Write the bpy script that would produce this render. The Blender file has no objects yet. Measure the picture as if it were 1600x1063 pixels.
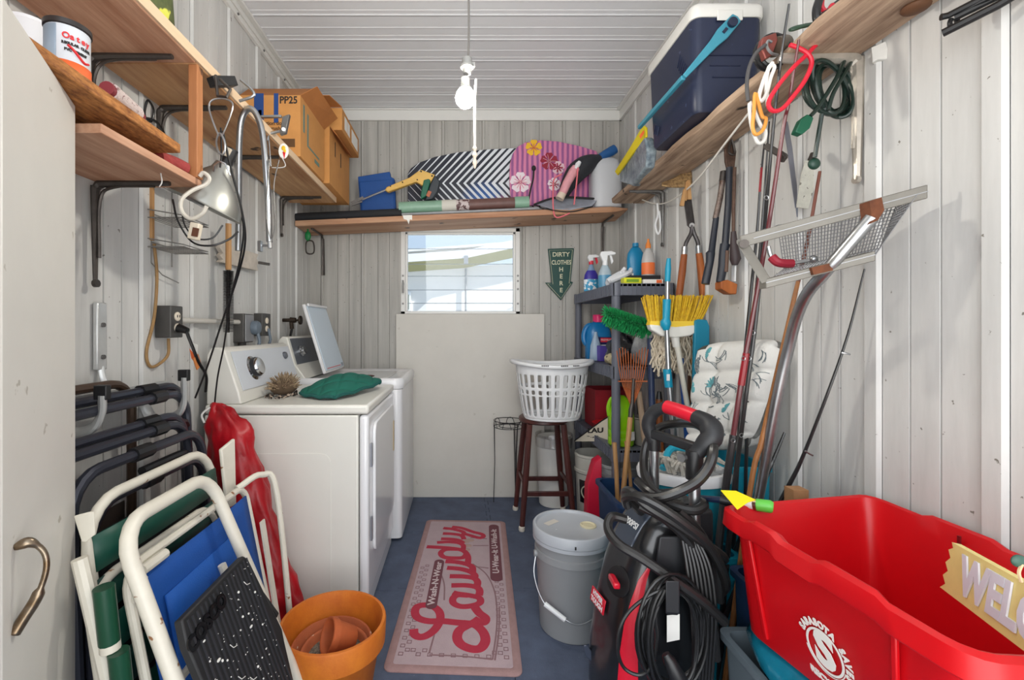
import bpy, math, random
from mathutils import Vector as V, Matrix as M
random.seed(7)
R = random.uniform
C = bpy.context.scene.collection
SC = bpy.context.scene

# ---------------------------------------------------------------- camera, world, lights, exposure
F, PX, PY, H = 711.0, 720.0, 515.0, 1.256          # focal length / principal point in photo pixels, eye height
cam = bpy.data.cameras.new('camera'); cam.sensor_width = 36; cam.lens = 36 * F / 1600
cam.shift_x = (800 - PX) / 1600; cam.shift_y = (PY - 531.5) / 1600; cam.clip_start = .02
co = bpy.data.objects.new('camera', cam); C.objects.link(co)
co.location = (0, 0, H); co.rotation_euler = (math.pi / 2, 0, 0); SC.camera = co
w = bpy.data.worlds.new('sky'); SC.world = w; w.use_nodes = True
wn, wl = w.node_tree.nodes, w.node_tree.links
bg = wn['Background']; bg.inputs[1].default_value = .78
tc = wn.new('ShaderNodeTexCoord'); sp = wn.new('ShaderNodeSeparateXYZ'); rp = wn.new('ShaderNodeValToRGB')
wl.new(tc.outputs['Generated'], sp.inputs[0]); wl.new(sp.outputs['Z'], rp.inputs[0]); wl.new(rp.outputs[0], bg.inputs[0])
rp.color_ramp.elements[0].color = (.62, .76, .9, 1); rp.color_ramp.elements[1].color = (.3, .52, .85, 1)
def light(name, kind, loc, rot, power, col=(1, 1, 1), **k):
    l = bpy.data.lights.new(name, kind); l.energy = power; l.color = col
    for a, b in k.items(): setattr(l, a, b)
    o = bpy.data.objects.new(name, l); C.objects.link(o); o.location = loc; o.rotation_euler = rot
    return o
sun = light('sun', 'SUN', (6, -3, 8), (0, 0, 0), 4.6, (1, .95, .88), angle=.01)
sun.rotation_euler = V((-.9, .32, -.8)).to_track_quat('-Z', 'Y').to_euler()
light('added_fill', 'AREA', (0, -.55, 1.5), (math.pi / 2 + .34, 0, 0), 49, (1, .99, .97), shape='RECTANGLE', size=2.2, size_y=2.5)  # added fill lamp at the open end, tilted up to brighten the ceiling
SC.view_settings.view_transform = 'Standard'; SC.view_settings.look = 'None'
SC.view_settings.exposure = .40; SC.view_settings.gamma = 1; SC.view_settings.use_curve_mapping = False

# ---------------------------------------------------------------- measuring helpers (photo pixel + distance -> metres)
def P(px, py, y): return V(((px - PX) * y / F, y, H - (py - PY) * y / F))
def onx(px, py, X): return P(px, py, F * X / (px - PX))
def onz(px, py, Z): return P(px, py, F * (H - Z) / (py - PY))
def IP(*l): return [P(*a) for a in l]
def cr(p, n=6, closed=False):
    p = [V(a) for a in p]; out = []; N = len(p)
    for i in range(N if closed else N - 1):
        a, b = p[i], p[(i + 1) % N]
        z = p[(i - 1) % N] if closed or i > 0 else a * 2 - b
        d = p[(i + 2) % N] if closed or i + 2 < N else b * 2 - a
        for j in range(n):
            t = j / n
            out.append(.5 * ((2 * b - 2 * a + b * 0 + a * 2 - 2 * b + a * 0) + 0 * a) if False else
                       .5 * (2 * a + (b - z) * t + (2 * z - 5 * a + 4 * b - d) * t * t + (3 * a - z - 3 * b + d) * t ** 3))
    if not closed: out.append(p[-1])
    return out
def Rz(a): return M.Rotation(a, 3, 'Z')
def frame(n, up=(0, 0, 1)):
    n = V(n).normalized(); u = V(up).cross(n)
    if u.length < 1e-4: u = V((1, 0, 0)).cross(n)
    u.normalize(); return M((u, n.cross(u), n)).transposed()

# ---------------------------------------------------------------- materials
def lin(c): return tuple(((x / 255 + .055) / 1.055) ** 2.4 if x > 10.3 else x / 255 / 12.92 for x in c)
MC = {}
def mat(key, rgb=(200, 200, 200), r=.5, m=0, var=0, vs=6, st=(1, 1, 1), rgb2=None, bump=0, bs=60, emit=0, coat=0, trans=0, alpha=1, spots=None, ss=40, st2=.62):
    if key in MC: return MC[key]
    a = bpy.data.materials.new(key); a.use_nodes = True; MC[key] = a
    n, l = a.node_tree.nodes, a.node_tree.links; b = n['Principled BSDF']
    c = lin(rgb); b.inputs['Base Color'].default_value = (*c, 1)
    b.inputs['Roughness'].default_value = r; b.inputs['Metallic'].default_value = m
    if coat: b.inputs['Coat Weight'].default_value = coat; b.inputs['Coat Roughness'].default_value = .08
    if trans: b.inputs['Transmission Weight'].default_value = trans
    if alpha < 1: b.inputs['Alpha'].default_value = alpha
    if emit: b.inputs['Emission Color'].default_value = (*c, 1); b.inputs['Emission Strength'].default_value = emit
    if var or bump or spots:
        t = n.new('ShaderNodeTexCoord'); mp = n.new('ShaderNodeMapping'); mp.inputs['Scale'].default_value = st
        l.new(t.outputs['Object'], mp.inputs[0])
    if var:
        nz = n.new('ShaderNodeTexNoise'); nz.inputs['Scale'].default_value = vs; nz.inputs['Detail'].default_value = 6; nz.inputs['Roughness'].default_value = .65
        l.new(mp.outputs[0], nz.inputs[0])
        rm = n.new('ShaderNodeValToRGB'); rm.color_ramp.elements[0].position = .32; rm.color_ramp.elements[1].position = .68
        c2 = lin(rgb2) if rgb2 else tuple(x * (1 - var) for x in c)
        rm.color_ramp.elements[0].color = (*c2, 1); rm.color_ramp.elements[1].color = (*c, 1)
        l.new(nz.outputs[0], rm.inputs[0]); last = rm.outputs[0]
        l.new(last, b.inputs['Base Color'])
    if spots:
        n2 = n.new('ShaderNodeTexNoise'); n2.inputs['Scale'].default_value = ss; n2.inputs['Detail'].default_value = 3; l.new(t.outputs['Object'], n2.inputs[0])
        r2 = n.new('ShaderNodeValToRGB'); r2.color_ramp.elements[0].position = st2; r2.color_ramp.elements[1].position = st2 + .03
        l.new(n2.outputs[0], r2.inputs[0]); mx = n.new('ShaderNodeMix'); mx.data_type = 'RGBA'
        l.new(r2.outputs[0], mx.inputs[0]); mx.inputs[7].default_value = (*lin(spots), 1)
        if var: l.new(last, mx.inputs[6])
        else: mx.inputs[6].default_value = (*c, 1)
        l.new(mx.outputs[2], b.inputs['Base Color'])
    if bump:
        n3 = n.new('ShaderNodeTexNoise'); n3.inputs['Scale'].default_value = bs; n3.inputs['Detail'].default_value = 4; l.new(mp.outputs[0], n3.inputs[0])
        bp = n.new('ShaderNodeBump'); bp.inputs['Strength'].default_value = bump; bp.inputs['Distance'].default_value = .004
        l.new(n3.outputs[0], bp.inputs['Height']); l.new(bp.outputs[0], b.inputs['Normal'])
    return a
def wood(key, c1, c2, axis='y', r=.6, sc=14, knots=True):
    st = {'x': (.09, 1, 1), 'y': (1, .09, 1), 'z': (1, 1, .09)}[axis]
    return mat(key, c1, r, var=1, vs=sc, st=st, rgb2=c2, bump=.25, bs=60, spots=tuple(x * .45 for x in c2) if knots else None, ss=9, st2=.68)
def glassy(key, tint=(1, 1, 1), gl=.12, rough=.02):
    a = bpy.data.materials.new(key); a.use_nodes = True; n, l = a.node_tree.nodes, a.node_tree.links; n.clear()
    o = n.new('ShaderNodeOutputMaterial'); mx = n.new('ShaderNodeMixShader'); t = n.new('ShaderNodeBsdfTransparent'); g = n.new('ShaderNodeBsdfGlossy')
    t.inputs[0].default_value = (*tint, 1); g.inputs['Roughness'].default_value = rough; mx.inputs[0].default_value = gl
    l.new(t.outputs[0], mx.inputs[1]); l.new(g.outputs[0], mx.inputs[2]); l.new(mx.outputs[0], o.inputs[0]); MC[key] = a
    return a

# ---------------------------------------------------------------- mesh builder
class B:
    def __init__(s): s.v = []; s.f = []; s.flat = False
    def add(s, vs, fs):
        o = len(s.v); s.v += [V(a) for a in vs]; s.f += [tuple(i + o for i in f) for f in fs]; return s
    def box(s, c, d, Rm=None):
        c = V(c); x, y, z = d[0] / 2, d[1] / 2, d[2] / 2
        q = [V((a * x, b * y, e * z)) for e in (-1, 1) for b in (-1, 1) for a in (-1, 1)]
        if Rm: q = [Rm @ a for a in q]
        return s.add([a + c for a in q], [(0, 2, 3, 1), (4, 5, 7, 6), (0, 1, 5, 4), (2, 6, 7, 3), (0, 4, 6, 2), (1, 3, 7, 5)])
    def bx(s, x0, x1, y0, y1, z0, z1): return s.box(((x0 + x1) / 2, (y0 + y1) / 2, (z0 + z1) / 2), (x1 - x0, y1 - y0, z1 - z0))
    def bar(s, a, b, wd, th, up=(0, 0, 1)):
        a, b = V(a), V(b); d = b - a
        return s.box((a + b) / 2, (wd, th, d.length), frame(d, up))
    def loft(s, rings, cap=True, closed=False):
        n = len(rings[0]); o = [p for r in rings for p in r]; f = []
        m = len(rings)
        for i in range(m if closed else m - 1):
            a, b = i * n, ((i + 1) % m) * n
            f += [(a + j, a + (j + 1) % n, b + (j + 1) % n, b + j) for j in range(n)]
        if cap and not closed: f += [tuple(range(n - 1, -1, -1)), tuple((m - 1) * n + j for j in range(n))]
        return s.add(o, f)
    def tube(s, pts, r, n=8, closed=False, sq=1.0):
        pts = [V(p) for p in pts]; N = len(pts); rings = []; u = None
        rr = r if isinstance(r, (list, tuple)) else [r] * N
        for i in range(N):
            if closed: d = pts[(i + 1) % N] - pts[i - 1]
            else: d = pts[min(i + 1, N - 1)] - pts[max(i - 1, 0)]
            if d.length < 1e-7: d = V((0, 0, 1))
            d.normalize()
            if u is None: u = d.orthogonal().normalized()
            else:
                u = u - d * u.dot(d)
                u = u.normalized() if u.length > 1e-5 else d.orthogonal().normalized()
            v = d.cross(u)
            rings.append([pts[i] + (u * math.cos(2 * math.pi * j / n) + v * math.sin(2 * math.pi * j / n) * sq) * rr[i] for j in range(n)])
        return s.loft(rings, not closed, closed)
    def cyl(s, a, b, r0, r1=None, n=16): return s.tube([a, b], [r0, r0 if r1 is None else r1], n)
    def lathe(s, prof, c=(0, 0, 0), n=24, Rm=None, sx=1, sy=1, cap=True, pw=2.0):
        c = V(c); rings = []
        for r, z in prof:
            ring = []
            for j in range(n):
                a = 2 * math.pi * j / n; ca, sa = math.cos(a), math.sin(a)
                if pw != 2: ca = math.copysign(abs(ca) ** (2 / pw), ca); sa = math.copysign(abs(sa) ** (2 / pw), sa)
                q = V((r * ca * sx, r * sa * sy, z)); ring.append(c + (Rm @ q if Rm else q))
            rings.append(ring)
        return s.loft(rings, cap)
    def ball(s, c, rx, ry=None, rz=None, n=14, m=8, Rm=None):
        ry = rx if ry is None else ry; rz = rx if rz is None else rz
        pr = [(max(math.sin(math.pi * i / m), .02), -math.cos(math.pi * i / m) * rz / rx) for i in range(m + 1)]
        return s.lathe([(a * rx, b * rx) for a, b in pr], c, n, Rm, 1, ry / rx)
    def prism(s, poly, o, ux, uy, d):
        o, ux, uy = V(o), V(ux).normalized(), V(uy).normalized(); nn = ux.cross(uy) * d
        a = [o + ux * x + uy * y for x, y in poly]; n = len(a)
        return s.add(a + [p + nn for p in a], [tuple(range(n - 1, -1, -1)), tuple(range(n, 2 * n))] + [(i, (i + 1) % n, n + (i + 1) % n, n + i) for i in range(n)])
    def poly(s, pts, d):                                    # planar world polygon pushed by vector d
        n = len(pts); d = V(d); pts = [V(p) for p in pts]
        return s.add(pts + [p + d for p in pts], [tuple(range(n - 1, -1, -1)), tuple(range(n, 2 * n))] + [(i, (i + 1) % n, n + (i + 1) % n, n + i) for i in range(n)])
    def grid(s, fn, nu, nv, skip=None):
        vs = [fn(i / nu, j / nv) for j in range(nv + 1) for i in range(nu + 1)]
        return s.add(vs, [(j * (nu + 1) + i, j * (nu + 1) + i + 1, (j + 1) * (nu + 1) + i + 1, (j + 1) * (nu + 1) + i) for j in range(nv) for i in range(nu) if not (skip and skip(i, j))])
    def ribbon(s, pts, w, n, h=.002):                        # flat stroke in a plane with normal n
        n = V(n).normalized(); pts = [V(p) for p in pts]; N = len(pts); ww = w if isinstance(w, (list, tuple)) else [w] * N; rings = []
        for i in range(N):
            d = (pts[min(i + 1, N - 1)] - pts[max(i - 1, 0)]).normalized(); sd = n.cross(d) * ww[i] / 2
            rings.append([pts[i] - sd, pts[i] + sd, pts[i] + sd + n * h, pts[i] - sd + n * h])
        return s.loft(rings)
    def text(s, body, size, o, ux, uy, h=.0008, bold=0, al='CENTER', squash=1.0):
        cu = bpy.data.curves.new('t', 'FONT'); cu.body = body; cu.size = size; cu.extrude = h / 2; cu.align_x = al; cu.align_y = 'CENTER'; cu.offset = bold; cu.resolution_u = 3
        ob = bpy.data.objects.new('t', cu); me = ob.to_mesh(); o, ux, uy = V(o), V(ux).normalized(), V(uy).normalized(); nn = ux.cross(uy)
        s.add([o + ux * (a.co.x * squash) + uy * a.co.y + nn * (a.co.z + h / 2) for a in me.vertices], [tuple(p.vertices) for p in me.polygons])
        ob.to_mesh_clear(); bpy.data.objects.remove(ob); bpy.data.curves.remove(cu); return s

ORG = {}
def ob(name, b, m, parent=None, org=None, label=None, bev=0, sub=0, solid=0, sharp=35, seg=2, disp=0, soff=0):
    if parent is not None: org = ORG[parent.name]
    if org is None:
        zs = min(p.z for p in b.v); xs = [p.x for p in b.v]; ys = [p.y for p in b.v]
        org = V(((min(xs) + max(xs)) / 2, (min(ys) + max(ys)) / 2, zs))
    me = bpy.data.meshes.new(name); me.from_pydata([p - org for p in b.v], [], b.f); me.validate()
    for q in me.polygons: q.use_smooth = True
    if sharp < 180: me.set_sharp_from_angle(angle=math.radians(sharp))
    for x in (m if isinstance(m, (list, tuple)) else [m]): me.materials.append(x)
    o = bpy.data.objects.new(name, me); C.objects.link(o); ORG[o.name] = org
    if parent is not None: o.parent = parent
    else: o.location = org
    if label: o['label'] = label
    if solid: q = o.modifiers.new('solid', 'SOLIDIFY'); q.thickness = solid; q.offset = soff
    if bev: q = o.modifiers.new('bevel', 'BEVEL'); q.width = bev; q.segments = seg; q.limit_method = 'ANGLE'; q.angle_limit = math.radians(30)
    if sub: q = o.modifiers.new('sub', 'SUBSURF'); q.levels = sub; q.render_levels = sub
    if disp:
        tx = bpy.data.textures.new('crumple', 'CLOUDS'); tx.noise_scale = disp[1]
        q = o.modifiers.new('crumple', 'DISPLACE'); q.texture = tx; q.strength = disp[0]; q.texture_coords = 'LOCAL'
    return o
def tag(o, label, cat, group=None):
    o['label'] = label; o['category'] = cat
    if group: o['group'] = group
    return o
def T(name, label, cat, loc, group=None):
    o = bpy.data.objects.new(name, None); C.objects.link(o); o.location = loc; o.empty_display_size = .05; ORG[o.name] = V(loc)
    return tag(o, label, cat, group)
def S(name, label, cat, *parts, group=None):                # a thing from parts (part name, builder, material, options)
    if len(parts) == 1:
        p = parts[0]; k = dict(p[3]) if len(p) > 3 else {}
        return tag(ob(name, p[1], p[2], **k), label, cat, group)
    av = [q for p in parts for q in p[1].v]
    xs = [q.x for q in av]; ys = [q.y for q in av]
    t = T(name, label, cat, ((min(xs) + max(xs)) / 2, (min(ys) + max(ys)) / 2, min(q.z for q in av)), group); made = []
    for p in parts:
        k = dict(p[3]) if len(p) > 3 else {}; to = k.pop('to', None)
        par = t if to is None else made[to]
        made.append(ob(p[0], p[1], p[2], parent=par, **k))
    t_parts[t.name] = made
    return t
t_parts = {}
def struct(o): o['kind'] = 'structure'; return o
def copytree(o, loc, label, Rm=None):
    c = o.copy(); C.objects.link(c); c.location = loc; c['label'] = label
    if Rm: c.rotation_euler = Rm
    for ch in o.children:
        d = ch.copy(); C.objects.link(d); d.parent = c
        for g in ch.children: e = g.copy(); C.objects.link(e); e.parent = d
    return c

# ---------------------------------------------------------------- shared materials
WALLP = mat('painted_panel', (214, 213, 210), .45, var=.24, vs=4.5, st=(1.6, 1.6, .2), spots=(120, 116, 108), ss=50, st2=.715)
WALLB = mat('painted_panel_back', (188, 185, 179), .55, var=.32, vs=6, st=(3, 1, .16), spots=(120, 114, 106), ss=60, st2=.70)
CEILM = mat('painted_ceiling', (234, 235, 238), .45, var=.04, vs=3)
WHITE = mat('white_enamel', (232, 231, 226), .25, var=.04, vs=5)
PLAST = mat('white_plastic', (228, 229, 230), .4)
WTUBE = mat('white_painted_tube', (226, 220, 205), .4, var=.12, vs=10, spots=(150, 105, 70), ss=28, st2=.70)
BLACK = mat('black_plastic', (24, 24, 26), .42)
BLKM = mat('black_tube', (58, 60, 70), .3, m=.4)
RUBB = mat('black_rubber', (20, 20, 22), .35)
STEEL = mat('steel', (178, 180, 182), .3, m=.95, var=.2, vs=20)
DULL = mat('dull_steel', (130, 128, 126), .45, m=.8, var=.3, vs=25)
IRON = mat('dark_iron', (84, 78, 74), .4, m=.6, var=.3, vs=30)
GREYP = mat('grey_plastic', (98, 101, 112), .5)
PINE = wood('pine_board', (214, 170, 140), (160, 108, 78), 'y', sc=18)
PINEX = wood('pine_board_x', (206, 166, 134), (160, 106, 72), 'x')
OLDW = wood('weathered_board', (200, 172, 146), (118, 92, 74), 'y', r=.8, sc=24)
POSTW = wood('post_wood', (186, 126, 80), (150, 92, 52), 'z')
CHIP = mat('particle_board', (196, 132, 70), .85, var=.4, vs=90, st=(1, .3, 1), rgb2=(108, 60, 26), bump=.6, bs=160)
TANW = wood('tan_handle', (202, 160, 108), (160, 112, 66), 'z', knots=False)
ORW = wood('orange_handle', (184, 104, 46), (120, 58, 22), 'z', knots=False)
RED = mat('red_plastic', (206, 14, 24), .35)
TEAL = mat('teal_plastic', (26, 150, 176), .35)
NAVY = mat('navy_plastic', (30, 52, 84), .4)
CARD = mat('cardboard', (202, 142, 78), .8, var=.12, vs=12)
CARDD = mat('cardboard_inside', (176, 112, 58), .85, var=.15, vs=12)
BLUPR = mat('blue_print', (26, 66, 130), .7)
INK = mat('black_ink', (30, 28, 28), .7)
WPAP = mat('white_paper', (236, 234, 228), .7)
YEL = mat('yellow_plastic', (236, 214, 30), .45)
GREEN = mat('green_plastic', (14, 118, 60), .45)
# ================================================================ the room
XL, XR, YB, ZC, Y0 = -1.14, 1.21, 3.435, 2.916, -.6
def panel_prof(wid, rib, h):                                 # raised rib at one edge, two fine flutes on the pan: (along, out)
    a = [(0, 0), (.006, h), (rib - .006, h), (rib, 0)]
    for t in (.37, .68):
        x = rib + (wid - rib) * t
        a += [(x - .0030, 0), (x - .0018, -.009), (x + .0018, -.009), (x + .0030, 0)]
    return a + [(wid - .002, 0)]
def panel(b, prof, place, z0, z1):
    n = len(prof); lo = [place(a, o, z0) for a, o in prof]; hi = [place(a, o, z1) for a, o in prof]
    return b.add(lo + hi, [(i, i + 1, n + i + 1, n + i) for i in range(n - 1)])
slabs = {}
slabs['wall_left'] = struct(ob('wall_left', B().bx(XL - .06, XL - .014, Y0, YB + .06, 0, ZC), WALLP))
slabs['wall_right'] = struct(ob('wall_right', B().bx(XR + .012, XR + .06, Y0, YB + .06, 0, ZC), WALLP))
WX0, WX1, WZ0, WZ1 = -.452, .446, 1.372, 2.02                # window hole
b = B()
for x0, x1, z0, z1 in ((XL - .06, WX0, 0, ZC), (WX1, XR + .06, 0, ZC), (WX0, WX1, 0, WZ0), (WX0, WX1, WZ1, ZC)): b.bx(x0, x1, YB + .012, YB + .06, z0, z1)
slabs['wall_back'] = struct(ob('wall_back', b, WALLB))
pf = panel_prof(.304, .05, .012); pb = panel_prof(.304, .026, .009)
me_l = me_r = None
for k in range(14):
    y = YB - .304 * (k + 1)
    if y < Y0 - .1: break
    for nm, X, sg in (('wall_left', XL, 1), ('wall_right', XR, -1)):
        b = panel(B(), pf if sg < 0 else pf[::-1], lambda a, o, z: V((X + sg * o, y + a, z)), 0, ZC)
        o = ob('wall_panel', b, WALLP, parent=slabs[nm], sharp=20); o.data.flip_normals() if False else None
for k in range(-3, 6):
    x0 = -.449 + .304 * k
    lo, hi = max(x0, XL), min(x0 + .304, XR)
    if hi - lo < .03: continue
    pp = [(a, o) for a, o in pb if lo - 1e-6 <= x0 + a <= hi + 1e-6]
    if x0 < XL: pp = [(XL - x0, 0)] + pp
    if x0 + .304 > XR: pp = pp + [(XR - x0, 0)]
    spans = [(0, ZC)] if not (-.46 < x0 < .44) else [(0, WZ0 - .003), (WZ1 + .003, ZC)]
    for z0, z1 in spans:
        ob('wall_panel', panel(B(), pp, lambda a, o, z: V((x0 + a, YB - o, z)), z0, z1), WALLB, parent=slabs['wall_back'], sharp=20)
# ceiling: long pans across the room with raised seams
slabs['ceiling'] = struct(ob('ceiling', B().bx(XL - .06, XR + .06, Y0, YB + .06, ZC + .03, ZC + .08), CEILM))
wd = .205; y = YB
while y > Y0:
    b = B(); pr = [(0, 0), (.006, -.003), (.013, -.003), (.018, 0), (.045, 0), (.048, .002), (.052, .002), (.055, 0), (.105, 0), (.110, -.002), (.115, -.002), (.120, 0), (wd - .002, 0)]
    n = len(pr); b.add([V((XL - .02, y - a, ZC + o)) for a, o in pr] + [V((XR + .02, y - a, ZC + o)) for a, o in pr], [(i, i + 1, n + i + 1, n + i) for i in range(n - 1)])
    ob('ceiling_panel', b, CEILM, parent=slabs['ceiling'], sharp=20); y -= wd
TRIMM = mat('trim_paint', (226, 225, 221), .35)
def trim(name, b): return struct(ob(name, b, TRIMM, bev=.003))
trim('trim_back', B().bx(XL, XR, YB - .02, YB, ZC - .088, ZC - .002).bx(XL, XR, YB - .034, YB - .02, ZC - .014, ZC - .002))
trim('trim_left', B().bx(XL, XL + .02, Y0, YB, ZC - .088, ZC - .002).bx(XL + .02, XL + .045, Y0, YB - .03, ZC - .02, ZC - .002).bx(XL + .02, XL + .028, Y0, YB - .03, ZC - .06, ZC - .045))
trim('trim_right', B().bx(XR - .02, XR, Y0, YB, ZC - .088, ZC - .002).bx(XR - .045, XR - .02, Y0, YB - .03, ZC - .02, ZC - .002))
b = B()
for yy in [YB - .25 - .3 * i for i in range(8)]: b.cyl((XL + .018, yy, ZC - .075), (XL + .026, yy, ZC - .075), .006, n=8)
ob('trim_screw', b, DULL, parent=bpy.data.objects['trim_left'])

# floor: interlocking dark blue foam tiles on a slab
slabs['floor'] = struct(ob('floor', B().bx(XL - .06, XR + .06, Y0, YB + .06, -.1, -.014), mat('slab', (70, 70, 72), .9)))
TILE = mat('foam_tile', (88, 98, 120), .8, var=.3, vs=9, bump=.35, bs=220, spots=(150, 156, 166), ss=90, st2=.735)
def teeth(a, c):                                            # zig of the jigsaw edge at running coordinate a
    return 0
xs = [XL - .05] + [.185 + .61 * k for k in (-2, -1, 0, 1)] + [XR + .05]
ys = [Y0] + [2.195 + .625 * k for k in (-4, -3, -2, -1, 0, 1)] + [YB + .02]
def edge(p, q, real):
    if not real: return [p]
    d = q - p; L = d.length; n = max(2, int(L / .06)); out = [p]; nn = V((-1, 0, 0)) if abs(d.y) > abs(d.x) else V((0, 1, 0))
    e = d / L; ps = L / n; lo = []
    sgn = 1 if (e.x + e.y) > 0 else -1
    for i in range(n):
        s0 = i * ps if sgn > 0 else L - i * ps
        a = p + d * ((i + .0) / n)
        up = nn * (.011 if (i % 2 == 0) == (sgn > 0 or n % 2 == 1) else -.011)
        if i in (0, n - 1): continue
        a0 = p + d * (i / n); a1 = p + d * ((i + 1) / n); ex = e * .006
        lo += [a0 - ex + up, a1 + ex + up]
    return out + lo
for i in range(len(xs) - 1):
    for j in range(len(ys) - 1):
        c = [V((xs[i], ys[j], 0)), V((xs[i + 1], ys[j], 0)), V((xs[i + 1], ys[j + 1], 0)), V((xs[i], ys[j + 1], 0))]
        pts = edge(c[0], c[1], j > 0) + edge(c[1], c[2], i < len(xs) - 2) + edge(c[2], c[3], j < len(ys) - 2) + edge(c[3], c[0], i > 0)
        ctr = sum(c, V()) / 4
        pts = [ctr + (p - ctr) * .9955 for p in pts]
        ob('floor_tile', B().poly([p - V((0, 0, .013)) for p in pts], (0, 0, .013)), TILE, parent=slabs['floor'], sharp=20)

# window: white frame, jalousie glass
win = struct(ob('window_1', B().bx(WX0, WX1, YB - .012, YB + .05, WZ1 - .03, WZ1).bx(WX0, WX1, YB - .012, YB + .05, WZ0, WZ0 + .022)
    .bx(WX0, WX0 + .034, YB - .012, YB + .05, WZ0, WZ1).bx(WX1 - .034, WX1, YB - .012, YB + .05, WZ0, WZ1), TRIMM, bev=.003))
ob('inner_frame', B().bx(WX0 + .034, WX1 - .034, YB + .005, YB + .045, WZ1 - .045, WZ1 - .03).bx(WX0 + .034, WX0 + .05, YB + .005, YB + .045, WZ0 + .02, WZ1 - .03).bx(WX1 - .05, WX1 - .034, YB + .005, YB + .045, WZ0 + .02, WZ1 - .03), TRIMM, parent=win, bev=.002)
GL = glassy('window_glass', (.97, .985, 1), .04)
zs = [1.393, 1.455, 1.556, 1.660, 1.752, 1.868, 1.972]
for a, c in zip(zs, zs[1:]):
    pane = ob('pane', B().box((-.003, YB + .026, (a + c) / 2), (.80, .004, c - a + .008), M.Rotation(math.radians(9), 3, 'X')), GL, parent=win)
    ob('pane_edge', B().bx(WX0 + .05, WX1 - .05, YB + .012, YB + .017, a - .003, a + .001), mat('pane_edge', (120, 130, 138), .3), parent=pane)
b = B()
for z in (1.62, 1.66, 1.56, 1.45):
    for x in (WX0 + .017, WX1 - .017): b.cyl((x, YB - .018, z), (x, YB - .01, z), .008, n=8)
ob('clip', b, DULL, parent=win)
ob('crank', B().cyl((WX0 + .02, YB - .03, 1.6), (WX0 + .02, YB - .01, 1.6), .008, n=8).bx(WX0 + .012, WX0 + .028, YB - .04, YB - .03, 1.53, 1.61), DULL, parent=win)

# outside: neighbour's house, lawn, sky
struct(ob('ground', B().bx(-30, 30, -25, Y0, -.2, -.1).bx(-30, 30, YB + .07, 30, -.2, -.1).bx(-30, XL - .06, Y0, YB + .07, -.2, -.1).bx(XR + .06, 30, Y0, YB + .07, -.2, -.1), mat('pale_concrete', (190, 188, 180), .9, var=.15, vs=2)))
HY = 9.0; kk = F / HY
def hz(py): return H - (py - PY) / kk
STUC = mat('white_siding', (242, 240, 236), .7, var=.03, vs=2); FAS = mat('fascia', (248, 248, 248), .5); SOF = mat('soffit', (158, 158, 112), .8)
b = B().poly([(-3.2, HY, -.1), (3.4, HY, -.1), (3.4, HY, hz(398)), (-3.2, HY, hz(436))], (0, .2, 0))
fp = [(-3.2, HY - .32, hz(425)), (.1, HY - .32, hz(407)), (3.4, HY - .32, hz(352))]
b2 = B().loft([[V(p), V(p) + V((0, 0, .15)), V(p) + V((0, .06, .15)), V(p) + V((0, .06, 0))] for p in fp])
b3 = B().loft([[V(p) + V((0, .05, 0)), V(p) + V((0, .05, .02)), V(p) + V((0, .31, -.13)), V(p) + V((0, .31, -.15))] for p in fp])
b4 = B().poly([(.1, HY + .2, hz(404)), (3.4, HY + .2, hz(372)), (3.4, HY + .2, hz(340)), (1.4, HY + .2, hz(378))], (0, 2, 0))
b5 = B().poly([(-3.2, HY - .3, hz(420) + .12), (3.4, HY - .3, hz(380) + .12), (3.4, HY + 2.6, hz(380) + .3), (-3.2, HY + 2.6, hz(412) + .2)], (0, 0, .04))
S('neighbour_house', 'white house with a sloping eave seen through the louvred window glass', 'house', ('wall', b, STUC), ('fascia', b2, FAS), ('soffit', b3, SOF),
  ('roof', b5, FAS), ('window_frame', B().bx(-1.16, -.98, HY - .05, HY, hz(486), hz(457)), FAS), ('window_pane', B().bx(-1.14, -1.02, HY - .06, HY - .05, hz(484), hz(461)), mat('dark_pane', (110, 120, 100), .2), dict(to=4)),
  ('downspout', B().bx(.06, .14, HY - .36, HY - .26, hz(416), hz(404)).cyl((.1, HY - .05, hz(420)), (.1, HY - .05, -.1), .02, n=8), mat('grey_pipe', (150, 155, 160), .5)))

# loose beige board standing against the back wall
S('wall_board', 'flat beige board standing against the back wall under the window', 'board', ('wall_board', B().bx(-.485, .625, 3.40, 3.412, .001, 1.372), mat('beige_board', (208, 204, 196), .55, var=.06, vs=4, spots=(190, 185, 175), ss=14, st2=.72), dict(bev=.002)))
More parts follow.
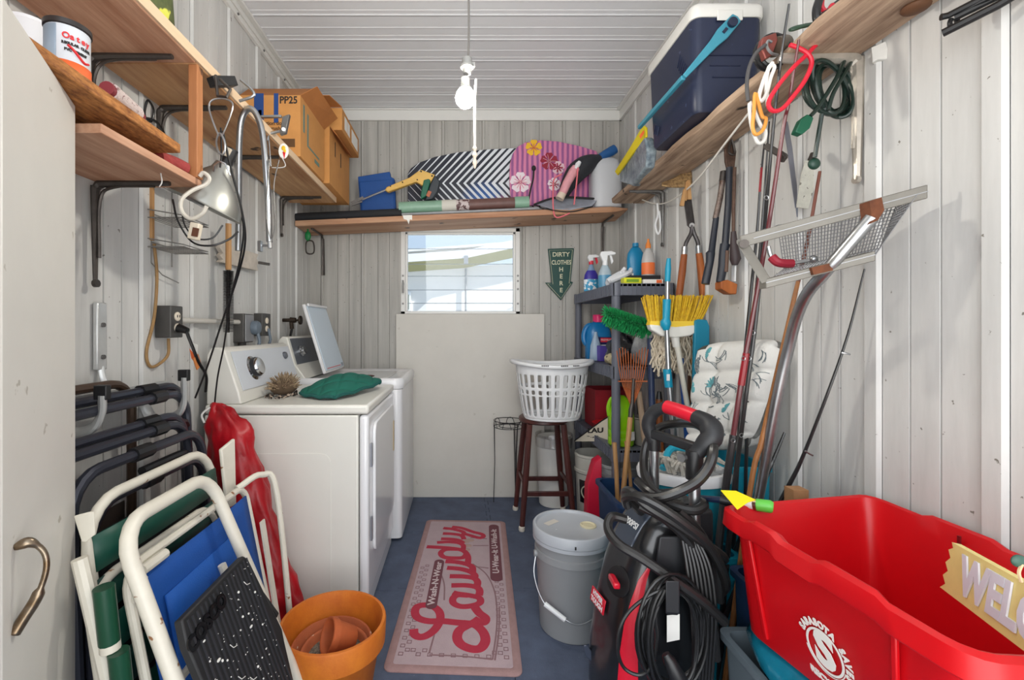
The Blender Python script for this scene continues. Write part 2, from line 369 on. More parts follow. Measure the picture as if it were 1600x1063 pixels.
# ================================================================ hanging bulb
bc = P(727, 153, 1.52)
BULB = mat('lit_bulb', (255, 250, 238), .3, emit=360)
sk = bc + V((.006, 0, .05))
b = B().tube(cr([sk + V((.004, 0, .075)), sk + V((.006, 0, .2)), sk + V((.003, 0, .5)), V((sk.x, sk.y, ZC + .0))], 8), .0035, 6)
pl = P(742, 152, 1.52)
S('hanging_bulb', 'lit white bulb hanging from the ceiling on a bare grey cord', 'lamp',
  ('cord', b, mat('grey_cord', (120, 116, 112), .6)),
  ('socket', B().lathe([(.013, .03), (.015, .045), (.022, .05), (.022, .058), (.016, .062), (.016, .082), (.006, .088)], sk, 16).box(sk + V((.02, 0, .06)), (.012, .01, .014)), mat('porcelain', (150, 150, 147), .4)),
  ('bulb', B().lathe([(.004, -.033), (.018, -.029), (.030, -.015), (.033, 0), (.029, .016), (.021, .028), (.001, .029)], bc, 24), BULB), ('bulb_neck', B().lathe([(.0205, .0285), (.0165, .038), (.0140, .048), (.0140, .066)], bc, 20), mat('porcelain', (150, 150, 147), .4)),
  ('pull_cord', B().tube([pl + V((.004, 0, .06)), pl, pl + V((.0, 0, -.16))], .0045, 6), mat('white_cord', (206, 204, 200), .6)),
  ('pull_tassel', B().lathe([(.003, .0), (.008, -.012), (.004, -.02), (.009, -.034), (.004, -.044), (.008, -.06), (.002, -.078)], pl + V((0, 0, -.16)), 8), mat('pale_tassel', (226, 208, 190), .5)))

# ================================================================ metal cabinet and the loose chipboard on it
CAB = mat('beige_cabinet', (222, 219, 212), .42, var=.06, vs=4, spots=(178, 172, 160), ss=22, st2=.72)
cf, cn = V((-.86, 1.016, 0)), V((-.682, .675, 0)); dd = (cf - cn).normalized(); nn = V((dd.y, -dd.x, 0)); ZT = 1.756
Lc = (cf - cn).length
def cab(a, o, z): return V((cn.x, cn.y, z)) + dd * a + nn * o
def cbox(a0, a1, o0, o1, z0, z1): return B().loft([[cab(a0, o0, z), cab(a1, o0, z), cab(a1, o1, z), cab(a0, o1, z)] for z in (z0, z1)])
hp = [cab(.047, .0, .912), cab(.050, .018, .915), cab(.054, .034, .895), cab(.054, .037, .865), cab(.052, .026, .825), cab(.048, .010, .795), cab(.044, .001, .778)]
S('metal_cabinet', 'tall beige metal cabinet with a curved chrome pull on its door', 'cabinet',
  ('body', cbox(-Lc, Lc - .004, -.24, -.02, .0, ZT - .003), CAB, dict(bev=.004)),
  ('door', cbox(.002, Lc, -.018, 0, .04, ZT), CAB, dict(bev=.004)), ('door', cbox(-Lc, -.002, -.018, 0, .04, ZT), CAB, dict(bev=.004)),
  ('handle', B().tube(cr(hp, 6), [.0045 + .004 * abs(math.sin(i * .35)) * (i < 9) + .004 * (i > 22) for i in range(37)], 10), mat('worn_chrome', (150, 138, 122), .3, m=.9, var=.45, vs=30, rgb2=(110, 82, 48)), dict(to=1, sharp=180)),
  ('hinge', cbox(Lc - .001, Lc + .004, -.018, -.004, .3, .38), CAB, dict(to=1)), ('hinge', cbox(Lc - .001, Lc + .004, -.018, -.004, 1.4, 1.48), CAB, dict(to=1)))
bz = ZT + .001
S('particle_board', 'rough orange particle board lying on top of the beige cabinet', 'board',
  ('particle_board', B().poly([(-1.11, .45, bz), (-.757, .45, bz), (-.797, 1.295, bz), (-1.105, 1.295, bz)], (0, 0, .026)), CHIP, dict(bev=.003)))
bt = bz + .026
def can(c, r, h): return [(r, 0), (r, h)]
c0 = V((-.872, 1.01, bt)); r0 = .040
def band(c, r, z0, z1, a0, a1, n=16):                         # printed wrap on a round can, real thin label
    return B().grid(lambda u, v: c + V((r * math.cos(a0 + (a1 - a0) * u), r * math.sin(a0 + (a1 - a0) * u), z0 + (z1 - z0) * v)), n, 1)
def ctext(b, s, c, r, z, am, size, sq=1.0):                   # letters wrapped round a can, read from outside
    for i, ch in enumerate(s):
        a = am + (i - (len(s) - 1) / 2) * size * .62 * sq / r
        if ch != ' ': b.text(ch, size, c + V((r * math.cos(a), r * math.sin(a), z)), (-math.sin(a), math.cos(a), 0), (0, 0, 1), squash=sq, bold=.0006)
    return b
fa = math.atan2(-c0.y, -c0.x)
can_o = S('cement_can', 'silver and orange cement can with a black lid on the particle board', 'can',
  ('body', B().lathe([(r0 - .003, 0), (r0, .003), (r0, .15), (r0 - .003, .154)], c0, 32), mat('can_grey', (206, 210, 216), .35)),
  ('orange_label', band(c0, r0 + .0008, .004, .062, fa - .5, fa + 1.6), mat('orange_print', (236, 108, 54), .5), dict(solid=.0006)),
  ('grey_label', band(c0, r0 + .0008, .004, .148, fa - 1.8, fa - .5), mat('grey_print', (150, 166, 182), .5), dict(solid=.0006)),
  ('lid', B().lathe([(r0 - .002, .150), (r0 + .003, .153), (r0 + .003, .165), (r0 - .002, .168), (r0 - .006, .163), (.001, .162)], c0, 32), mat('lid_black', (40, 36, 36), .4)),
  ('lettering', ctext(B(), 'Oatey', c0, r0 + .0012, .122, fa + .42, .021, .8), mat('red_print', (214, 34, 40), .5)),
  ('red_stripe', B().tube(cr([c0 + V(((r0 + .001) * math.cos(fa + a), (r0 + .001) * math.sin(fa + a), z)) for a, z in ((.0, .1), (.25, .09), (.5, .078), (.75, .07), (1.0, .074))], 5), .003, 6), MC['red_print']),
  ('small_print', ctext(ctext(B(), 'REGULAR CLEAR', c0, r0 + .0012, .104, fa + .4, .0085, .8), 'PVC CEMENT', c0, r0 + .0012, .088, fa + .35, .0085, .8), INK))
can_o.scale.z = .86
c1 = V((-1.005, 1.06, bt)); r1 = .048; fb = math.atan2(-c1.y, -c1.x)
S('cleaner_can', 'small white can with a navy band and a yellow dot behind the cement can', 'can',
  ('body', B().lathe([(r1 - .002, 0), (r1, .002), (r1, .172), (r1 - .004, .178)], c1, 28), mat('can_white', (232, 234, 238), .35)),
  ('navy_label', band(c1, r1 + .0008, .055, .115, fa - 2.6, fa + 2.4), mat('navy_print', (24, 44, 96), .5), dict(solid=.0006)),
  ('yellow_dot', B().lathe([(.012, .0), (.012, .001)], c1 + V(((r1 + .001) * math.cos(fb + .45), (r1 + .001) * math.sin(fb + .45), .07)), 12, frame((math.cos(fb + .45), math.sin(fb + .45), 0))), mat('yellow_print', (236, 190, 40), .5)),
  ('lid', B().lathe([(r1 - .003, .176), (r1 - .003, .184), (.001, .184)], c1, 24), MC['can_white']))
S('green_bag', 'bright green plastic bag crumpled on the board beside the white can', 'bag',
  ('green_bag', B().grid(lambda u, v: V((-.79 + .05 * math.cos(u * 6.28) * math.sin(v * 3.1) + .008 * math.sin(u * 23), .70 + .05 * math.sin(u * 6.28) * math.sin(v * 3.1) + .008 * math.sin(v * 19 + u * 9), bt + .001 + .085 * v)), 24, 10), mat('green_bag', (40, 176, 84), .35)))
ra, rb = V((-.806, 1.045, bt + .021)), V((-.822, 1.15, bt + .019))
S('fuzzy_roll', 'short fuzzy pink roll with dark red ends on the particle board', 'paint roller',
  ('nap', B().cyl(ra, rb, .02, n=18), mat('pink_nap', (206, 188, 182), .95, bump=1, bs=260, spots=(150, 120, 116), ss=120, st2=.6)),
  ('end_cap', B().cyl(ra - (rb - ra) * .12, ra + (rb - ra) * .06, .016, n=14), mat('dark_red_cap', (120, 34, 44), .5)), ('end_cap', B().cyl(rb - (rb - ra) * .04, rb + (rb - ra) * .2, .014, n=14), MC['dark_red_cap']))

# ================================================================ left shelves
def bracket(b, X, y, z, sg, ln, drop, wd=.026):
    g = wd / .026               # stamped L bracket under a board, sg = direction into the room
    up = cr([(X + sg * .004, y, z - drop), (X + sg * .004, y, z - .045), (X + sg * .012, y, z - .015), (X + sg * .045, y, z - .006), (X + sg * ln, y, z - .006)], 5)
    b.tube(up, [.006 * g + .007 * g * min(1, i / 6, (len(up) - 1 - i) / 8 + .3) for i in range(len(up))], 8)
    b.tube(cr([(X + sg * .016, y, z - drop * .75), (X + sg * .018, y, z - .06), (X + sg * .06, y, z - .018), (X + sg * ln * .8, y, z - .014)], 5), .005, 6)
    b.cyl((X + sg * .001, y, z - drop), (X + sg * .012, y, z - drop), .012, n=10)
    return b
ZS = 2.081; TS = .038
t = S('upper_shelf', 'long pine shelf high on the left wall carrying the cardboard boxes', 'shelf',
  ('board', B().bx(-1.115, -.82, .2, 1.408, ZS, ZS + TS), PINE, dict(bev=.003)), ('board', B().bx(-1.115, -.82, 1.412, 2.97, ZS, ZS + TS), wood('ply_board', (206, 162, 116), (158, 106, 64), 'y', sc=18), dict(bev=.003)),
  ('edge_strip', B().bx(-.819, -.812, .2, 2.97, ZS + .003, ZS + TS - .002), mat('pale_wood', (226, 196, 162), .6, var=.15, vs=20, st=(1, .1, 1))),
  ('bracket', bracket(B(), -1.115, 1.365, ZS, 1, .25, .20), IRON), ('bracket', bracket(B(), -1.115, 1.68, ZS, 1, .25, .20), IRON), ('bracket', bracket(B(), -1.115, 2.16, ZS, 1, .25, .2), IRON), ('bracket', bracket(B(), -1.115, 2.82, ZS, 1, .25, .24), IRON))
ZL = 1.706
S('lower_shelf', 'short pine shelf under the particle board on a dark bracket', 'shelf',
  ('board', B().bx(-1.115, -.822, 1.04, 1.445, ZL, ZL + .022), PINE, dict(bev=.002)), ('bracket', bracket(B(), -1.115, 1.383, ZL, 1, .23, .31, .03), IRON, dict(lab='')) if 0 else ('bracket', bracket(B(), -1.115, 1.383, ZL, 1, .23, .31), IRON),
  ('post', B().bx(-.846, -.818, 1.412, 1.444, ZL + .023, ZS - .001), POSTW, dict(bev=.002)))
S('folded_red_cloth', 'dark red ribbed cloth rolled up at the end of the short pine shelf', 'cloth',
  ('folded_red_cloth', B().tube(cr([(-.872, 1.31, ZL + .045), (-.862, 1.37, ZL + .05), (-.85, 1.405, ZL + .046)], 8), .02, 16, sq=1).tube(cr([(-.915, 1.31, ZL + .045), (-.905, 1.37, ZL + .05), (-.893, 1.405, ZL + .046)], 8), .019, 16), mat('red_cloth', (164, 66, 64), .95, bump=.8, bs=90, var=.3, vs=40)))
S('dangling_string', 'white string dangling from the edge of the short pine shelf', 'string',
  ('dangling_string', B().tube(cr([P(252, 250, 1.31), P(251, 268, 1.31), P(253, 284, 1.31), P(249, 292, 1.31)], 5), .0018, 5), MC['white_cord']))

# boxes on the upper shelf
ZB = ZS + TS + .001
def quadtube(b, pts, d): return b.poly(pts, d)
def openbox(x0, x1, y0, y1, z0, h, th=.005):
    return B().bx(x0, x1, y0, y1, z0, z0 + th).bx(x0, x0 + th, y0, y1, z0 + th, z0 + h).bx(x1 - th, x1, y0, y1, z0 + th, z0 + h).bx(x0 + th, x1 - th, y0, y0 + th, z0 + th, z0 + h).bx(x0 + th, x1 - th, y1 - th, y1, z0 + th, z0 + h)
y0 = 2.27; x0, x1 = -1.105, -.80; hB = .305
def fx(px): return (px - PX) * y0 / F
def fz(py): return H - (py - PY) * y0 / F
yf = y0 - .0012
pr = B().bx(fx(397), fx(412), yf, y0, fz(188), fz(146)).bx(fx(428), fx(435), yf, y0, fz(192), fz(146)).bx(fx(404), fx(409), yf, y0, fz(210), fz(172))
sd = B().bx(x1, x1 + .0012, y0 + .04, y0 + .06, ZB + .14, ZB + .28).bx(x1, x1 + .0012, y0 + .1, y0 + .12, ZB + .10, ZB + .26).bx(x1, x1 + .0012, y0 + .22, y0 + .3, ZB + .05, ZB + .07).bx(x1, x1 + .0012, y0 + .1, y0 + .3, ZB + .09, ZB + .1)
S('printed_carton', 'cardboard carton printed PP25 with blue stripes and open flaps', 'box',
  ('body', openbox(x0, x1, y0, 2.66, ZB, hB), CARD),
  ('flap', B().poly([(x0, y0, ZB + hB), (x1, y0, ZB + hB), (x1 + .05, y0 + .1, ZB + hB + .085), (x0 - .0, y0 + .1, ZB + hB + .085)], (0, .004, .002)), CARDD),
  ('flap', B().poly([(x1, y0, ZB + hB), (x1, 2.66, ZB + hB), (x1 + .075, 2.68, ZB + hB + .075), (x1 + .06, y0 + .08, ZB + hB + .085)], (-.004, 0, .002)), CARDD),
  ('blue_stripes', pr, BLUPR), ('side_print', sd, mat('faded_print', (96, 122, 112), .8)),
  ('lettering', B().text('PP25', .05, (fx(451), yf, fz(157)), (1, 0, 0), (0, 0, 1), bold=.001, squash=.9), INK),
  ('small_print', B().text('caution do\nnot crush', .026, (fx(423), yf, fz(197)), (1, 0, 0), (0, 0, 1), bold=.0006).bx(fx(432), fx(461), yf, y0, fz(230), fz(217)), mat('brown_ink', (96, 66, 36), .8)))
b = openbox(-1.1, -.775, 2.685, 3.16, ZB, .335)
S('brown_carton', 'plain brown carton with hand holes behind the printed carton', 'box', ('body', b, CARD),
  ('flap', B().poly([(-.775, 2.69, ZB + .335), (-.775, 3.1, ZB + .335), (-.735, 3.08, ZB + .30), (-.74, 2.72, ZB + .295)], (.003, 0, .003)), CARDD),
  ('slot', B().bx(-.776, -.774, 2.80, 2.815, ZB + .2, ZB + .29), INK), ('slot', B().bx(-.776, -.774, 2.93, 2.945, ZB + .18, ZB + .27), INK))
zt = ZB + .338
S('flat_carton', 'flat carton with white labels lying on top of the brown carton', 'box',
  ('body', B().bx(-1.06, -.715, 2.74, 3.19, zt, zt + .135), CARD, dict(bev=.003)), ('flap', B().poly([(-1.06, 2.738, zt + .135), (-.715, 2.738, zt + .135), (-.76, 2.63, zt + .15), (-1.04, 2.63, zt + .15)], (0, 0, .004)), CARDD),
  ('label', B().bx(-.7152, -.7142, 2.80, 2.86, zt + .03, zt + .11), WPAP), ('label', B().bx(-.7152, -.7142, 2.87, 2.93, zt + .03, zt + .11), WPAP), ('label', B().bx(-.7152, -.7142, 2.98, 3.15, zt + .025, zt + .11), WPAP))
S('floral_bag', 'olive and yellow patterned bag on the pine shelf close to the ceiling', 'bag',
  ('floral_bag', B().lathe([(.02, 0), (.10, .005), (.13, .06), (.125, .15), (.09, .25), (.02, .3)], (-.975, 1.30, ZB + .0), 20, None, 1, 1.1), mat('olive_bag', (104, 112, 62), .7, var=.5, vs=18, rgb2=(60, 70, 40), spots=(220, 222, 90), ss=14, st2=.58)))

# things hung on the front edge of the upper shelf
y = 1.5; CH = MC['worn_chrome']
S('spring_clamp', 'black spring clamp gripping the pine shelf edge with a wire hanger', 'clamp',
  ('jaw', B().bar(P(330, 128, 1.49), P(365, 128, 1.56), .035, .03), BLACK, dict(bev=.002)),
  ('handle', B().tube(IP((337, 118, 1.47), (340, 150, 1.46), (354, 152, 1.46), (360, 140, 1.47), (344, 124, 1.47)), .005, 8), IRON),
  ('wire_hanger', B().tube(cr(IP((344, 154, 1.46), (330, 158, 1.46), (327, 172, 1.46), (339, 206, 1.46), (345, 212, 1.46), (351, 203, 1.46), (363, 170, 1.46), (360, 158, 1.46)), 6, True), .0028, 6, True), STEEL),
  ('ring', B().tube(cr(IP((343, 208, 1.45), (338, 222, 1.45), (342, 238, 1.45), (350, 240, 1.45), (351, 222, 1.45)), 6, True), .003, 6, True), STEEL),
  ('hook', B().tube(cr(IP((376, 125, 1.6), (393, 140, 1.6), (396, 150, 1.6), (374, 158, 1.6)), 5), .005, 8), STEEL))
# clamp lamp
ax = V((-.42, -.05, -.9)).normalized(); ap = P(352, 258, 1.56); fr = frame(-ax)
prof = [(.030, 0), (.036, -.024), (.060, -.054), (.092, -.09), (.115, -.13), (.123, -.158), (.127, -.159)]
S('clamp_work_light', 'aluminium bowl work light hanging below the pine shelf', 'lamp',
  ('reflector', B().lathe(prof + [(.119, -.152), (.112, -.13), (.088, -.092), (.056, -.058), (.02, -.03)], ap, 32, fr, cap=False), mat('spun_aluminium', (176, 176, 170), .36, m=.85, var=.1, vs=8), dict(sharp=60)),
  ('socket', B().cyl(ap + ax * .02, ap - ax * .06, .022, .018, 16), BLACK), ('switch', B().box(ap - ax * .04 + V((.0, -.022, 0)), (.016, .018, .03), fr), mat('ivory', (216, 204, 184), .5)),
  ('bulb', B().ball(ap + ax * .08, .03), mat('dull_bulb', (200, 200, 196), .2)),
  ('clip', B().tube(cr(IP((312, 276, 1.42), (318, 270, 1.42), (327, 278, 1.42), (322, 288, 1.42), (300, 298, 1.4), (284, 312, 1.38), (284, 330, 1.38), (298, 342, 1.38), (316, 334, 1.38), (323, 322, 1.38)), 6), .006, 8), mat('dirty_white_tube', (206, 200, 188), .45)),
  ('yoke', B().tube(IP((334, 268, 1.46), (335, 258, 1.45), (343, 252, 1.44), (352, 256, 1.44), (360, 274, 1.45)), .003, 6), STEEL),
  ('cord', B().tube(cr(IP((270, 312, 1.4), (278, 345, 1.38), (300, 378, 1.38), (330, 384, 1.38), (358, 374, 1.4), (372, 362, 1.42)), 6), .003, 6).tube(cr(IP((284, 318, 1.4), (288, 350, 1.4), (306, 372, 1.4), (332, 372, 1.41), (348, 352, 1.42)), 6), .0025, 6), RUBB),
  ('outlet', B().box(P(305, 362, 1.37), (.028, .024, .05), M.Rotation(.2, 3, 'Y')), mat('ivory', (216, 204, 184), .5), dict(bev=.003)), ('outlet_face', B().box(P(305, 363, 1.355), (.018, .004, .026), M.Rotation(.2, 3, 'Y')), mat('brown_bakelite', (96, 60, 44), .4), dict(to=7)))
S('bent_metal_tube', 'bent silver tube hooked over the pine shelf edge like a cane', 'tube',
  ('tube', B().tube(cr(IP((372, 392, 1.74), (373, 300, 1.74), (374, 220, 1.73), (378, 185, 1.72), (389, 170, 1.71), (401, 180, 1.71), (411, 215, 1.71), (418, 300, 1.71), (421, 378, 1.71)), 8), .0115, 12), STEEL),
  ('fitting', B().cyl(P(421, 375, 1.71), P(422, 388, 1.71), .008, n=10).bar(P(408, 384, 1.71), P(421, 384, 1.71), .008, .008).bx(*sorted((P(404, 0, 1.71).x, P(409, 0, 1.71).x)), 1.70, 1.72, P(0, 393, 1.71).z, P(0, 377, 1.71).z), STEEL),
  ('wire', B().tube(cr(IP((421, 250, 1.70), (416, 330, 1.70), (423, 372, 1.70), (430, 350, 1.70), (428, 290, 1.70), (436, 250, 1.70)), 6), .0022, 6), DULL))
S('bar_clamp', 'chrome bar clamp screwed on the pine shelf edge by the carton', 'clamp',
  ('bar', B().bar(P(402, 183, 1.95), P(440, 182, 1.95), .014, .01), STEEL, dict(bev=.002)), ('jaw', B().poly(IP((441, 182, 1.94), (452, 178, 1.94), (446, 207, 1.94), (437, 210, 1.94)), (0, .02, 0)), DULL, dict(bev=.002)),
  ('screw', B().tube(IP((438, 205, 1.945), (420, 209, 1.945), (419, 220, 1.945)), .006, 8).tube(IP((420, 220, 1.945), (423, 260, 1.945)), .0035, 6), STEEL), ('jaw_screw', B().cyl(P(443, 202, 1.935), P(443, 202, 1.95), .008, n=10), STEEL, dict(to=1)))
tg = P(443, 236, 2.0)
S('rooster_tag', 'white tag with a small red and yellow rooster hanging from the shelf', 'tag',
  ('card', B().poly([tg + V((.022 * math.cos(a), 0, .034 * math.sin(a))) for a in [i * .449 for i in range(14)]], (0, .003, 0)), WPAP),
  ('print', B().ball(tg + V((0, -.001, .012)), .009, .002, .011).ball(tg + V((.006, -.001, .0)), .006, .002, .009), mat('yellow_print', (236, 190, 40))), ('red_print', B().poly([tg + V((-.004, -.002, -.004)), tg + V((.010, -.002, -.004)), tg + V((.004, -.002, -.034))], (0, .0015, 0)), MC['red_print']),
  ('string', B().tube(cr(IP((440, 245, 2.0), (446, 258, 2.0), (440, 262, 2.0), (425, 262, 2.0)), 5), .0022, 5), MC['white_cord']))
S('black_hanging_cord', 'thin black cord running from the work light down behind the dryer', 'cord',
  ('black_hanging_cord', B().tube(cr(IP((345, 200, 1.47), (346, 240, 1.47), (344, 262, 1.47)), 5), .003, 6).tube(cr(IP((348, 205, 1.5), (360, 260, 1.52), (378, 330, 1.56), (383, 378, 1.6), (372, 430, 1.66), (348, 500, 1.72), (325, 570, 1.78), (305, 622, 1.82)), 8), .004, 6)
   .tube(cr(IP((366, 300, 1.55), (380, 350, 1.6), (376, 400, 1.62), (360, 470, 1.7), (350, 540, 1.8), (340, 590, 1.85), (334, 645, 1.88)), 8), .0035, 6), RUBB))

# ================================================================ left wall fittings
XW = XL + .004
def wy(px, X=XW): return F * X / (px - PX)
b = B()
def wr(*l): b.tube([V(p) for p in l], .0023, 5)
for z in (1.795, 1.66, 1.555):
    yA, yB_, xo = 1.64, 1.80, -1.0
    wr((XW + .006, yA, z + .02), (XW + .006, yB_, z + .02)); wr((XW + .006, yA, z), (xo, yA, z), (xo, yB_, z), (XW + .006, yB_, z), (XW + .006, yA, z)); wr((XW + .006, yA, z + .03), (xo, yA, z + .008), (xo, yB_, z + .008), (XW + .006, yB_, z + .03))
    for i in range(1, 8): wr((XW + .006 + (xo - XW) * i / 8, yA, z), (XW + .006 + (xo - XW) * i / 8, yB_, z))
for yy in (1.66, 1.78): wr((XW + .006, yy, 1.86), (XW + .006, yy, 1.5))
wr((XW + .006, 1.66, 1.5), (XW + .02, 1.70, 1.46), (XW + .02, 1.80, 1.44))
S('wire_rack', 'small white wire spice rack hanging on the metal wall', 'rack', ('wire_rack', b, mat('white_wire', (136, 134, 130), .4, m=.3)))
y = 1.655
S('wall_stick', 'thin tan stick standing up the wall beside the wire rack', 'stick', ('wall_stick', B().bar((XW + .012, y, 1.58), (XW + .012, y, 1.9), .012, .012), TANW))
S('tan_cable', 'tan cable looping down the wall to the grey outlet box', 'cable',
  ('tan_cable', B().tube(cr([(XW + .014, 1.665, 1.57), (XW + .014, 1.68, 1.45), (XW + .014, 1.665, 1.3), (XW + .014, 1.625, 1.18), (XW + .014, 1.64, 1.125), (XW + .014, 1.685, 1.125), (XW + .03, 1.718, 1.16), (XW + .03, 1.722, 1.222)], 7), .0055, 8), mat('tan_cable', (164, 128, 82), .6, var=.3, vs=20)))
OUT = mat('outlet_grey', (86, 84, 82), .5, m=.3, var=.2, vs=14); RCP = mat('receptacle', (226, 214, 196), .4)
def recep(b, X, y, z): return b.lathe([(.017, 0), (.017, .004), (.014, .006)], (X, y, z), 16, frame((1, 0, 0)))
xo = XW + .062
b = recep(recep(B(), xo, 1.722, 1.305), xo, 1.722, 1.262)
sl = B()
for z in (1.305,): sl.bx(xo + .006, xo + .007, 1.713, 1.717, z - .004, z + .006).bx(xo + .006, xo + .007, 1.727, 1.731, z - .004, z + .006)
S('outlet_box', 'grey metal outlet box with a black plug on the wall beside the dryer', 'outlet', ('box', B().bx(XW + .002, xo, 1.685, 1.76, 1.225, 1.345), OUT, dict(bev=.004)), ('receptacle', b, RCP), ('slots', sl, INK, dict(to=1)),
  ('plug', B().cyl((xo + .005, 1.722, 1.262), (xo + .04, 1.722, 1.25), .018, .012, 12), RUBB), ('plug_cord', B().tube(cr([(xo + .035, 1.722, 1.25), (xo + .05, 1.73, 1.2), (xo + .06, 1.76, 1.13), (xo + .05, 1.83, 1.07), (xo + .02, 1.88, 1.0)], 6), .006, 8), RUBB, dict(to=3)),
  ('cord_tag', B().box((xo + .055, 1.76, 1.13), (.004, .035, .05), M.Rotation(.5, 3, 'X')), mat('orange_tag', (210, 130, 70), .6), dict(to=3)))
S('conduit', 'pale painted conduit running between the wall outlet boxes', 'pipe', ('conduit', B().tube(cr([(XW + .03, 1.762, 1.292), (XW + .03, 2.0, 1.292), (XW + .036, 2.25, 1.292)], 4), .0115, 12), mat('painted_pipe', (204, 200, 192), .4, var=.1, vs=10)))
S('dryer_outlet', 'dark metal dryer outlet box with a round grey plug above the dryer', 'outlet', ('box', B().bx(XW + .002, XW + .06, 2.255, 2.36, 1.19, 1.335), OUT, dict(bev=.004)),
  ('cover', B().bx(XW + .06, XW + .066, 2.265, 2.355, 1.195, 1.33), mat('grey_plate', (150, 150, 152), .4, m=.4), dict(bev=.002)), ('plug', B().lathe([(.036, 0), (.036, .018), (.03, .03), (.012, .034)], (XW + .067, 2.345, 1.265), 18, frame((1, 0, 0))), mat('blue_grey', (98, 110, 122), .45)),
  ('nipple', B().cyl((XW + .03, 2.30, 1.19), (XW + .03, 2.30, 1.10), .02, n=12), mat('dark_pipe', (66, 64, 62), .5)), ('cord', B().tube(cr([(XW + .09, 2.345, 1.24), (XW + .095, 2.35, 1.18), (XW + .05, 2.37, 1.08)], 5), .009, 8), mat('blue_grey', (98, 110, 122))))
b = recep(recep(B(), XW + .05, 2.545, 1.305), XW + .05, 2.545, 1.26)
S('washer_outlet', 'small dark outlet box between the dryer plug and the water valve', 'outlet', ('box', B().bx(XW + .002, XW + .05, 2.49, 2.60, 1.22, 1.345), OUT, dict(bev=.004)), ('receptacle', b, RCP),
  ('cord', B().tube([(XW + .06, 2.545, 1.262), (XW + .07, 2.55, 1.2), (XW + .04, 2.55, 1.1)], .008, 8), mat('blue_grey', (98, 110, 122))))
BR = mat('dark_brass', (62, 52, 44), .45, m=.7)
b = B().cyl((XW + .002, 2.9, 1.315), (XW + .05, 2.9, 1.315), .012, n=10).cyl((XW + .05, 2.9, 1.315), (XW + .085, 2.9, 1.315), .02, .016, 12).cyl((XW + .085, 2.9, 1.315), (XW + .11, 2.9, 1.315), .007, n=8).cyl((XW + .055, 2.9, 1.31), (XW + .06, 2.9, 1.26), .013, n=10)
S('water_valve', 'dark brass water valve with a thin hose above the washing machine', 'valve', ('body', b, BR), ('handle', B().lathe([(.028, 0), (.03, .005), (.028, .012), (.01, .014)], (XW + .108, 2.9, 1.315), 10, frame((1, 0, 0))), BR), ('hose', B().tube(cr([(XW + .06, 2.9, 1.26), (XW + .045, 2.91, 1.2), (XW + .03, 2.92, 1.08)], 5), .008, 8), RUBB))
S('paper_tag', 'torn white and orange paper tag hanging beside the dryer', 'tag', ('card', B().poly(IP((297, 534, 1.8), (309, 539, 1.8), (307, 566, 1.8), (298, 556, 1.8)), (0, .002, 0)), WPAP), ('orange_print', B().poly(IP((296, 545, 1.797), (305, 556, 1.797), (306, 570, 1.797), (299, 560, 1.797)), (0, .0015, 0)), mat('orange_print', (236, 108, 54))))
def shz0(X): return H + .742 + .096 * (X + 1.135) / 2.18 - .039
S('tangled_cable', 'dark tangle of cable hung on the wall behind the particle board', 'cable', ('tangled_cable', B().tube(cr(IP((229, 160, 1.62), (226, 180, 1.62), (236, 190, 1.62), (240, 172, 1.62), (233, 158, 1.62)), 6, True), .004, 6, True).tube(cr(IP((222, 184, 1.62), (240, 188, 1.62), (252, 200, 1.62), (258, 215, 1.62)), 6), .005, 6), RUBB))
# plank rack and long brush
ya, yb = wy(340, XW + .02), wy(401, XW + .02); za, zb = 1.612, 1.622
pts = [(XW + .01, ya, za - .045), (XW + .01, ya + .03, za - .03), (XW + .01, ya + .0, za - .015), (XW + .01, ya + .03, za), (XW + .01, ya, za + .02), (XW + .01, ya + .02, za + .045), (XW + .01, yb, zb + .045), (XW + .01, yb - .02, zb + .02), (XW + .01, yb, zb), (XW + .01, yb - .02, zb - .02), (XW + .01, yb, zb - .045)]
S('notched_plank', 'short white plank with zigzag ends on the wall above the dryer', 'plank', ('board', B().poly(pts, (.02, 0, 0)), mat('whitewash', (214, 204, 192), .8, var=.25, vs=18)), ('hook', B().cyl((XW + .03, ya + .4, zb), (XW + .09, ya + .4, zb - .01), .008, n=8), DULL))
yb_ = 2.04
S('lint_brush', 'long black bristle brush with a wooden handle hanging over the dryer', 'brush', ('handle', B().tube(IP((357, 350, yb_), (357, 422, yb_)), .013, 10), TANW), ('core', B().tube(IP((357, 422, yb_), (356, 520, yb_)), .008, 8), IRON),
  ('bristles', (lambda b: [b.cyl(P(357, 424 + 2.4 * i, yb_) + V((0, 0, 0)), P(357, 425.2 + 2.4 * i, yb_), .024, .02, 12) for i in range(40)] and b)(B()), RUBB))
S('carabiner_hook', 'green plastic hook with a black carabiner under the far shelf', 'hook', ('hook', B().ball(P(481, 369, 3.2), .022, .015, .035).tube([P(481, 366, 3.2), V((P(481, 366, 3.2).x, 3.2, shz0(-1.075)))], .006, 6), GREEN), ('carabiner', B().tube(cr(IP((479, 378, 3.2), (489, 378, 3.2), (490, 395, 3.2), (479, 395, 3.2)), 5, True), .0055, 6, True), IRON))
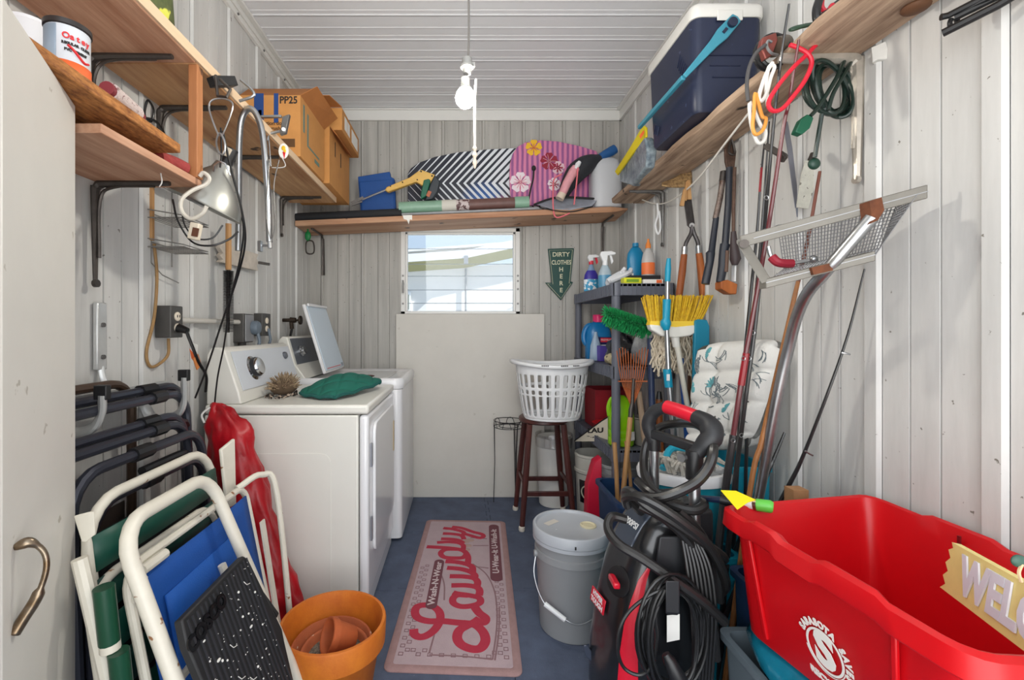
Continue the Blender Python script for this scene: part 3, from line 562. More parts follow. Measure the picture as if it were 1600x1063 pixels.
# ================================================================ dryer and washing machine
ENA = mat('enamel', (226, 224, 216), .28, var=.03, vs=4); ENF = mat('enamel_front', (232, 232, 234), .2, coat=.3)
GREYL = mat('control_grey', (206, 210, 216), .35); DKG = mat('dark_console', (92, 96, 104), .4)
def rrect(w, h, r, n=4):                                      # rounded rectangle outline, centred
    o = []
    for cx, cy, a0 in ((w / 2 - r, h / 2 - r, 0), (-w / 2 + r, h / 2 - r, 90), (-w / 2 + r, -h / 2 + r, 180), (w / 2 - r, -h / 2 + r, 270)):
        o += [(cx + r * math.cos(math.radians(a0 + 90 * i / n)), cy + r * math.sin(math.radians(a0 + 90 * i / n))) for i in range(n + 1)]
    return o
dy0, dy1 = 1.925, 2.655; dxb, dxf = -1.085, -.392; dz = .892
con = [(-1.083, .935), (-1.083, 1.15), (-1.062, 1.178), (-1.025, 1.178), (-1.005, 1.165), (-.945, .985), (-.935, .937)]
kn = V((-.975, 2.13, 1.075)); kd = V((.185, 0, .062)).normalized(); kf = frame(kd)
fm = (dy0 + dy1) / 2
S('clothes_dryer', 'white front-door clothes dryer with a round chrome knob and a flat side panel', 'dryer',
  ('body', B().bx(dxb, -.435, dy0, dy1, .02, dz), ENA, dict(bev=.006)),
  ('front_panel', B().bx(-.432, dxf, dy0 + .004, dy1 - .004, .10, dz), ENF, dict(bev=.016, seg=4)),
  ('kick_plate', B().bx(-.434, dxf - .012, dy0 + .006, dy1 - .006, .012, .098), ENF, dict(bev=.008)),
  ('top', B().bx(dxb, dxf + .002, dy0 - .002, dy1, dz + .004, .936), ENA, dict(bev=.012, seg=3)),
  ('side_emboss', B().prism(rrect(.46, .62, .04), (-.78, dy0, .42), (1, 0, 0), (0, 0, 1), .0025), ENA),
  ('door', B().prism(rrect(.56, .58, .05), (dxf, fm + .01, .55), (0, 1, 0), (0, 0, 1), .014), ENF, dict(bev=.004)),
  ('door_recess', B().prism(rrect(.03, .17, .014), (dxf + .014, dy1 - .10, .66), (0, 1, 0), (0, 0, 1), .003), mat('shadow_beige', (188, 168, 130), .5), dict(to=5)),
  ('hinge', B().bx(dxf, dxf + .008, dy0 + .045, dy0 + .065, .66, .76), mat('hinge_grey', (140, 142, 150), .35, m=.5), dict(to=5)),
  ('hinge', B().bx(dxf, dxf + .008, dy0 + .045, dy0 + .065, .34, .44), MC['hinge_grey'], dict(to=5)),
  ('console', B().loft([[V((x, y, z)) for x, z in con] for y in (dy0 + .012, dy1 - .012)]), ENA, dict(bev=.006)),
  ('control_panel', B().poly([(-1.0, dy0 + .05, 1.158), (-.945, dy0 + .05, .99), (-.945, dy1 - .03, .99), (-1.0, dy1 - .03, 1.158)], (.003, 0, .001)), GREYL, dict(to=9)),
  ('knob', B().lathe([(.058, 0), (.058, .006), (.045, .012), (.043, .036), (.038, .042), (.001, .043)], kn, 24, kf), mat('chrome', (200, 202, 206), .12, m=1), dict(to=9)),
  ('knob_grip', B().lathe([(.046, .010), (.046, .028), (.043, .03)], kn, 24, kf, cap=False), mat('knob_black', (34, 34, 38), .35), dict(to=9)),
  ('start_button', B().lathe([(.02, 0), (.02, .012), (.016, .02), (.001, .021)], (-.987, 2.53, 1.11), 14, kf), DKG, dict(to=9)),
  ('foot', B().cyl((-.46, dy0 + .05, 0), (-.46, dy0 + .05, .02), .02), BLACK), ('foot', B().cyl((-1.04, dy0 + .05, 0), (-1.04, dy0 + .05, .02), .02), BLACK),
  ('foot', B().cyl((-.46, dy1 - .05, 0), (-.46, dy1 - .05, .02), .02), BLACK), ('foot', B().cyl((-1.04, dy1 - .05, 0), (-1.04, dy1 - .05, .02), .02), BLACK))
wy0, wy1, wxf = 2.69, 3.37, -.345
def wring(x0, x1, y0, y1, z, r=.05):
    return [V(((x0 + x1) / 2 + a, (y0 + y1) / 2 + c, z)) for a, c in rrect(x1 - x0, y1 - y0, r)]
b = B().loft([wring(-1.085, wxf - .004, wy0, wy1, z, r) for z, r in ((.02, .03), (.06, .03), (.9, .04))])
tp = B().loft([wring(-1.085, wxf + d, wy0 - d, wy1 + d, z, r) for z, d, r in ((.903, 0, .05), (.92, .006, .06), (.95, .006, .06), (.965, -.004, .05), (.967, -.02, .05), (.955, -.045, .05), (.952, -.06, .05))])
hx0, hz0, hx1, hz1 = -.83, .985, -.965, 1.415
u = V((hx1 - hx0, 0, hz1 - hz0)).normalized(); nl = V((u.z, 0, -u.x)); Ll = V((hx1 - hx0, 0, hz1 - hz0)).length
def lid(a, s, o): return V((hx0, 0, hz0)) + u * (s * Ll) + nl * o + V((0, a, 0))
la, lb = 2.80, 3.25
lidp = lambda pad, o: [lid(la + pad, 0 + pad / Ll, o), lid(lb - pad, pad / Ll, o), lid(lb - pad - .012, 1 - pad / Ll * 1.0, o), lid(la + pad + .012, 1 - pad / Ll, o)]
wk = [(-1.084, .96), (-1.084, 1.19), (-1.06, 1.215), (-1.03, 1.21), (-.985, 1.05), (-.93, .975), (-.92, .96)]
S('washing_machine', 'white top-loading washing machine with its lid standing open by the back wall', 'washer',
  ('body', b, ENF), ('top', tp, ENF, dict(sharp=50)),
  ('console', B().loft([[V((x, y, z)) for x, z in wk] for y in (wy0 + .01, wy1 - .01)]), ENA, dict(bev=.006)), ('control_panel', B().poly([(-1.028, wy0 + .04, 1.2), (-.982, wy0 + .04, 1.045), (-.982, wy1 - .03, 1.045), (-1.028, wy1 - .03, 1.2)], (.003, 0, .001)), DKG, dict(to=2)),
  ('dial', B().lathe([(.034, 0), (.034, .012), (.026, .02), (.026, .034), (.001, .035)], (-1.0, 2.83, 1.12), 18, frame((.16, 0, .05))), MC['chrome'], dict(to=2)),
  ('lid', B().loft([lidp(0, -.02), lidp(0, .0)]), ENF, dict(bev=.006)), ('lid_lining', B().loft([lidp(.014, .0), lidp(.014, .006)]), mat('lid_lining', (206, 220, 232), .3), dict(to=5, bev=.003)),
  ('lid_lip', B().loft([[lid(la + .03, 1 - .04, o), lid(lb - .03, 1 - .04, o), lid(lb - .03, 1.0, o), lid(la + .03, 1.0, o)] for o in (.006, .018)]), ENF, dict(to=5, bev=.003)),
  ('warning_print', B().loft([[lid(la + .04, .05, o), lid(lb - .1, .05, o), lid(lb - .1, .065, o), lid(la + .04, .065, o)] for o in (.006, .0066)]), mat('pink_print', (206, 120, 120), .5), dict(to=5)),
  ('label', B().loft([[lid(lb - .08, .04, o), lid(lb - .03, .04, o), lid(lb - .03, .09, o), lid(lb - .08, .09, o)] for o in (.006, .0066)]), mat('grey_label', (150, 158, 170), .5), dict(to=5)),
  ('tub_opening', B().loft([wring(-.80, -.45, 2.78, 3.28, z, .08) for z in (.9535, .958)]), mat('pale_enamel', (214, 214, 212), .3)))
# quilted pot holder and dried clump on the dryer
A_, B_, C_, D_ = V((-.80, 2.17, .94)), V((-.56, 2.0, .942)), V((-.402, 2.48, .965)), V((-.64, 2.56, .99))
def quilt(u, v):
    p = (A_ * (1 - u) + B_ * u) * (1 - v) + (D_ * (1 - u) + C_ * u) * v
    bow = math.sin(math.pi * u) * math.sin(math.pi * v)
    q = abs(math.sin(math.pi * (u + v) * 3)) * abs(math.sin(math.pi * (u - v) * 3))
    rnd = 1 - .18 * (abs(u - .5) * 2) ** 4 * (abs(v - .5) * 2) ** 4
    c = (A_ + B_ + C_ + D_) / 4
    return c + (p - c) * rnd + V((0, 0, .055 * bow ** .7 + .010 * q ** .35 + .003))
rim = [quilt(i / 16, 0) for i in range(17)] + [quilt(1, i / 16) for i in range(1, 17)] + [quilt(1 - i / 16, 1) for i in range(1, 17)] + [quilt(0, 1 - i / 16) for i in range(1, 16)]
GQ = mat('green_quilt', (20, 108, 92), .8, bump=.5, bs=300, var=.2, vs=12)
b = B()
for i, p in enumerate(rim):
    q = rim[(i + 1) % len(rim)]
    for t in (0, .33, .66): b.ball(p.lerp(q, t), .0085, n=6, m=4)
S('green_pot_holder', 'quilted green pot holder with a beaded edge draped on the dryer corner', 'pot holder', ('quilt', B().grid(quilt, 48, 48), GQ, dict(solid=.006, sharp=180)), ('beaded_edge', b, mat('dark_green_edge', (14, 84, 78), .7)), ('brown_patch', B().ball(quilt(.62, .93) + V((0, 0, .004)), .035, .02, .006), mat('brown_spot', (74, 46, 40), .8)))
c = V((-.855, 2.20, .9375)); b = B(); core = B().ball(c + V((0, 0, .041)), .06, .09, .038)
for i in range(170):
    a, e = R(0, 6.28), R(.05, 1.4); d = V((math.cos(a) * math.cos(e), math.sin(a) * math.cos(e), math.sin(e)))
    p = c + V((d.x * .06, d.y * .10, .034 + d.z * .055)); b.tube([p - d * .03, p + d * R(.008, .028) + V((R(-.008, .008), R(-.008, .008), 0))], [.006, .0015], 5)
bd = B()
for i in range(60):
    a = R(0, 6.28); rr = R(.06, .13); bd.ball(c + V((rr * math.cos(a) * .55, rr * math.sin(a) * 1.0 - .02, .0075)), R(.004, .007), n=6, m=4)
DRY = mat('dried_tan', (186, 162, 130), .85, var=.7, vs=60, rgb2=(80, 62, 48))
o = S('dried_clump', 'spiky brown clump of dried seed pods on top of the dryer', 'dried plant', ('core', core, mat('dried_brown', (92, 74, 56), .9)), ('spikes', b, DRY), ('crumbs', bd, mat('dark_crumbs', (46, 38, 34), .9, spots=(190, 170, 150), ss=60, st2=.5)))
for q in t_parts[o.name][1:]: q['kind'] = 'stuff'

# ================================================================ red bag
pl_ = [(-.965, 1.80, .955, .02), (-.93, 1.79, .93, .05), (-.905, 1.78, .86, .085), (-.88, 1.775, .72, .10), (-.845, 1.77, .55, .115), (-.815, 1.765, .38, .13), (-.765, 1.765, .24, .145), (-.735, 1.765, .12, .15), (-.74, 1.765, .04, .13), (-.76, 1.765, .004, .09)]
rings = []
for k, (x, yy, z, r) in enumerate(pl_):
    rings.append([V((x + r * math.cos(a) * (1 + .10 * math.sin(3 * a + k * 1.7) + .05 * math.sin(7 * a + k)), yy + .62 * r * math.sin(a) * (1 + .12 * math.sin(4 * a + k * 2.1)), z + .012 * math.sin(5 * a + k))) for a in [i * 2 * math.pi / 28 for i in range(28)]])
S('red_bag', 'long red nylon chair bag standing against the dryer side', 'bag', ('bag', B().loft(rings), mat('red_nylon', (178, 10, 26), .4, var=.35, vs=9, bump=.9, bs=20), dict(sub=2, sharp=180, disp=(.05, .07))), ('drawstring', B().tube(cr([(-.97, 1.76, .955), (-.99, 1.74, .93), (-.975, 1.73, .90)], 5), .004, 6), MC['white_cord']))

# ================================================================ wall hooks and folded chairs on the left
SIL = mat('brushed_silver', (206, 207, 206), .32, m=.45, var=.12, vs=14)
S('broom_clip', 'silver metal clip strip screwed to the wall under the shelf bracket', 'clip', ('strip', B().bx(XW + .002, XW + .018, 1.40, 1.44, 1.13, 1.34), SIL, dict(bev=.004)), ('screw', B().cyl((XW + .018, 1.42, 1.27), (XW + .024, 1.42, 1.27), .007), DULL), ('screw', B().cyl((XW + .018, 1.42, 1.17), (XW + .024, 1.42, 1.17), .007), DULL),
  ('tongue', B().tube(cr([(XW + .012, 1.42, 1.14), (XW + .02, 1.42, 1.10), (XW + .04, 1.42, 1.08)], 5), .01, 8, sq=.5), SIL))
def jhook(y, zt, zb, xt):
    pts = cr([(XW + .01, y, zb + .05), (XW + .03, y, zb + .012), ((XW + xt) / 2 - .01, y, zb), (xt - .025, y, zb + .018), (xt - .002, y, zb + .06), (xt, y, zt)], 7)
    return [('hook', B().tube(pts, .019, 10, sq=.55), SIL), ('cap', B().box((xt, y, zt + .008), (.036, .02, .04)), BLACK, dict(bev=.003))]
h1, h2 = jhook(1.25, 1.075, .968, -.985), jhook(1.62, 1.085, .935, -.985)
S('hook_rail', 'silver wall rail with two black tipped hooks holding the folded chairs', 'hook rail', ('rail', B().bx(XW + .004, XW + .014, 1.1, 1.75, 1.0, 1.06), SIL), h1[0], (h1[1][0], h1[1][1], h1[1][2], dict(bev=.003, to=1)), h2[0], (h2[1][0], h2[1][1], h2[1][2], dict(bev=.003, to=3)))
def Uframe(xf, y0, y1, zt, zb, r=.09, n=5):                   # inverted U in the plane X = xf(z)
    o = [(y0, zb)] + [(y0 + r - r * math.cos(math.radians(a)), zt - r + r * math.sin(math.radians(a))) for a in [90 * i / n for i in range(n + 1)]] + [(y1 - r + r * math.sin(math.radians(a)), zt - r + r * math.cos(math.radians(a))) for a in [90 * i / n for i in range(n + 1)]] + [(y1, zb)]
    return [V((xf(z), y, z)) for y, z in o]
BRZ = mat('bronze_tube', (88, 70, 58), .4, m=.5)
BFAB = mat('black_mesh_fabric', (30, 30, 34), .85, bump=.4, bs=400)
lean = lambda x0, z0, s: (lambda z: x0 + s * (z0 - z))
def fabric(xf, y0, y1, z0, z1, off=.0):
    return B().grid(lambda u, v: V((xf(z0 + (z1 - z0) * v) + off + .012 * math.sin(math.pi * u), y0 + (y1 - y0) * u, z0 + (z1 - z0) * v)), 8, 6)
S('bronze_folding_chair', 'bronze tube folding chair hung flat against the wall behind the black chairs', 'chair', ('frame', B().tube(Uframe(lean(-1.085, 1.0, .0), .95, 1.50, 1.085, .25), .014, 10), BRZ), ('sling', fabric(lean(-1.095, 1, .0), .97, 1.48, .3, .7), mat('brown_sling', (74, 62, 54), .8), dict(solid=.004)), ('brace', B().tube([(-1.082, .965, .6), (-1.082, 1.485, .6)], .009, 8), BRZ))
def blackchair(name, label, xa, xb, za, zb, y0, y1, band_y):
    S(name, label, 'chair', ('frame', B().tube(Uframe(lean(xa, za, .04), y0, y1, za, .10), .0145, 10), BLKM), ('frame', B().tube(Uframe(lean(xb, zb, .04), y0 + .02, y1 - .035, zb, .08), .0145, 10), BLKM),
      ('joint', B().tube([(xa, band_y - .035, za), (xa, band_y + .035, za)], .021, 10).tube([(xb, band_y - .03, zb), (xb, band_y + .03, zb)], .021, 10), BLACK),
      ('sling', fabric(lean((xa + xb) / 2, za, .04), y0 + .02, y1 - .03, .15, min(za - .22, .70)), BFAB, dict(solid=.004)), ('armrest', B().tube(cr([(xb + .01, y1 - .05, zb - .12), (xb + .02, y1 - .10, zb - .10), (xb + .02, y1 - .28, zb - .10)], 5), .013, 8), BLACK), group='black folding chairs by the wall')
blackchair('folding_chair', 'black folding chair hanging highest on the wall hooks', -1.035, -1.0, 1.055, 1.032, .98, 1.69, 1.50)
blackchair('folding_chair', 'black folding chair whose twin tubes sit just below the hooks', -.975, -.945, .965, .945, .98, 1.60, 1.42)
blackchair('folding_chair', 'black folding chair lowest of the stack, behind the white frames', -.912, -.885, .905, .83, 1.06, 1.60, 1.80 - .5)
xe = lean(-.83, .86, .12)
GS = mat('green_strap', (12, 62, 52), .55, var=.15, vs=20); GSL = mat('green_slat', (18, 76, 62), .45)
parts = [('frame', B().tube(Uframe(xe, 1.0, 1.50, .865, .06, .10), .0125, 12), WTUBE), ('frame', B().tube(Uframe(lean(-.80, .72, .15), .97, 1.46, .70, .05, .08), .011, 12), WTUBE)]
for i in range(6):
    z1 = .80 - i * .095
    parts.append(('strap', B().grid(lambda u, v: V((xe(z1 - .078 * v) + .012 + .004 * math.sin(3.14 * u), 1.0 + .5 * u, z1 - .078 * v)), 6, 2), GS if i % 2 else GSL, dict(solid=.004)))
for k in range(4):
    za = .735 - .13 * k; xk = -.722 + .03 * k
    parts += [('rolled_strap', B().tube([(xk, .92, za), (xk + .008, .925, za - .115)], .019, 12), mat('green_vinyl', (14, 68, 46), .35)), ('band', B().tube([(xk + .008, .925, za - .114), (xk + .010, .925, za - .131)], .0185, 12), WTUBE)]
parts += [
          ('arm_bracket', B().poly([(-.80, 1.50, .86), (-.79, 1.57, .88), (-.775, 1.55, .66), (-.785, 1.51, .66)], (.012, 0, 0)), WTUBE, dict(bev=.004)),
          ('leg', B().tube([(-.775, .925, .79), (-.70, .93, .45), (-.60, .93, .03)], .0145, 10), WTUBE), ('foot_plate', B().poly(IP((114, 806, .95), (140, 799, .96), (143, 835, .96), (127, 848, .95)), (.01, 0, 0)), WTUBE, dict(bev=.004))]
S('green_beach_chair', 'white framed beach chair with dark green vinyl straps, folded', 'chair', *parts)
xbp = lean(-.735, .72, .20)
BLU = mat('blue_canvas', (8, 76, 158), .75, bump=.3, bs=300, var=.12, vs=6)
def blue(u, v): z = .70 - .42 * v; return V((xbp(z) + .012 + .006 * math.sin(3.14 * u), 1.02 + .5 * u - .0 * v, z))
S('blue_beach_chair', 'white framed beach chair with bright blue canvas behind the step stool', 'chair',
  ('frame', B().tube(Uframe(xbp, .995, 1.545, .725, .04, .05), .0105, 10), WTUBE), ('canvas', B().grid(blue, 12, 10), BLU, dict(solid=.005)),
  ('pocket', B().grid(lambda u, v: V((xbp(.63 - .34 * v) + .022, 1.07 + .36 * u, .63 - .34 * v)), 8, 6), mat('blue_pocket', (12, 84, 170), .75, bump=.3, bs=300), dict(solid=.006, to=1)),
  ('stub', B().tube([(xbp(.72) + .02, 1.02, .715), (xbp(.72) + .02, 1.10, .715)], .012, 10), WTUBE), ('stub', B().tube([(xbp(.70) + .015, 1.0, .66), (xbp(.70) + .03, 1.0, .71)], .012, 10), WTUBE),
  ('leg', B().tube(cr([(xbp(.74), 1.50, .73), (-.70, 1.60, .745), (-.66, 1.635, .66), (-.60, 1.64, .05)], 6), .0105, 10), WTUBE), ('side_bar', B().bar((xbp(.6) + .03, 1.56, .60), (-.60, 1.56, .08), .03, .006, (1, 0, 0)), WTUBE))
# step stool
s_ = .37; xs_ = lean(-.71, .84, s_)
def ss(z, y, o=0): return V((xs_(z) + o * .94, y, z + o * .34))
leg = [V((xs_(z), y, z)) for y, z in [(.945, .03), (.945, .5)]]
uf = Uframe(xs_, .945, 1.29, .845, .02, .075)
uf[-1] = V((xs_(.02), 1.36, .02))
pz = lambda k: [ss(.630, .955, k), ss(.630, 1.225, k), ss(.615, 1.24, k), ss(.40, 1.275, k), ss(.37, 1.265, k), ss(.25, 1.235, k), ss(.25, .965, k), ss(.58, .945, k)]
rb = B()
for i in range(17):
    y = .965 + i * .0165; rb.loft([[ss(.62, y, k), ss(.62, y + .004, k), ss(.27, y + .004, k), ss(.27, y, k)] for k in (.05, .053)])
sp = B(); rs = random.Random(5)
for i in range(120):
    z, y = rs.uniform(.30, .615), rs.uniform(.97, 1.23); q = rs.random(); rr = .0009 + .0026 * q ** 4
    sp.ball(ss(z, y, .0535), rr, rr * rs.choice((1, 1, 2.2)), rr, 6, 4)
for i in range(4):
    z, y = rs.uniform(.32, .6), rs.uniform(.98, 1.2); sp.tube([ss(z, y, .0535), ss(z - .012, y + .008, .0535), ss(z - .016, y + .022, .0535)], .001, 5)
o = S('step_stool', 'folded step stool with white tube legs and a black paint-spattered ribbed step', 'step stool',
  ('frame', B().tube(uf, .0165, 14), WTUBE), ('frame', B().tube([ss(.62, .985, -.03), ss(.02, .985, -.05)], .011, 10).tube([ss(.62, 1.25, -.03), ss(.02, 1.30, -.05)], .011, 10).tube([ss(.5, .985, -.035), ss(.5, 1.25, -.035)], .009, 10), WTUBE),
  ('step', B().loft([pz(.03), pz(.05)]), mat('spattered_black', (34, 34, 36), .6, var=.3, vs=20), dict(bev=.004)), ('rib', rb, mat('rib_black', (48, 48, 52), .5), dict(to=2)), ('paint_specks', sp, mat('white_paint', (226, 224, 218), .6), dict(to=2)),
  ('lettering', B().text('COSCO', .042, ss(.585, 1.015, .0535), (-.0, .985, .17), V((-.33, -.16, .92)), h=.004, bold=.002, squash=1.0), mat('glossy_black', (16, 16, 18), .25), dict(to=2)),
  ('brace', B().bar(ss(.50, 1.30, .0), ss(.42, 1.305, .02), .02, .03), BLACK, dict(bev=.003)), ('foot', B().bar(ss(.18, 1.25, .04), ss(.06, 1.36, .05), .05, .03), mat('navy_rubber', (44, 50, 62), .6), dict(bev=.004)),
  ('foot_cap', B().cyl(ss(.04, .945), ss(.004, .945), .02), BLACK), ('lower_plate', B().loft([[ss(.30, .95, k), ss(.30, 1.16, k), ss(.10, 1.16, k), ss(.10, .95, k)] for k in (-.02, .0)]), BLACK, dict(bev=.004)))
for q in t_parts[o.name]:
    if q.name.startswith('paint_specks'): q['kind'] = 'stuff'

# ================================================================ terracotta pots
TC = mat('terracotta', (214, 122, 30), .65, var=.14, vs=9, rgb2=(190, 96, 24), bump=.15, bs=120); TC2 = mat('terracotta_dull', (186, 98, 56), .8, var=.25, vs=14, rgb2=(160, 84, 52), spots=(206, 176, 150), ss=30, st2=.68)
pc = V((-.42, 1.5, 0)); tilt = M.Rotation(math.radians(0), 3, 'Y')
def pot(b, c, r, h, Rm=None, th=.012):
    return b.lathe([(r * .62, 0), (r * .66, .004), (r * .88, h * .74), (r * .88 + .002, h * .745), (r * .98, h * .75), (r, h * .98), (r - .003, h), (r - th, h), (r - th - .004, h * .95), (r * .84, h * .72), (r * .62, .03), (.002, .03)], c, 40, Rm)
S('terracotta_pot', 'large orange terracotta pot on the floor holding smaller pots', 'pot', ('terracotta_pot', pot(B(), pc, .172, .30), TC, dict(sharp=50)))
m1 = pc + V((.0, -.008, .118))
S('nested_pot', 'medium terracotta pot nested inside the large orange pot', 'pot', ('nested_pot', pot(B(), m1, .130, .115, M.Rotation(.10, 3, 'X'), .007), TC2, dict(sharp=50)))
m2 = m1 + V((.012, -.012, .022))
S('pot_liner', 'terracotta pot full of grey grit inside the nested pot', 'pot', ('body', pot(B(), m2, .108, .085, M.Rotation(.12, 3, 'X'), .006), TC2, dict(sharp=50)), ('grit', B().lathe([(.09, .0), (.088, .01), (.05, .016), (.001, .017)], m2 + V((0, 0, .05)), 30, M.Rotation(.12, 3, 'X')), mat('grit', (150, 140, 122), .95, var=.6, vs=90, rgb2=(70, 62, 52), bump=1, bs=200)))
Rt = frame(V((-.72, -.42, .35)))
S('tiny_pot', 'smallest terracotta pot lying on its side on the grit', 'pot', ('tiny_pot', pot(B(), m2 + V((.052, .022, .098)), .054, .092, Rt, .005), mat('terracotta_brown', (186, 92, 46), .75, var=.2, vs=20), dict(sharp=50)))

# ================================================================ laundry mat
mo = V((.224, 1.64, .001)); ua = math.radians(2.8); UX = V((math.sin(ua), math.cos(ua), 0)); UY = V((-math.cos(ua), math.sin(ua), 0)); ML, MW = 1.325, .512
def mp(s, t, z=.0): return mo + UX * s + UY * t + V((0, 0, z))
def mring(pad, z, r=.02): return [mp(ML / 2 + a, MW / 2 + c, z) for a, c in rrect(ML - 2 * pad, MW - 2 * pad, max(r - pad * .3, .004))]
MB_ = mat('mat_border', (170, 136, 134), .95, var=.14, vs=30, bump=.6, bs=350); MF = mat('mat_field', (188, 166, 170), .95, var=.1, vs=14, bump=.5, bs=350); MP = mat('mat_panel', (186, 172, 174), .95, var=.1, vs=12, bump=.5, bs=350)
MR = mat('mat_red', (186, 50, 72), .9, var=.1, vs=20, bump=.4, bs=350); MM = mat('mat_maroon', (112, 66, 74), .9, bump=.4, bs=350); ML_ = mat('mat_line', (140, 108, 112), .95)
def im(x, y, z=.0105):                                        # a point measured on the mat in the photo crop
    return onz(600 + x / 4.04, 800 + y / 4.04, z)
sq = B()
def sqr(s, t, d=.019):
    for a in (0, 1): sq.loft([[mp(s + a * (d - .003), t, z), mp(s + a * (d - .003) + .003, t, z), mp(s + a * (d - .003) + .003, t + d, z), mp(s + a * (d - .003), t + d, z)] for z in (.0095, .0104)]); sq.loft([[mp(s, t + a * (d - .003), z), mp(s + d, t + a * (d - .003), z), mp(s + d, t + a * (d - .003) + .003, z), mp(s, t + a * (d - .003) + .003, z)] for z in (.0095, .0104)])
for i in range(30):
    for j in range(2):
        if (i + j) % 2 == 0: sqr(.075 + i * .0225, .45 - j * .0225)
        if (i + j) % 2 == 0 and i < 26: sqr(.075 + i * .0225, .045 + j * .0225)
for i in range(15):
    if i % 2: sqr(.075, .09 + i * .0225); 
    elif i in (0, 12, 14): sqr(.0975, .09 + i * .0225)
NS = [0]
def stroke(b, pts, wpx, z=.0105):
    NS[0] += 1; p = cr([im(x, y, z) for x, y in pts], 6); p = [q + V((0, 0, .0006 * i / len(p))) for i, q in enumerate(p)]; return b.ribbon(p, wpx * 1.12, (0, 0, 1), .0012 + .0001 * (NS[0] % 16))
lw = .037; L = B()
stroke(L, [(188, 742), (192, 775), (225, 792), (270, 782), (320, 745), (352, 690), (352, 640), (320, 605), (265, 590), (212, 600), (195, 635), (215, 672), (280, 692), (370, 692), (450, 700), (520, 706)], .033)
stroke(L, [(500, 704), (575, 716), (625, 760), (640, 815), (610, 862), (555, 868), (490, 842), (462, 800), (475, 752), (520, 722), (570, 700), (605, 675)], .036)
stroke(L, [(580, 690), (628, 700), (640, 672), (600, 640), (570, 600)], .036)
stroke(L, [(530, 530), (465, 528), (436, 548), (440, 580), (490, 600), (560, 594), (606, 575), (600, 545), (540, 530), (470, 520), (436, 512)], .03)
stroke(L, [(425, 466), (520, 466), (585, 478), (604, 500), (600, 530)], .032); stroke(L, [(415, 408), (500, 410), (565, 420), (590, 442), (588, 470)], .032)
stroke(L, [(398, 355), (480, 362), (545, 380), (575, 405), (560, 425)], .032); stroke(L, [(388, 314), (450, 318), (515, 330), (556, 350), (560, 385)], .032)
stroke(L, [(270, 222), (350, 226), (450, 235), (505, 250), (530, 285), (530, 325)], .03); stroke(L, [(470, 238), (390, 240), (358, 262), (380, 288), (450, 294), (500, 290), (520, 270)], .028)
stroke(L, [(335, 195), (410, 192), (470, 198), (500, 214), (500, 240)], .026); stroke(L, [(360, 172), (420, 174), (470, 182), (500, 200)], .028)
stroke(L, [(372, 138), (440, 142), (490, 152), (505, 175)], .026); stroke(L, [(375, 104), (440, 112), (500, 130), (500, 150)], .026); stroke(L, [(430, 96), (490, 104), (560, 128), (615, 142), (628, 158), (600, 166), (540, 150), (500, 138)], .024)
def shadow(b, pts, w): return stroke(b, pts, w, .0100)
ln = B()
for pts in ([(285, 895), (320, 770)], [(285, 905), (500, 915), (685, 935)], [(685, 935), (710, 750), (712, 600), (690, 480), (640, 390), (560, 330)], [(380, 560), (380, 460), (355, 380)], [(560, 215), (660, 215)], [(545, 165), (650, 172)], [(530, 330), (560, 345), (660, 358)], [(700, 940), (725, 760), (728, 600)]): stroke(ln, pts, .006, .0098)
bsk = B().poly([im(x, y, .0097) for x, y in ((520, 270), (640, 265), (660, 320), (650, 345), (560, 338))], (0, 0, .0008)); clo = B()
for x, y in ((510, 190), (525, 215), (512, 240), (540, 180)): clo.ball(im(x, y, .010), .03, .022, .0022)
def pill(s0, t0, s1, w):
    r = w / 2; a = [(s0 + r + r * math.cos(math.radians(q)), t0 + r * math.sin(math.radians(q))) for q in range(90, 271, 18)] + [(s1 - r + r * math.cos(math.radians(q)), t0 + r * math.sin(math.radians(q))) for q in range(-90, 91, 18)]
    return [mp(x, y, .0102) for x, y in a]
def ms(p): d = p - mo; return d.dot(UX), d.dot(UY)
w1, w2 = ms(im(300, 590)), ms(im(345, 335)); v1, v2 = ms(im(715, 420)), ms(im(690, 110))
tw, tv = (w1[1] + w2[1]) / 2, (v1[1] + v2[1]) / 2
S('laundry_mat', 'long pinkish laundry mat with big red script lying on the blue floor', 'mat',
  ('border', B().loft([mring(0, .0, .03), mring(0, .004, .03), mring(.006, .008, .03), mring(.022, .010, .02), mring(.030, .008, .02)]), MB_), ('field', B().loft([mring(.032, .004), mring(.032, .0088), mring(.040, .0096)]), MF),
  ('centre_panel', B().poly([im(x, y, .009) for x, y in ((290, 895), (690, 930), (712, 700), (700, 500), (640, 380), (540, 300), (380, 330), (372, 560), (320, 760))], (0, 0, .0009)), MP), ('line_drawing', ln, ML_), ('checkers', sq, ML_), ('washing_drawing', clo, mat('mat_tan', (178, 150, 140), .95)), ('basket_drawing', bsk, mat('mat_pale', (176, 168, 168), .95)),
  ('script', L, MR), ('label_pill', B().poly(pill(w1[0] - .03, tw, w2[0] + .05, .052), (0, 0, .0022)), MM), ('label_pill', B().poly(pill(v1[0] - .03, tv, v2[0] + .06, .062), (0, 0, .0022)), MM),
  ('lettering', B().text('Wash-N-Wear', .045, mp((w1[0] + w2[0]) / 2 + .01, tw, .0126), UX, UY, bold=.0008, squash=1.38), mat('mat_cream', (208, 190, 190), .9)), ('lettering', B().text('U-Wear-It U-Wash-It', .048, mp((v1[0] + v2[0]) / 2 + .015, tv, .0126), UX, UY, bold=.0008, squash=1.2), MC['mat_cream']))

for q in bpy.data.objects:
    if q.name.startswith(('checkers', 'line_drawing', 'washing_drawing', 'beaded_edge')): q['kind'] = 'stuff'
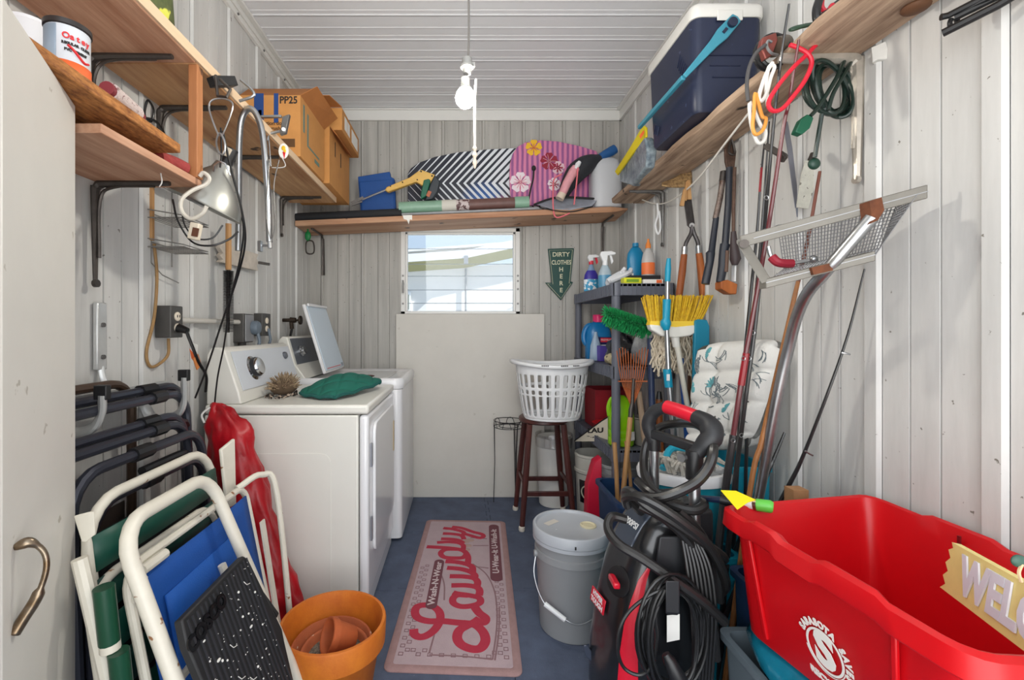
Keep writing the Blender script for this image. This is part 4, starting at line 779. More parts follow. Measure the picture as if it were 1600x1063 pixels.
# ================================================================ back shelf and what lies on it
def shz(X): return H + .742 + .096 * (X + 1.135) / 2.18       # top of the tilted shelf
b = B().loft([[V((X, 3.10, shz(X) - .038)), V((X, 3.10, shz(X))), V((X, 3.42, shz(X))), V((X, 3.42, shz(X) - .038))] for X in (-1.13, -.4, .4, 1.02)] + [[V((1.16, 3.16, shz(1.16) - .012)), V((1.16, 3.16, shz(1.16))), V((1.16, 3.42, shz(1.16))), V((1.16, 3.42, shz(1.16) - .030))]])
def bbr(px, py0, py1): # bracket under the back shelf
    X = (px - PX) * 3.40 / F; z0 = H - (py1 - PY) * 3.40 / F; zt = shz(X) - .039
    return B().tube(cr([(X, YB - .016, z0), (X, YB - .016, zt - .06), (X, YB - .03, zt - .012), (X, YB - .06, zt - .005), (X, 3.17, zt - .005)], 5), .008, 8).tube([(X + .012, YB - .014, z0), (X + .012, YB - .03, zt - .03)], .005, 6)
lx = (636 - PX) * 3.1 / F
S('back_shelf', 'tilted pine shelf over the window carrying the two boogie boards', 'shelf', ('board', b, PINEX, dict(bev=.003)), ('bracket', bbr(503, 0, 430), IRON), ('bracket', bbr(942, 0, 392), IRON),
  ('torn_tape', B().poly([(lx - .03, 3.098, shz(lx) + .002), (lx + .035, 3.098, shz(lx) + .004), (lx + .035, 3.098, shz(lx) - .03), (lx + .02, 3.098, shz(lx) - .025), (lx + .012, 3.098, shz(lx) - .06), (lx, 3.098, shz(lx) - .03), (lx - .022, 3.098, shz(lx) - .024)], (0, .0012, 0)), WPAP))
# chevron print
def chevmat():
    a = bpy.data.materials.new('chevron_print'); a.use_nodes = True; n, l = a.node_tree.nodes, a.node_tree.links; bs = n['Principled BSDF']; bs.inputs['Roughness'].default_value = .4
    t = n.new('ShaderNodeTexCoord'); sp = n.new('ShaderNodeSeparateXYZ'); l.new(t.outputs['Object'], sp.inputs[0])
    def mt(op, a_, b_=0.0):
        q = n.new('ShaderNodeMath'); q.operation = op
        for i, x in enumerate((a_, b_)):
            if isinstance(x, (int, float)): q.inputs[i].default_value = x
            else: l.new(x, q.inputs[i])
        return q.outputs[0]
    z = mt('ABSOLUTE', mt('SUBTRACT', sp.outputs['Z'], .235)); u = mt('SUBTRACT', sp.outputs['X'], mt('MULTIPLY', z, .92))
    fr_ = mt('FRACT', mt('ADD', mt('DIVIDE', u, .052), 20.0)); duty = mt('MULTIPLY_ADD', sp.outputs['X'], .75)
    duty.node.inputs[2].default_value = .46
    wmask = mt('LESS_THAN', fr_, duty)
    mx = n.new('ShaderNodeMix'); mx.data_type = 'RGBA'; l.new(wmask, mx.inputs[0]); mx.inputs[7].default_value = (*lin((222, 226, 232)), 1)
    # the dark stripes fade to blue, then coral, near the lower middle
    d1 = n.new('ShaderNodeVectorMath'); d1.operation = 'DISTANCE'; l.new(t.outputs['Object'], d1.inputs[0]); d1.inputs[1].default_value = (.05, 0, .08)
    r1 = n.new('ShaderNodeValToRGB'); l.new(d1.outputs['Value'], r1.inputs[0]); r1.color_ramp.elements[0].position = .06; r1.color_ramp.elements[0].color = (*lin((30, 92, 170)), 1); r1.color_ramp.elements[1].position = .19; r1.color_ramp.elements[1].color = (*lin((26, 30, 46)), 1)
    d2 = n.new('ShaderNodeVectorMath'); d2.operation = 'DISTANCE'; l.new(t.outputs['Object'], d2.inputs[0]); d2.inputs[1].default_value = (.19, 0, .05)
    r2 = n.new('ShaderNodeValToRGB'); l.new(d2.outputs['Value'], r2.inputs[0]); r2.color_ramp.elements[0].position = .03; r2.color_ramp.elements[0].color = (1, 1, 1, 1); r2.color_ramp.elements[1].position = .11; r2.color_ramp.elements[1].color = (0, 0, 0, 1)
    m2 = n.new('ShaderNodeMix'); m2.data_type = 'RGBA'; l.new(r2.outputs[0], m2.inputs[0]); l.new(r1.outputs[0], m2.inputs[6]); m2.inputs[7].default_value = (*lin((214, 66, 84)), 1)
    l.new(m2.outputs[2], mx.inputs[6]); l.new(mx.outputs[2], bs.inputs['Base Color']); return a
CHV = chevmat(); EDGE = mat('board_edge', (24, 26, 34), .4)
def flatboard(pts, Y, th, tilt=0):
    q = [P(px, py, Y) for px, py in pts]
    return B().poly([p + V((0, tilt * (p.z - q[0].z), 0)) for p in q], (0, th, 0))
o1 = [(638, 336), (637, 292), (637, 272), (642, 263), (655, 254), (680, 245), (715, 238), (760, 233.5), (800, 231.5), (845, 233), (852, 250), (854, 334)]
S('chevron_boogie_board', 'navy and white chevron striped boogie board leaning on the back wall', 'boogie board', ('deck', flatboard(o1, 3.37, .012), CHV, dict(bev=.003)), ('base', flatboard([(px, py + .8) for px, py in o1], 3.384, .028), EDGE, dict(bev=.006)))
def stripemat():
    a = bpy.data.materials.new('pink_stripes'); a.use_nodes = True; n, l = a.node_tree.nodes, a.node_tree.links; bs = n['Principled BSDF']; bs.inputs['Roughness'].default_value = .45
    t = n.new('ShaderNodeTexCoord'); wv = n.new('ShaderNodeTexWave'); wv.inputs['Scale'].default_value = 8.5; wv.inputs['Distortion'].default_value = 1.2; wv.inputs['Detail'].default_value = 2; l.new(t.outputs['Object'], wv.inputs[0])
    r = n.new('ShaderNodeValToRGB'); r.color_ramp.elements[0].color = (*lin((150, 84, 140)), 1); r.color_ramp.elements[1].color = (*lin((214, 126, 164)), 1); r.color_ramp.elements[0].position = .3; r.color_ramp.elements[1].position = .6
    l.new(wv.outputs[0], r.inputs[0]); l.new(r.outputs[0], bs.inputs['Base Color']); return a
o2 = [(800, 322), (797, 300), (796, 275), (797, 255), (801, 240), (809, 229), (822, 222), (845, 219), (872, 221), (905, 228), (932, 236), (945, 262), (946, 318)]
def flower(b, c, r, n=5, sq=.9, th=.0016):                     # flat printed petals
    for i in range(n):
        a = 2 * math.pi * i / n + .3
        pts = [V((0, 0, 0))] + [V((math.cos(a + d) * r * q, 0, math.sin(a + d) * r * q)) for d, q in ((-.5, .5), (-.56, .82), (-.3, 1.0), (0, .93), (.3, 1.0), (.56, .82), (.5, .5))]
        b.poly([c + p - V((0, .0002 * i, 0)) for p in pts], (0, th, 0))
    return b
def rays(b, c, r, n=10, w=.0035):
    for i in range(n):
        a = 6.283 * i / n; b.bar(c + V((math.cos(a) * r * .1, -.001, math.sin(a) * r * .1)), c + V((math.cos(a) * r, -.001, math.sin(a) * r)), w, .0012, (0, 1, 0))
    return b
yk = 3.3325
S('floral_boogie_board', 'pink striped boogie board printed with hibiscus flowers beside the chevron board', 'boogie board', ('deck', flatboard(o2, 3.335, .012), stripemat(), dict(bev=.003)), ('base', flatboard(o2, 3.348, .014), mat('maroon_edge', (150, 62, 96), .5), dict(bev=.004)),
  ('yellow_flower', flower(B(), P(834, 231, yk), .062), mat('flower_yellow', (238, 186, 36), .5)), ('yellow_centre', rays(B(), P(834, 231, yk - .003), .03, 8), mat('flower_orange', (200, 84, 60), .5)),
  ('red_flower', flower(B(), P(858, 252, yk), .066), mat('flower_red', (150, 22, 50), .5)), ('red_centre', rays(B(), P(858, 252, yk - .003), .05, 7, .002), mat('flower_pale', (226, 190, 200), .5)),
  ('white_flower', flower(B(), P(813, 285, yk), .078), mat('flower_white', (236, 222, 228), .5)), ('white_centre', rays(B(), P(813, 285, yk - .003), .05, 12, .003), mat('flower_pink', (206, 80, 110), .5)),
  ('pale_flower', flower(B(), P(872, 262, yk), .05), MC['flower_pale']), ('pale_centre', rays(B(), P(872, 262, yk - .003), .035, 7, .009), MC['flower_red']),
  ('lower_flower', flower(B(), P(866, 288, yk), .05), MC['flower_white']), ('lower_centre', rays(B(), P(866, 288, yk - .003), .035, 7, .006), MC['flower_red']))
# tubes and pole
def lie(px0, px1, Y, r, up): # tube resting on the tilted shelf
    X0, X1 = (px0 - PX) * Y / F, (px1 - PX) * Y / F
    return V((X0, Y, shz(X0) + up + r)), V((X1, Y, shz(X1) + up + r))
a, c = lie(457, 628, 3.15, .031, .001)
S('black_tube', 'long black padded tube lying at the dim end of the back shelf', 'tube', ('tube', B().tube([a, a.lerp(c, .5), c], .031, 16), mat('black_foam', (32, 34, 38), .8)), ('end_cap', B().cyl(a - (c - a) * .01, a, .03, n=16), BLACK))
rods = [(628, 846, 3.125, .013), (640, 850, 3.155, .012), (636, 842, 3.185, .013)]
for i, (p0, p1, Y, r) in enumerate(rods):
    a, c = lie(p0, p1, Y, r, .001)
    S('metal_rod', ['thin grey metal rod lying along the front of the back shelf', 'thin brown rod between the grey rods under the green pole', 'thin grey rod furthest from the shelf front under the pole'][i], 'rod', ('metal_rod', B().cyl(a, c, r, n=10), [STEEL, mat('brown_rod', (112, 84, 76), .5), DULL][i]), group='rods under the green pole')
a, c = lie(624, 826, 3.16, .042, .0275); L_ = c - a
S('painted_pole', 'thick green and brown pole lying in front of the boogie boards', 'pole', ('green_end', B().cyl(a, a + L_ * .33, .042, n=20), mat('pole_green', (138, 176, 152), .35, var=.2, vs=16)), ('tape', B().cyl(a + L_ * .33, a + L_ * .44, .0425, n=20), mat('masking_tape', (206, 202, 192), .7)),
  ('label', B().cyl(a + L_ * .44, a + L_ * .54, .042, n=20), mat('pole_label', (196, 182, 180), .5, spots=(90, 60, 60), ss=40, st2=.5)), ('shaft', B().cyl(a + L_ * .54, a + L_ * .89, .040, n=20), mat('pole_brown', (112, 78, 72), .5, var=.25, vs=20)), ('green_band', B().cyl(a + L_ * .89, c, .043, n=20), mat('pole_green', (138, 176, 152))))
Y = 3.145
S('yellow_pole_saw', 'yellow cutting tool with a silver shaft and green trigger on the back shelf', 'tool', ('body', B().poly(IP((601, 297, Y), (604, 292, Y), (640, 277, Y), (652, 268, Y), (658, 265, Y), (680, 273, Y), (672, 286, Y), (660, 290, Y), (650, 284, Y), (606, 300, Y)), (0, .04, 0)), mat('tool_yellow', (226, 182, 96), .5, var=.1, vs=20), dict(bev=.006)),
  ('shaft', B().cyl(P(603, 297, Y + .02), P(566, 312, Y + .02), .007, n=10), STEEL), ('fork', B().bar(P(568, 309, Y + .02), P(549, 318, Y + .02), .01, .02).bar(P(566, 315, Y + .02), P(549, 321, Y + .02), .01, .012), DULL), ('trigger', B().poly(IP((662, 281, Y - .005), (670, 279, Y - .005), (673, 282, Y - .005), (666, 306, Y - .005), (658, 311, Y - .005), (657, 304, Y - .005)), (0, .04, 0)), mat('trigger_green', (20, 96, 72), .45), dict(bev=.006)),
  ('motor', B().poly(IP((679, 272, Y), (688, 284, Y), (684, 300, Y), (676, 311, Y), (664, 313, Y), (672, 288, Y)), (0, .05, 0)), mat('tool_dark', (44, 50, 56), .45), dict(bev=.008)), ('copper_tab', B().box(P(670, 303, Y - .004), (.025, .004, .04), M.Rotation(.4, 3, 'Y')), mat('copper', (160, 92, 66), .4, m=.5)), ('screw', B().cyl(P(658, 268, Y - .002), P(658, 268, Y), .006, n=8).cyl(P(675, 275, Y - .002), P(675, 275, Y), .006, n=8).cyl(P(629, 285, Y - .002), P(629, 285, Y), .005, n=8).cyl(P(610, 291, Y - .002), P(610, 291, Y), .005, n=8).cyl(P(652, 281, Y - .002), P(652, 281, Y), .005, n=8), INK))
Y = 3.26
S('blue_tarp', 'folded royal blue tarp standing on the back shelf next to the brown carton', 'tarp', ('folds', B().poly(IP((559, 276, Y), (609, 268, Y), (610, 276, Y), (616, 279, Y), (619, 338, Y), (564, 341, Y)), (0, .05, 0)).poly(IP((561, 284, Y - .012), (614, 280, Y - .012), (617, 337, Y - .012), (566, 340, Y - .012)), (0, .01, 0)), mat('tarp_blue', (16, 78, 152), .6, var=.2, vs=8, bump=.3, bs=30), dict(bev=.005)),
  ('tail', B().poly(IP((577, 352, 3.421), (609, 350, 3.421), (590, 359, 3.421), (579, 364, 3.421)), (0, .003, 0)), MC['tarp_blue']))
Y = 3.2
S('folded_umbrella', 'black folded umbrella with a blue handle leaning over the pink board', 'umbrella', ('canopy', B().tube(cr(IP((938, 247, Y), (922, 254, Y), (902, 268, Y), (888, 288, Y), (880, 306, Y)), 4), [.028, .032, .04, .05, .058, .066, .07, .072, .072, .07, .066, .06, .055, .05, .045, .04, .035][:17], 14), mat('umbrella_black', (42, 44, 50), .6, var=.3, vs=20, bump=.6, bs=30)), ('handle', B().tube(IP((934, 249, Y), (945, 242, Y), (956, 236, Y), (961, 233, Y)), [.026, .031, .034, .032], 16), mat('handle_blue', (28, 86, 146), .45)))
Y = 3.12
S('pink_handled_tool', 'pink rubber grip with a white tip standing in front of the umbrella', 'tool', ('grip', B().tube(IP((878, 304, Y), (886, 286, Y), (896, 268, Y), (900, 262, Y)), [.027, .03, .032, .028], 14), mat('pink_rubber', (226, 160, 168), .6, var=.2, vs=26)), ('tip', B().tube(IP((899, 264, Y - .02), (903, 257, Y - .02), (906, 253, Y - .02)), [.012, .018, .012], 12), PLAST), ('cuff', B().tube(IP((874, 311, Y), (879, 302, Y)), [.03, .027], 14), mat('tan_cuff', (214, 196, 178), .6)))
S('cord_loop', 'thin pink cord looping over the front edge of the back shelf', 'cord', ('cord_loop', B().tube(cr(IP((878, 272, 3.09), (866, 280, 3.09), (864, 300, 3.085), (865, 330, 3.085), (870, 340, 3.085), (884, 336, 3.085), (890, 333, 3.085)), 6), .005, 6).tube(cr(IP((903, 262, 3.085), (901, 285, 3.085), (897, 320, 3.085)), 5), .005, 6), mat('pink_cord', (224, 110, 120), .5)))
S('black_antenna', 'thin black stalk with a round tip standing before the pink board', 'antenna', ('black_antenna', B().tube(cr(IP((826, 313, 3.2), (829, 296, 3.2), (833, 280, 3.2), (834, 266, 3.2)), 4), .006, 6).ball(P(834, 263, 3.2), .016, rz=.02), INK))
def sheet(c, u, v, n, w, h, seed, amp, nu=18, nv=12):           # crumpled thin sheet
    rg = random.Random(seed); k = [(rg.uniform(2, 9), rg.uniform(2, 9), rg.uniform(0, 6), rg.uniform(.3, 1)) for _ in range(5)]
    return lambda a, e: c + u * (w * (a - .5)) + v * (h * (e - .5)) + n * amp * sum(q[3] * math.sin(q[0] * a * 3 + q[1] * e * 3 + q[2]) for q in k) / 2
xg = (887 - PX) * 3.13 / F
S('grey_sheet_bag', 'grey plastic sheet bag with a black edge spilling over the back shelf', 'bag', ('bag', B().poly([p + V((0, 0, .0)) for p in IP((836, 319, 3.2), (880, 309, 3.2), (936, 311, 3.2), (925, 322, 3.09), (890, 329, 3.09), (862, 327, 3.09))], (0, .02, .010)), mat('grey_sheet', (176, 182, 194), .35, var=.35, vs=12, bump=.8, bs=22), dict(bev=.006, seg=3)),
  ('black_edge', B().tube(cr(IP((834, 320, 3.19), (856, 312, 3.19), (880, 308, 3.19), (936, 311, 3.19)), 4), .007, 6).tube(cr(IP((836, 320, 3.17), (850, 326, 3.09), (890, 331, 3.085), (926, 323, 3.085)), 5), .004, 6), INK))
jx = (946 - PX) * 3.24 / F; jz = shz(jx) + .012
S('plastic_jug', 'white translucent plastic jug at the end of the back shelf by the cooler shelf', 'jug', ('body', B().lathe([(.09, 0), (.105, .01), (.108, .06), (.108, .25), (.10, .30), (.085, .345), (.05, .37), (.028, .376)], (jx, 3.25, jz), 28, None, 1, .85, pw=3.2), mat('milky_plastic', (214, 216, 220), .35, trans=.15)), ('cap', B().lathe([(.03, .376), (.03, .40), (.001, .401)], (jx, 3.25, jz), 16), PLAST))
SGN = mat('sign_green', (14, 66, 58), .45); SGL = mat('sign_letter', (206, 204, 176), .6); ys = 3.415
sg = [(856, 389), (876, 388.2), (897, 388), (891.5, 440), (895.5, 441), (876.5, 469.5), (851.6, 441.6), (862, 442)]
def shrink(p, f): cx = sum(a for a, _ in p) / len(p); cy = sum(a for _, a in p) / len(p); return [(cx + (a - cx) * f, cy + (c - cy) * f) for a, c in p]
sline = IP(*[(a, c, ys - .0015) for a, c in [(858.5, 391.5), (894.5, 390.5), (889.3, 443), (892, 443.5), (876.6, 466.5), (855.5, 443.6), (864, 444.3)]])
b = B().text('DIRTY', .046, P(876.5, 398, ys - .001), (1, 0, .01), (0, 0, 1), bold=.001).text('CLOTHES', .046, P(877, 410.5, ys - .001), (1, 0, .01), (0, 0, 1), bold=.001, squash=.74)
for i, ch in enumerate('HERE'): b.text(ch, .046, P(876.8, 421.5 + 10.8 * i, ys - .001), (1, 0, 0), (0, 0, 1), bold=.001)
S('arrow_sign', 'dark green arrow sign reading DIRTY CLOTHES HERE on the back wall', 'sign', ('board', B().poly(IP(*[(a, c, ys) for a, c in sg]), (0, .008, 0)), SGN, dict(bev=.0015)), ('border', B().tube(sline, .0018, 5, True), SGL), ('lettering', b, SGL))
# ================================================================ right shelf: rough board, cooler, tools
ZR = 2.076; rw = random.Random(3)
rings = []
for i in range(24):
    y = .15 + (2.96 - .15) * i / 23; j = .006 * math.sin(i * 1.9) + rw.uniform(-.004, .004)
    rings.append([V((.985 + j, y, ZR + .006 + j * .3)), V((.983 + j, y, ZR + .032)), V((.992 + j, y, ZR + .040)), V((1.19, y, ZR + .040)), V((1.19, y, ZR)), V((1.0 + j, y, ZR))])
S('rough_shelf', 'rough weathered board shelf under the cooler, fixed to the metal wall', 'shelf', ('board', B().loft(rings), OLDW, dict(sharp=50)),
  ('bracket', bracket(B(), 1.193, 1.365, ZR, -1, .235, .37, .042), mat('bronze_bracket', (196, 188, 176), .36, m=.55, var=.3, vs=20)), ('bracket', bracket(B(), 1.193, 2.68, ZR, -1, .2, .32), DULL), ('knot', B().ball((1.15, 1.15, ZR - .006), .03, .03, .012), mat('knot_brown', (96, 62, 38), .7)))
WB = mat('grubby_white', (216, 214, 208), .6, var=.1, vs=20)
S('white_block', 'small folded white plastic block by the bronze shelf bracket', 'block', ('white_block', B().poly(IP((1361, 74, 1.31), (1384, 64, 1.29), (1391, 92, 1.29), (1372, 93, 1.3), (1363, 98, 1.31)), (.012, .012, 0)), WB, dict(bev=.002)))
# cooler
CB = mat('cooler_navy', (32, 40, 66), .42, var=.14, vs=10, spots=(70, 84, 116), ss=26, st2=.68); CW = mat('cooler_white', (226, 224, 218), .4, var=.06, vs=8); CT = mat('cooler_teal', (64, 148, 170), .4, var=.12, vs=14)
cx0, cx1, cy0, cy1, cz = .912, 1.188, 1.785, 2.215, ZR + .042
def cr_(pad, z, r=.035): return [V(((cx0 + cx1) / 2 + a, (cy0 + cy1) / 2 + c, z)) for a, c in rrect(cx1 - cx0 - 2 * pad, cy1 - cy0 - 2 * pad, r, 5)]
hp1 = V((1.05, cy0 - .012, cz + .325)); e1 = V((.872, cy0 - .004, cz + .125)); e2 = V((.872, cy1 + .008, cz + .125)); hp2 = V((1.05, cy1 + .014, cz + .325))
def arm(p, e, sg):
    d = (e - p).normalized(); n = V((-d.z, 0, d.x)); y = V((0, .010 * sg, 0))
    o = [p - d * .03 + n * .022, p - d * .036, p - d * .03 - n * .022, p + d * .05 - n * .026, p + d * .10 - n * .018, e - n * .009, e + n * .009, p + d * .10 + n * .018, p + d * .05 + n * .026]
    return B().poly(o, y)
rd = V((0, 1, 0)); rib = B()
for i in range(5): rib.box((cx0 + .002, cy0 + .075 + .012 * i, cz + .19 + .018 * i), (.006, .004, .05), M.Rotation(.5, 3, 'X'))
for i in range(3): rib.box((cx0 + .004, cy1 - .10 + .016 * i, cz + .06 + .01 * i), (.006, .004, .04), M.Rotation(.5, 3, 'X'))
S('cooler', 'large navy blue cooler with a white lid and turquoise swing handle', 'cooler', ('body', B().loft([cr_(.02, cz, .03), cr_(.012, cz + .012, .035), cr_(.008, cz + .10), cr_(.0, cz + .35), cr_(.0, cz + .362)]), CB, dict(sharp=50)),
  ('lid', B().loft([cr_(-.004, cz + .363), cr_(-.008, cz + .37), cr_(-.008, cz + .405), cr_(.0, cz + .418, .03), cr_(.02, cz + .424, .03)]), CW, dict(sharp=50)), ('lid_latch', B().bx(1.0, 1.10, cy0 - .012, cy0 - .006, cz + .345, cz + .385), CW, dict(bev=.003, to=1)),
  ('handle', arm(hp1, e1, -1).loft(arm(hp2, e2, 1) and [[e1 + V((dx, -.0, dz)) for dx, dz in ((-.009, -.009), (.009, -.009), (.009, .009), (-.009, .009))], [e2 + V((dx, .0, dz)) for dx, dz in ((-.009, -.009), (.009, -.009), (.009, .009), (-.009, .009))]]), CT, dict(bev=.003)),
  ('far_arm', arm(hp2, e2, 1), CT, dict(bev=.003, to=3)), ('pivot', B().cyl(hp1, hp1 + V((0, -.022, 0)), .018, n=16), CB, dict(to=3)), ('handle_slot', B().box(hp1 + V((-.026, -.011, -.028)), (.012, .004, .022), M.Rotation(.7, 3, 'Y')), CB, dict(to=3)), ('grip_rib', rib, CB),
  ('panel_line', B().bx(.97, 1.15, cy0 + .001, cy0 + .004, cz + .215, cz + .221).bx(.99, 1.15, cy0 + .004, cy0 + .007, cz + .13, cz + .135).bx(.98, 1.10, cy0 + .003, cy0 + .006, cz + .175, cz + .18), mat('cooler_dark', (24, 32, 60), .5)))
def yz(px, py, X): return onx(px, py, X)
b = B().loft([[p + V((dx, 0, 0)) for p in IP((1006, 214, 2.30), (1012, 236, 2.28), (1009, 262, 2.32), (988, 291, 2.6), (967, 284, 2.85), (969, 268, 2.85), (990, 236, 2.5))] for dx in (0, .05)])
S('grey_yellow_bag', 'grey and yellow plastic bag slumped at the end of the cooler', 'bag', ('bag', b, mat('grey_bag', (168, 182, 188), .35, var=.5, vs=22, rgb2=(80, 96, 110), bump=.9, bs=24), dict(bev=.012, seg=3)),
  ('yellow_edge', B().loft([[p + V((dx, 0, 0)) for p in IP((1006, 196, 2.30), (1011, 200, 2.29), (1011, 214, 2.29), (990, 240, 2.5), (966, 274, 2.84), (962, 268, 2.84), (985, 232, 2.5))] for dx in (-.006, .004)]), YEL, dict(bev=.002)), ('orange_print', B().poly(IP((999, 212, 2.285), (1006, 203, 2.285), (1007, 208, 2.285), (1001, 217, 2.285)), (0, .002, 0)), MC['orange_print']))
# motor with cord, ropes
mc = P(1212, 76, 1.40)
S('pulley_motor', 'small reddish square motor with black cord wound round it on the board edge', 'motor', ('plate', B().poly(IP((1189, 70, 1.385), (1192, 58, 1.385), (1213, 50, 1.385), (1216, 62, 1.385), (1207, 86, 1.385), (1196, 92, 1.385)), (0, .02, 0)), mat('motor_red', (150, 82, 74), .35, m=.5, var=.3, vs=30), dict(bev=.003)),
  ('drum', B().cyl(P(1210, 74, 1.40), P(1224, 70, 1.44), .028, n=18), mat('drum_brown', (98, 84, 70), .4, m=.6)), ('wound_cord', B().tube([mc + V((.046 * math.cos(i * .35), .004 + .0006 * i, .048 * math.sin(i * .35))) for i in range(56)], .006, 7), RUBB), ('hook', B().tube(cr(IP((1206, 66, 1.37), (1200, 64, 1.37), (1198, 73, 1.37), (1205, 83, 1.37), (1216, 86, 1.37)), 5), .004, 6), STEEL))
S('black_loop_cord', 'grey-black cord arching from the motor down over the board front', 'cord', ('black_loop_cord', B().tube(cr(IP((1196, 70, 1.37), (1180, 85, 1.37), (1170, 108, 1.37), (1167, 135, 1.37), (1169, 158, 1.37)), 6), .0055, 8), mat('cord_grey', (74, 72, 72), .5)))
S('red_rope', 'red plastic-coated rope looped over the rough board', 'rope', ('red_rope', B().tube(cr(IP((1287, -14, 1.33), (1284, 10, 1.33), (1292, 18, 1.33), (1300, 8, 1.33), (1300, 16, 1.325), (1290, 50, 1.32), (1266, 80, 1.315), (1240, 105, 1.31), (1215, 135, 1.31), (1201, 160, 1.31), (1207, 173, 1.31), (1222, 170, 1.31), (1240, 150, 1.31), (1258, 125, 1.31), (1268, 100, 1.31), (1262, 84, 1.31), (1245, 74, 1.31), (1234, 70, 1.31)), 7), .0062, 8), mat('red_rope', (206, 30, 52), .4)))
S('white_rope_loop', 'white rope tied in loops on the board near the motor', 'rope', ('white_rope_loop', B().tube(cr(IP((1207, 98, 1.35), (1196, 118, 1.35), (1186, 150, 1.35), (1190, 158, 1.35), (1198, 145, 1.35), (1204, 122, 1.35), (1210, 105, 1.35), (1202, 104, 1.35), (1197, 130, 1.35), (1200, 165, 1.36)), 6), .0055, 7), mat('rope_white', (226, 222, 214), .8)))
S('orange_clip', 'orange plastic carabiner clip dangling from the white rope', 'clip', ('orange_clip', B().tube(cr(IP((1180, 146, 1.35), (1178, 175, 1.35), (1176, 198, 1.35), (1181, 210, 1.35), (1192, 203, 1.35), (1197, 186, 1.35), (1191, 182, 1.35), (1186, 165, 1.35)), 5, True), .0052, 8, True), mat('clip_orange', (220, 150, 62), .5)))
S('white_clip', 'white plastic carabiner clip below the orange clip', 'clip', ('white_clip', B().tube(cr(IP((1172, 160, 1.36), (1173, 190, 1.36), (1180, 215, 1.36), (1186, 224, 1.36), (1194, 219, 1.36), (1196, 205, 1.36), (1188, 195, 1.36)), 5, True), .0052, 8, True), WB))
gp = IP((1234, 47, 1.30), (1250, 42, 1.30), (1275, 36, 1.31), (1290, 28, 1.32))
S('garden_pruners', 'green and black handled pruners lying on the rough board by the red rope', 'pruners', ('green_handle', B().tube(cr(gp, 5), [.006, .008, .009, .009, .009, .008, .008, .008, .007, .007, .007, .006, .006, .006, .006, .005], 10, sq=.7), mat('dark_green_handle', (40, 66, 50), .4)), ('black_handle', B().tube(cr(IP((1283, -8, 1.33), (1276, 14, 1.32), (1278, 32, 1.32), (1290, 22, 1.33), (1304, 10, 1.35), (1322, -4, 1.36)), 5), .011, 10), BLACK), ('blade', B().poly(IP((1258, 50, 1.31), (1264, 42, 1.31), (1276, 36, 1.31), (1272, 46, 1.31)), (0, .004, 0)), mat('rust_red', (170, 60, 44), .6)))
b = B(); rg = random.Random(9)
for i in range(9):
    cx, cy, rx, ry, t = 1300 + rg.uniform(-6, 6), 138 + rg.uniform(-5, 5), 34 + rg.uniform(-14, 7), 44 + rg.uniform(-8, 5), rg.uniform(-.5, -.2)
    pts = []
    for k in range(28):
        a = 2 * math.pi * k / 28; x, y = rx * math.cos(a), ry * math.sin(a)
        pts.append(P(cx + x * math.cos(t) - y * math.sin(t), cy + x * math.sin(t) + y * math.cos(t), 1.40 + .03 * math.sin(a + i) + .006 * i - .03))
    b.tube(pts, .0058, 7, True)
GC = mat('green_cord', (26, 44, 38), .35)
S('extension_cord', 'dark green extension cord coiled and hung under the rough board', 'cord', ('coil', b, GC), ('wrap', B().tube(cr(IP((1320, 92, 1.36), (1308, 120, 1.345), (1290, 150, 1.345), (1275, 172, 1.345), (1266, 182, 1.345)), 5), .006, 7).tube(cr(IP((1284, 178, 1.36), (1278, 215, 1.37), (1273, 246, 1.38)), 5), .006, 7).tube(cr(IP((1330, 96, 1.36), (1318, 118, 1.345), (1302, 146, 1.345), (1294, 172, 1.345)), 5), .0058, 7), GC),
  ('plug', B().poly(IP((1262, 178, 1.34), (1272, 184, 1.34), (1266, 200, 1.34), (1254, 210, 1.34), (1243, 206, 1.34), (1252, 186, 1.34)), (0, .022, 0)), mat('plug_green', (16, 84, 60), .4), dict(bev=.003)), ('wall_plug', B().ball(P(1272, 256, 1.39), .018, .012, .018), mat('plug_dark', (28, 60, 48), .4)))
b = B().tube(IP((1492, 22, 1.04), (1600, -30, .95), (1640, -52, .93)), .0075, 8).tube(IP((1492, 28, 1.04), (1640, -45, .93)), .0075, 8).tube(IP((1473, 52, 1.05), (1560, 8, .98), (1640, -40, .92)), .009, 8).tube(cr(IP((1486, 30, 1.045), (1484, 38, 1.045), (1490, 44, 1.045), (1496, 38, 1.045), (1494, 28, 1.045)), 4), .005, 6)
b.tube(IP((1470, 27, 1.05), (1482, 24, 1.045), (1560, -16, .98), (1600, -38, .95)), .0075, 8)
S('black_hanger_bars', 'black tubular hanger bars fixed high on the wall above the red bin', 'hanger', ('black_hanger_bars', b, BLACK))

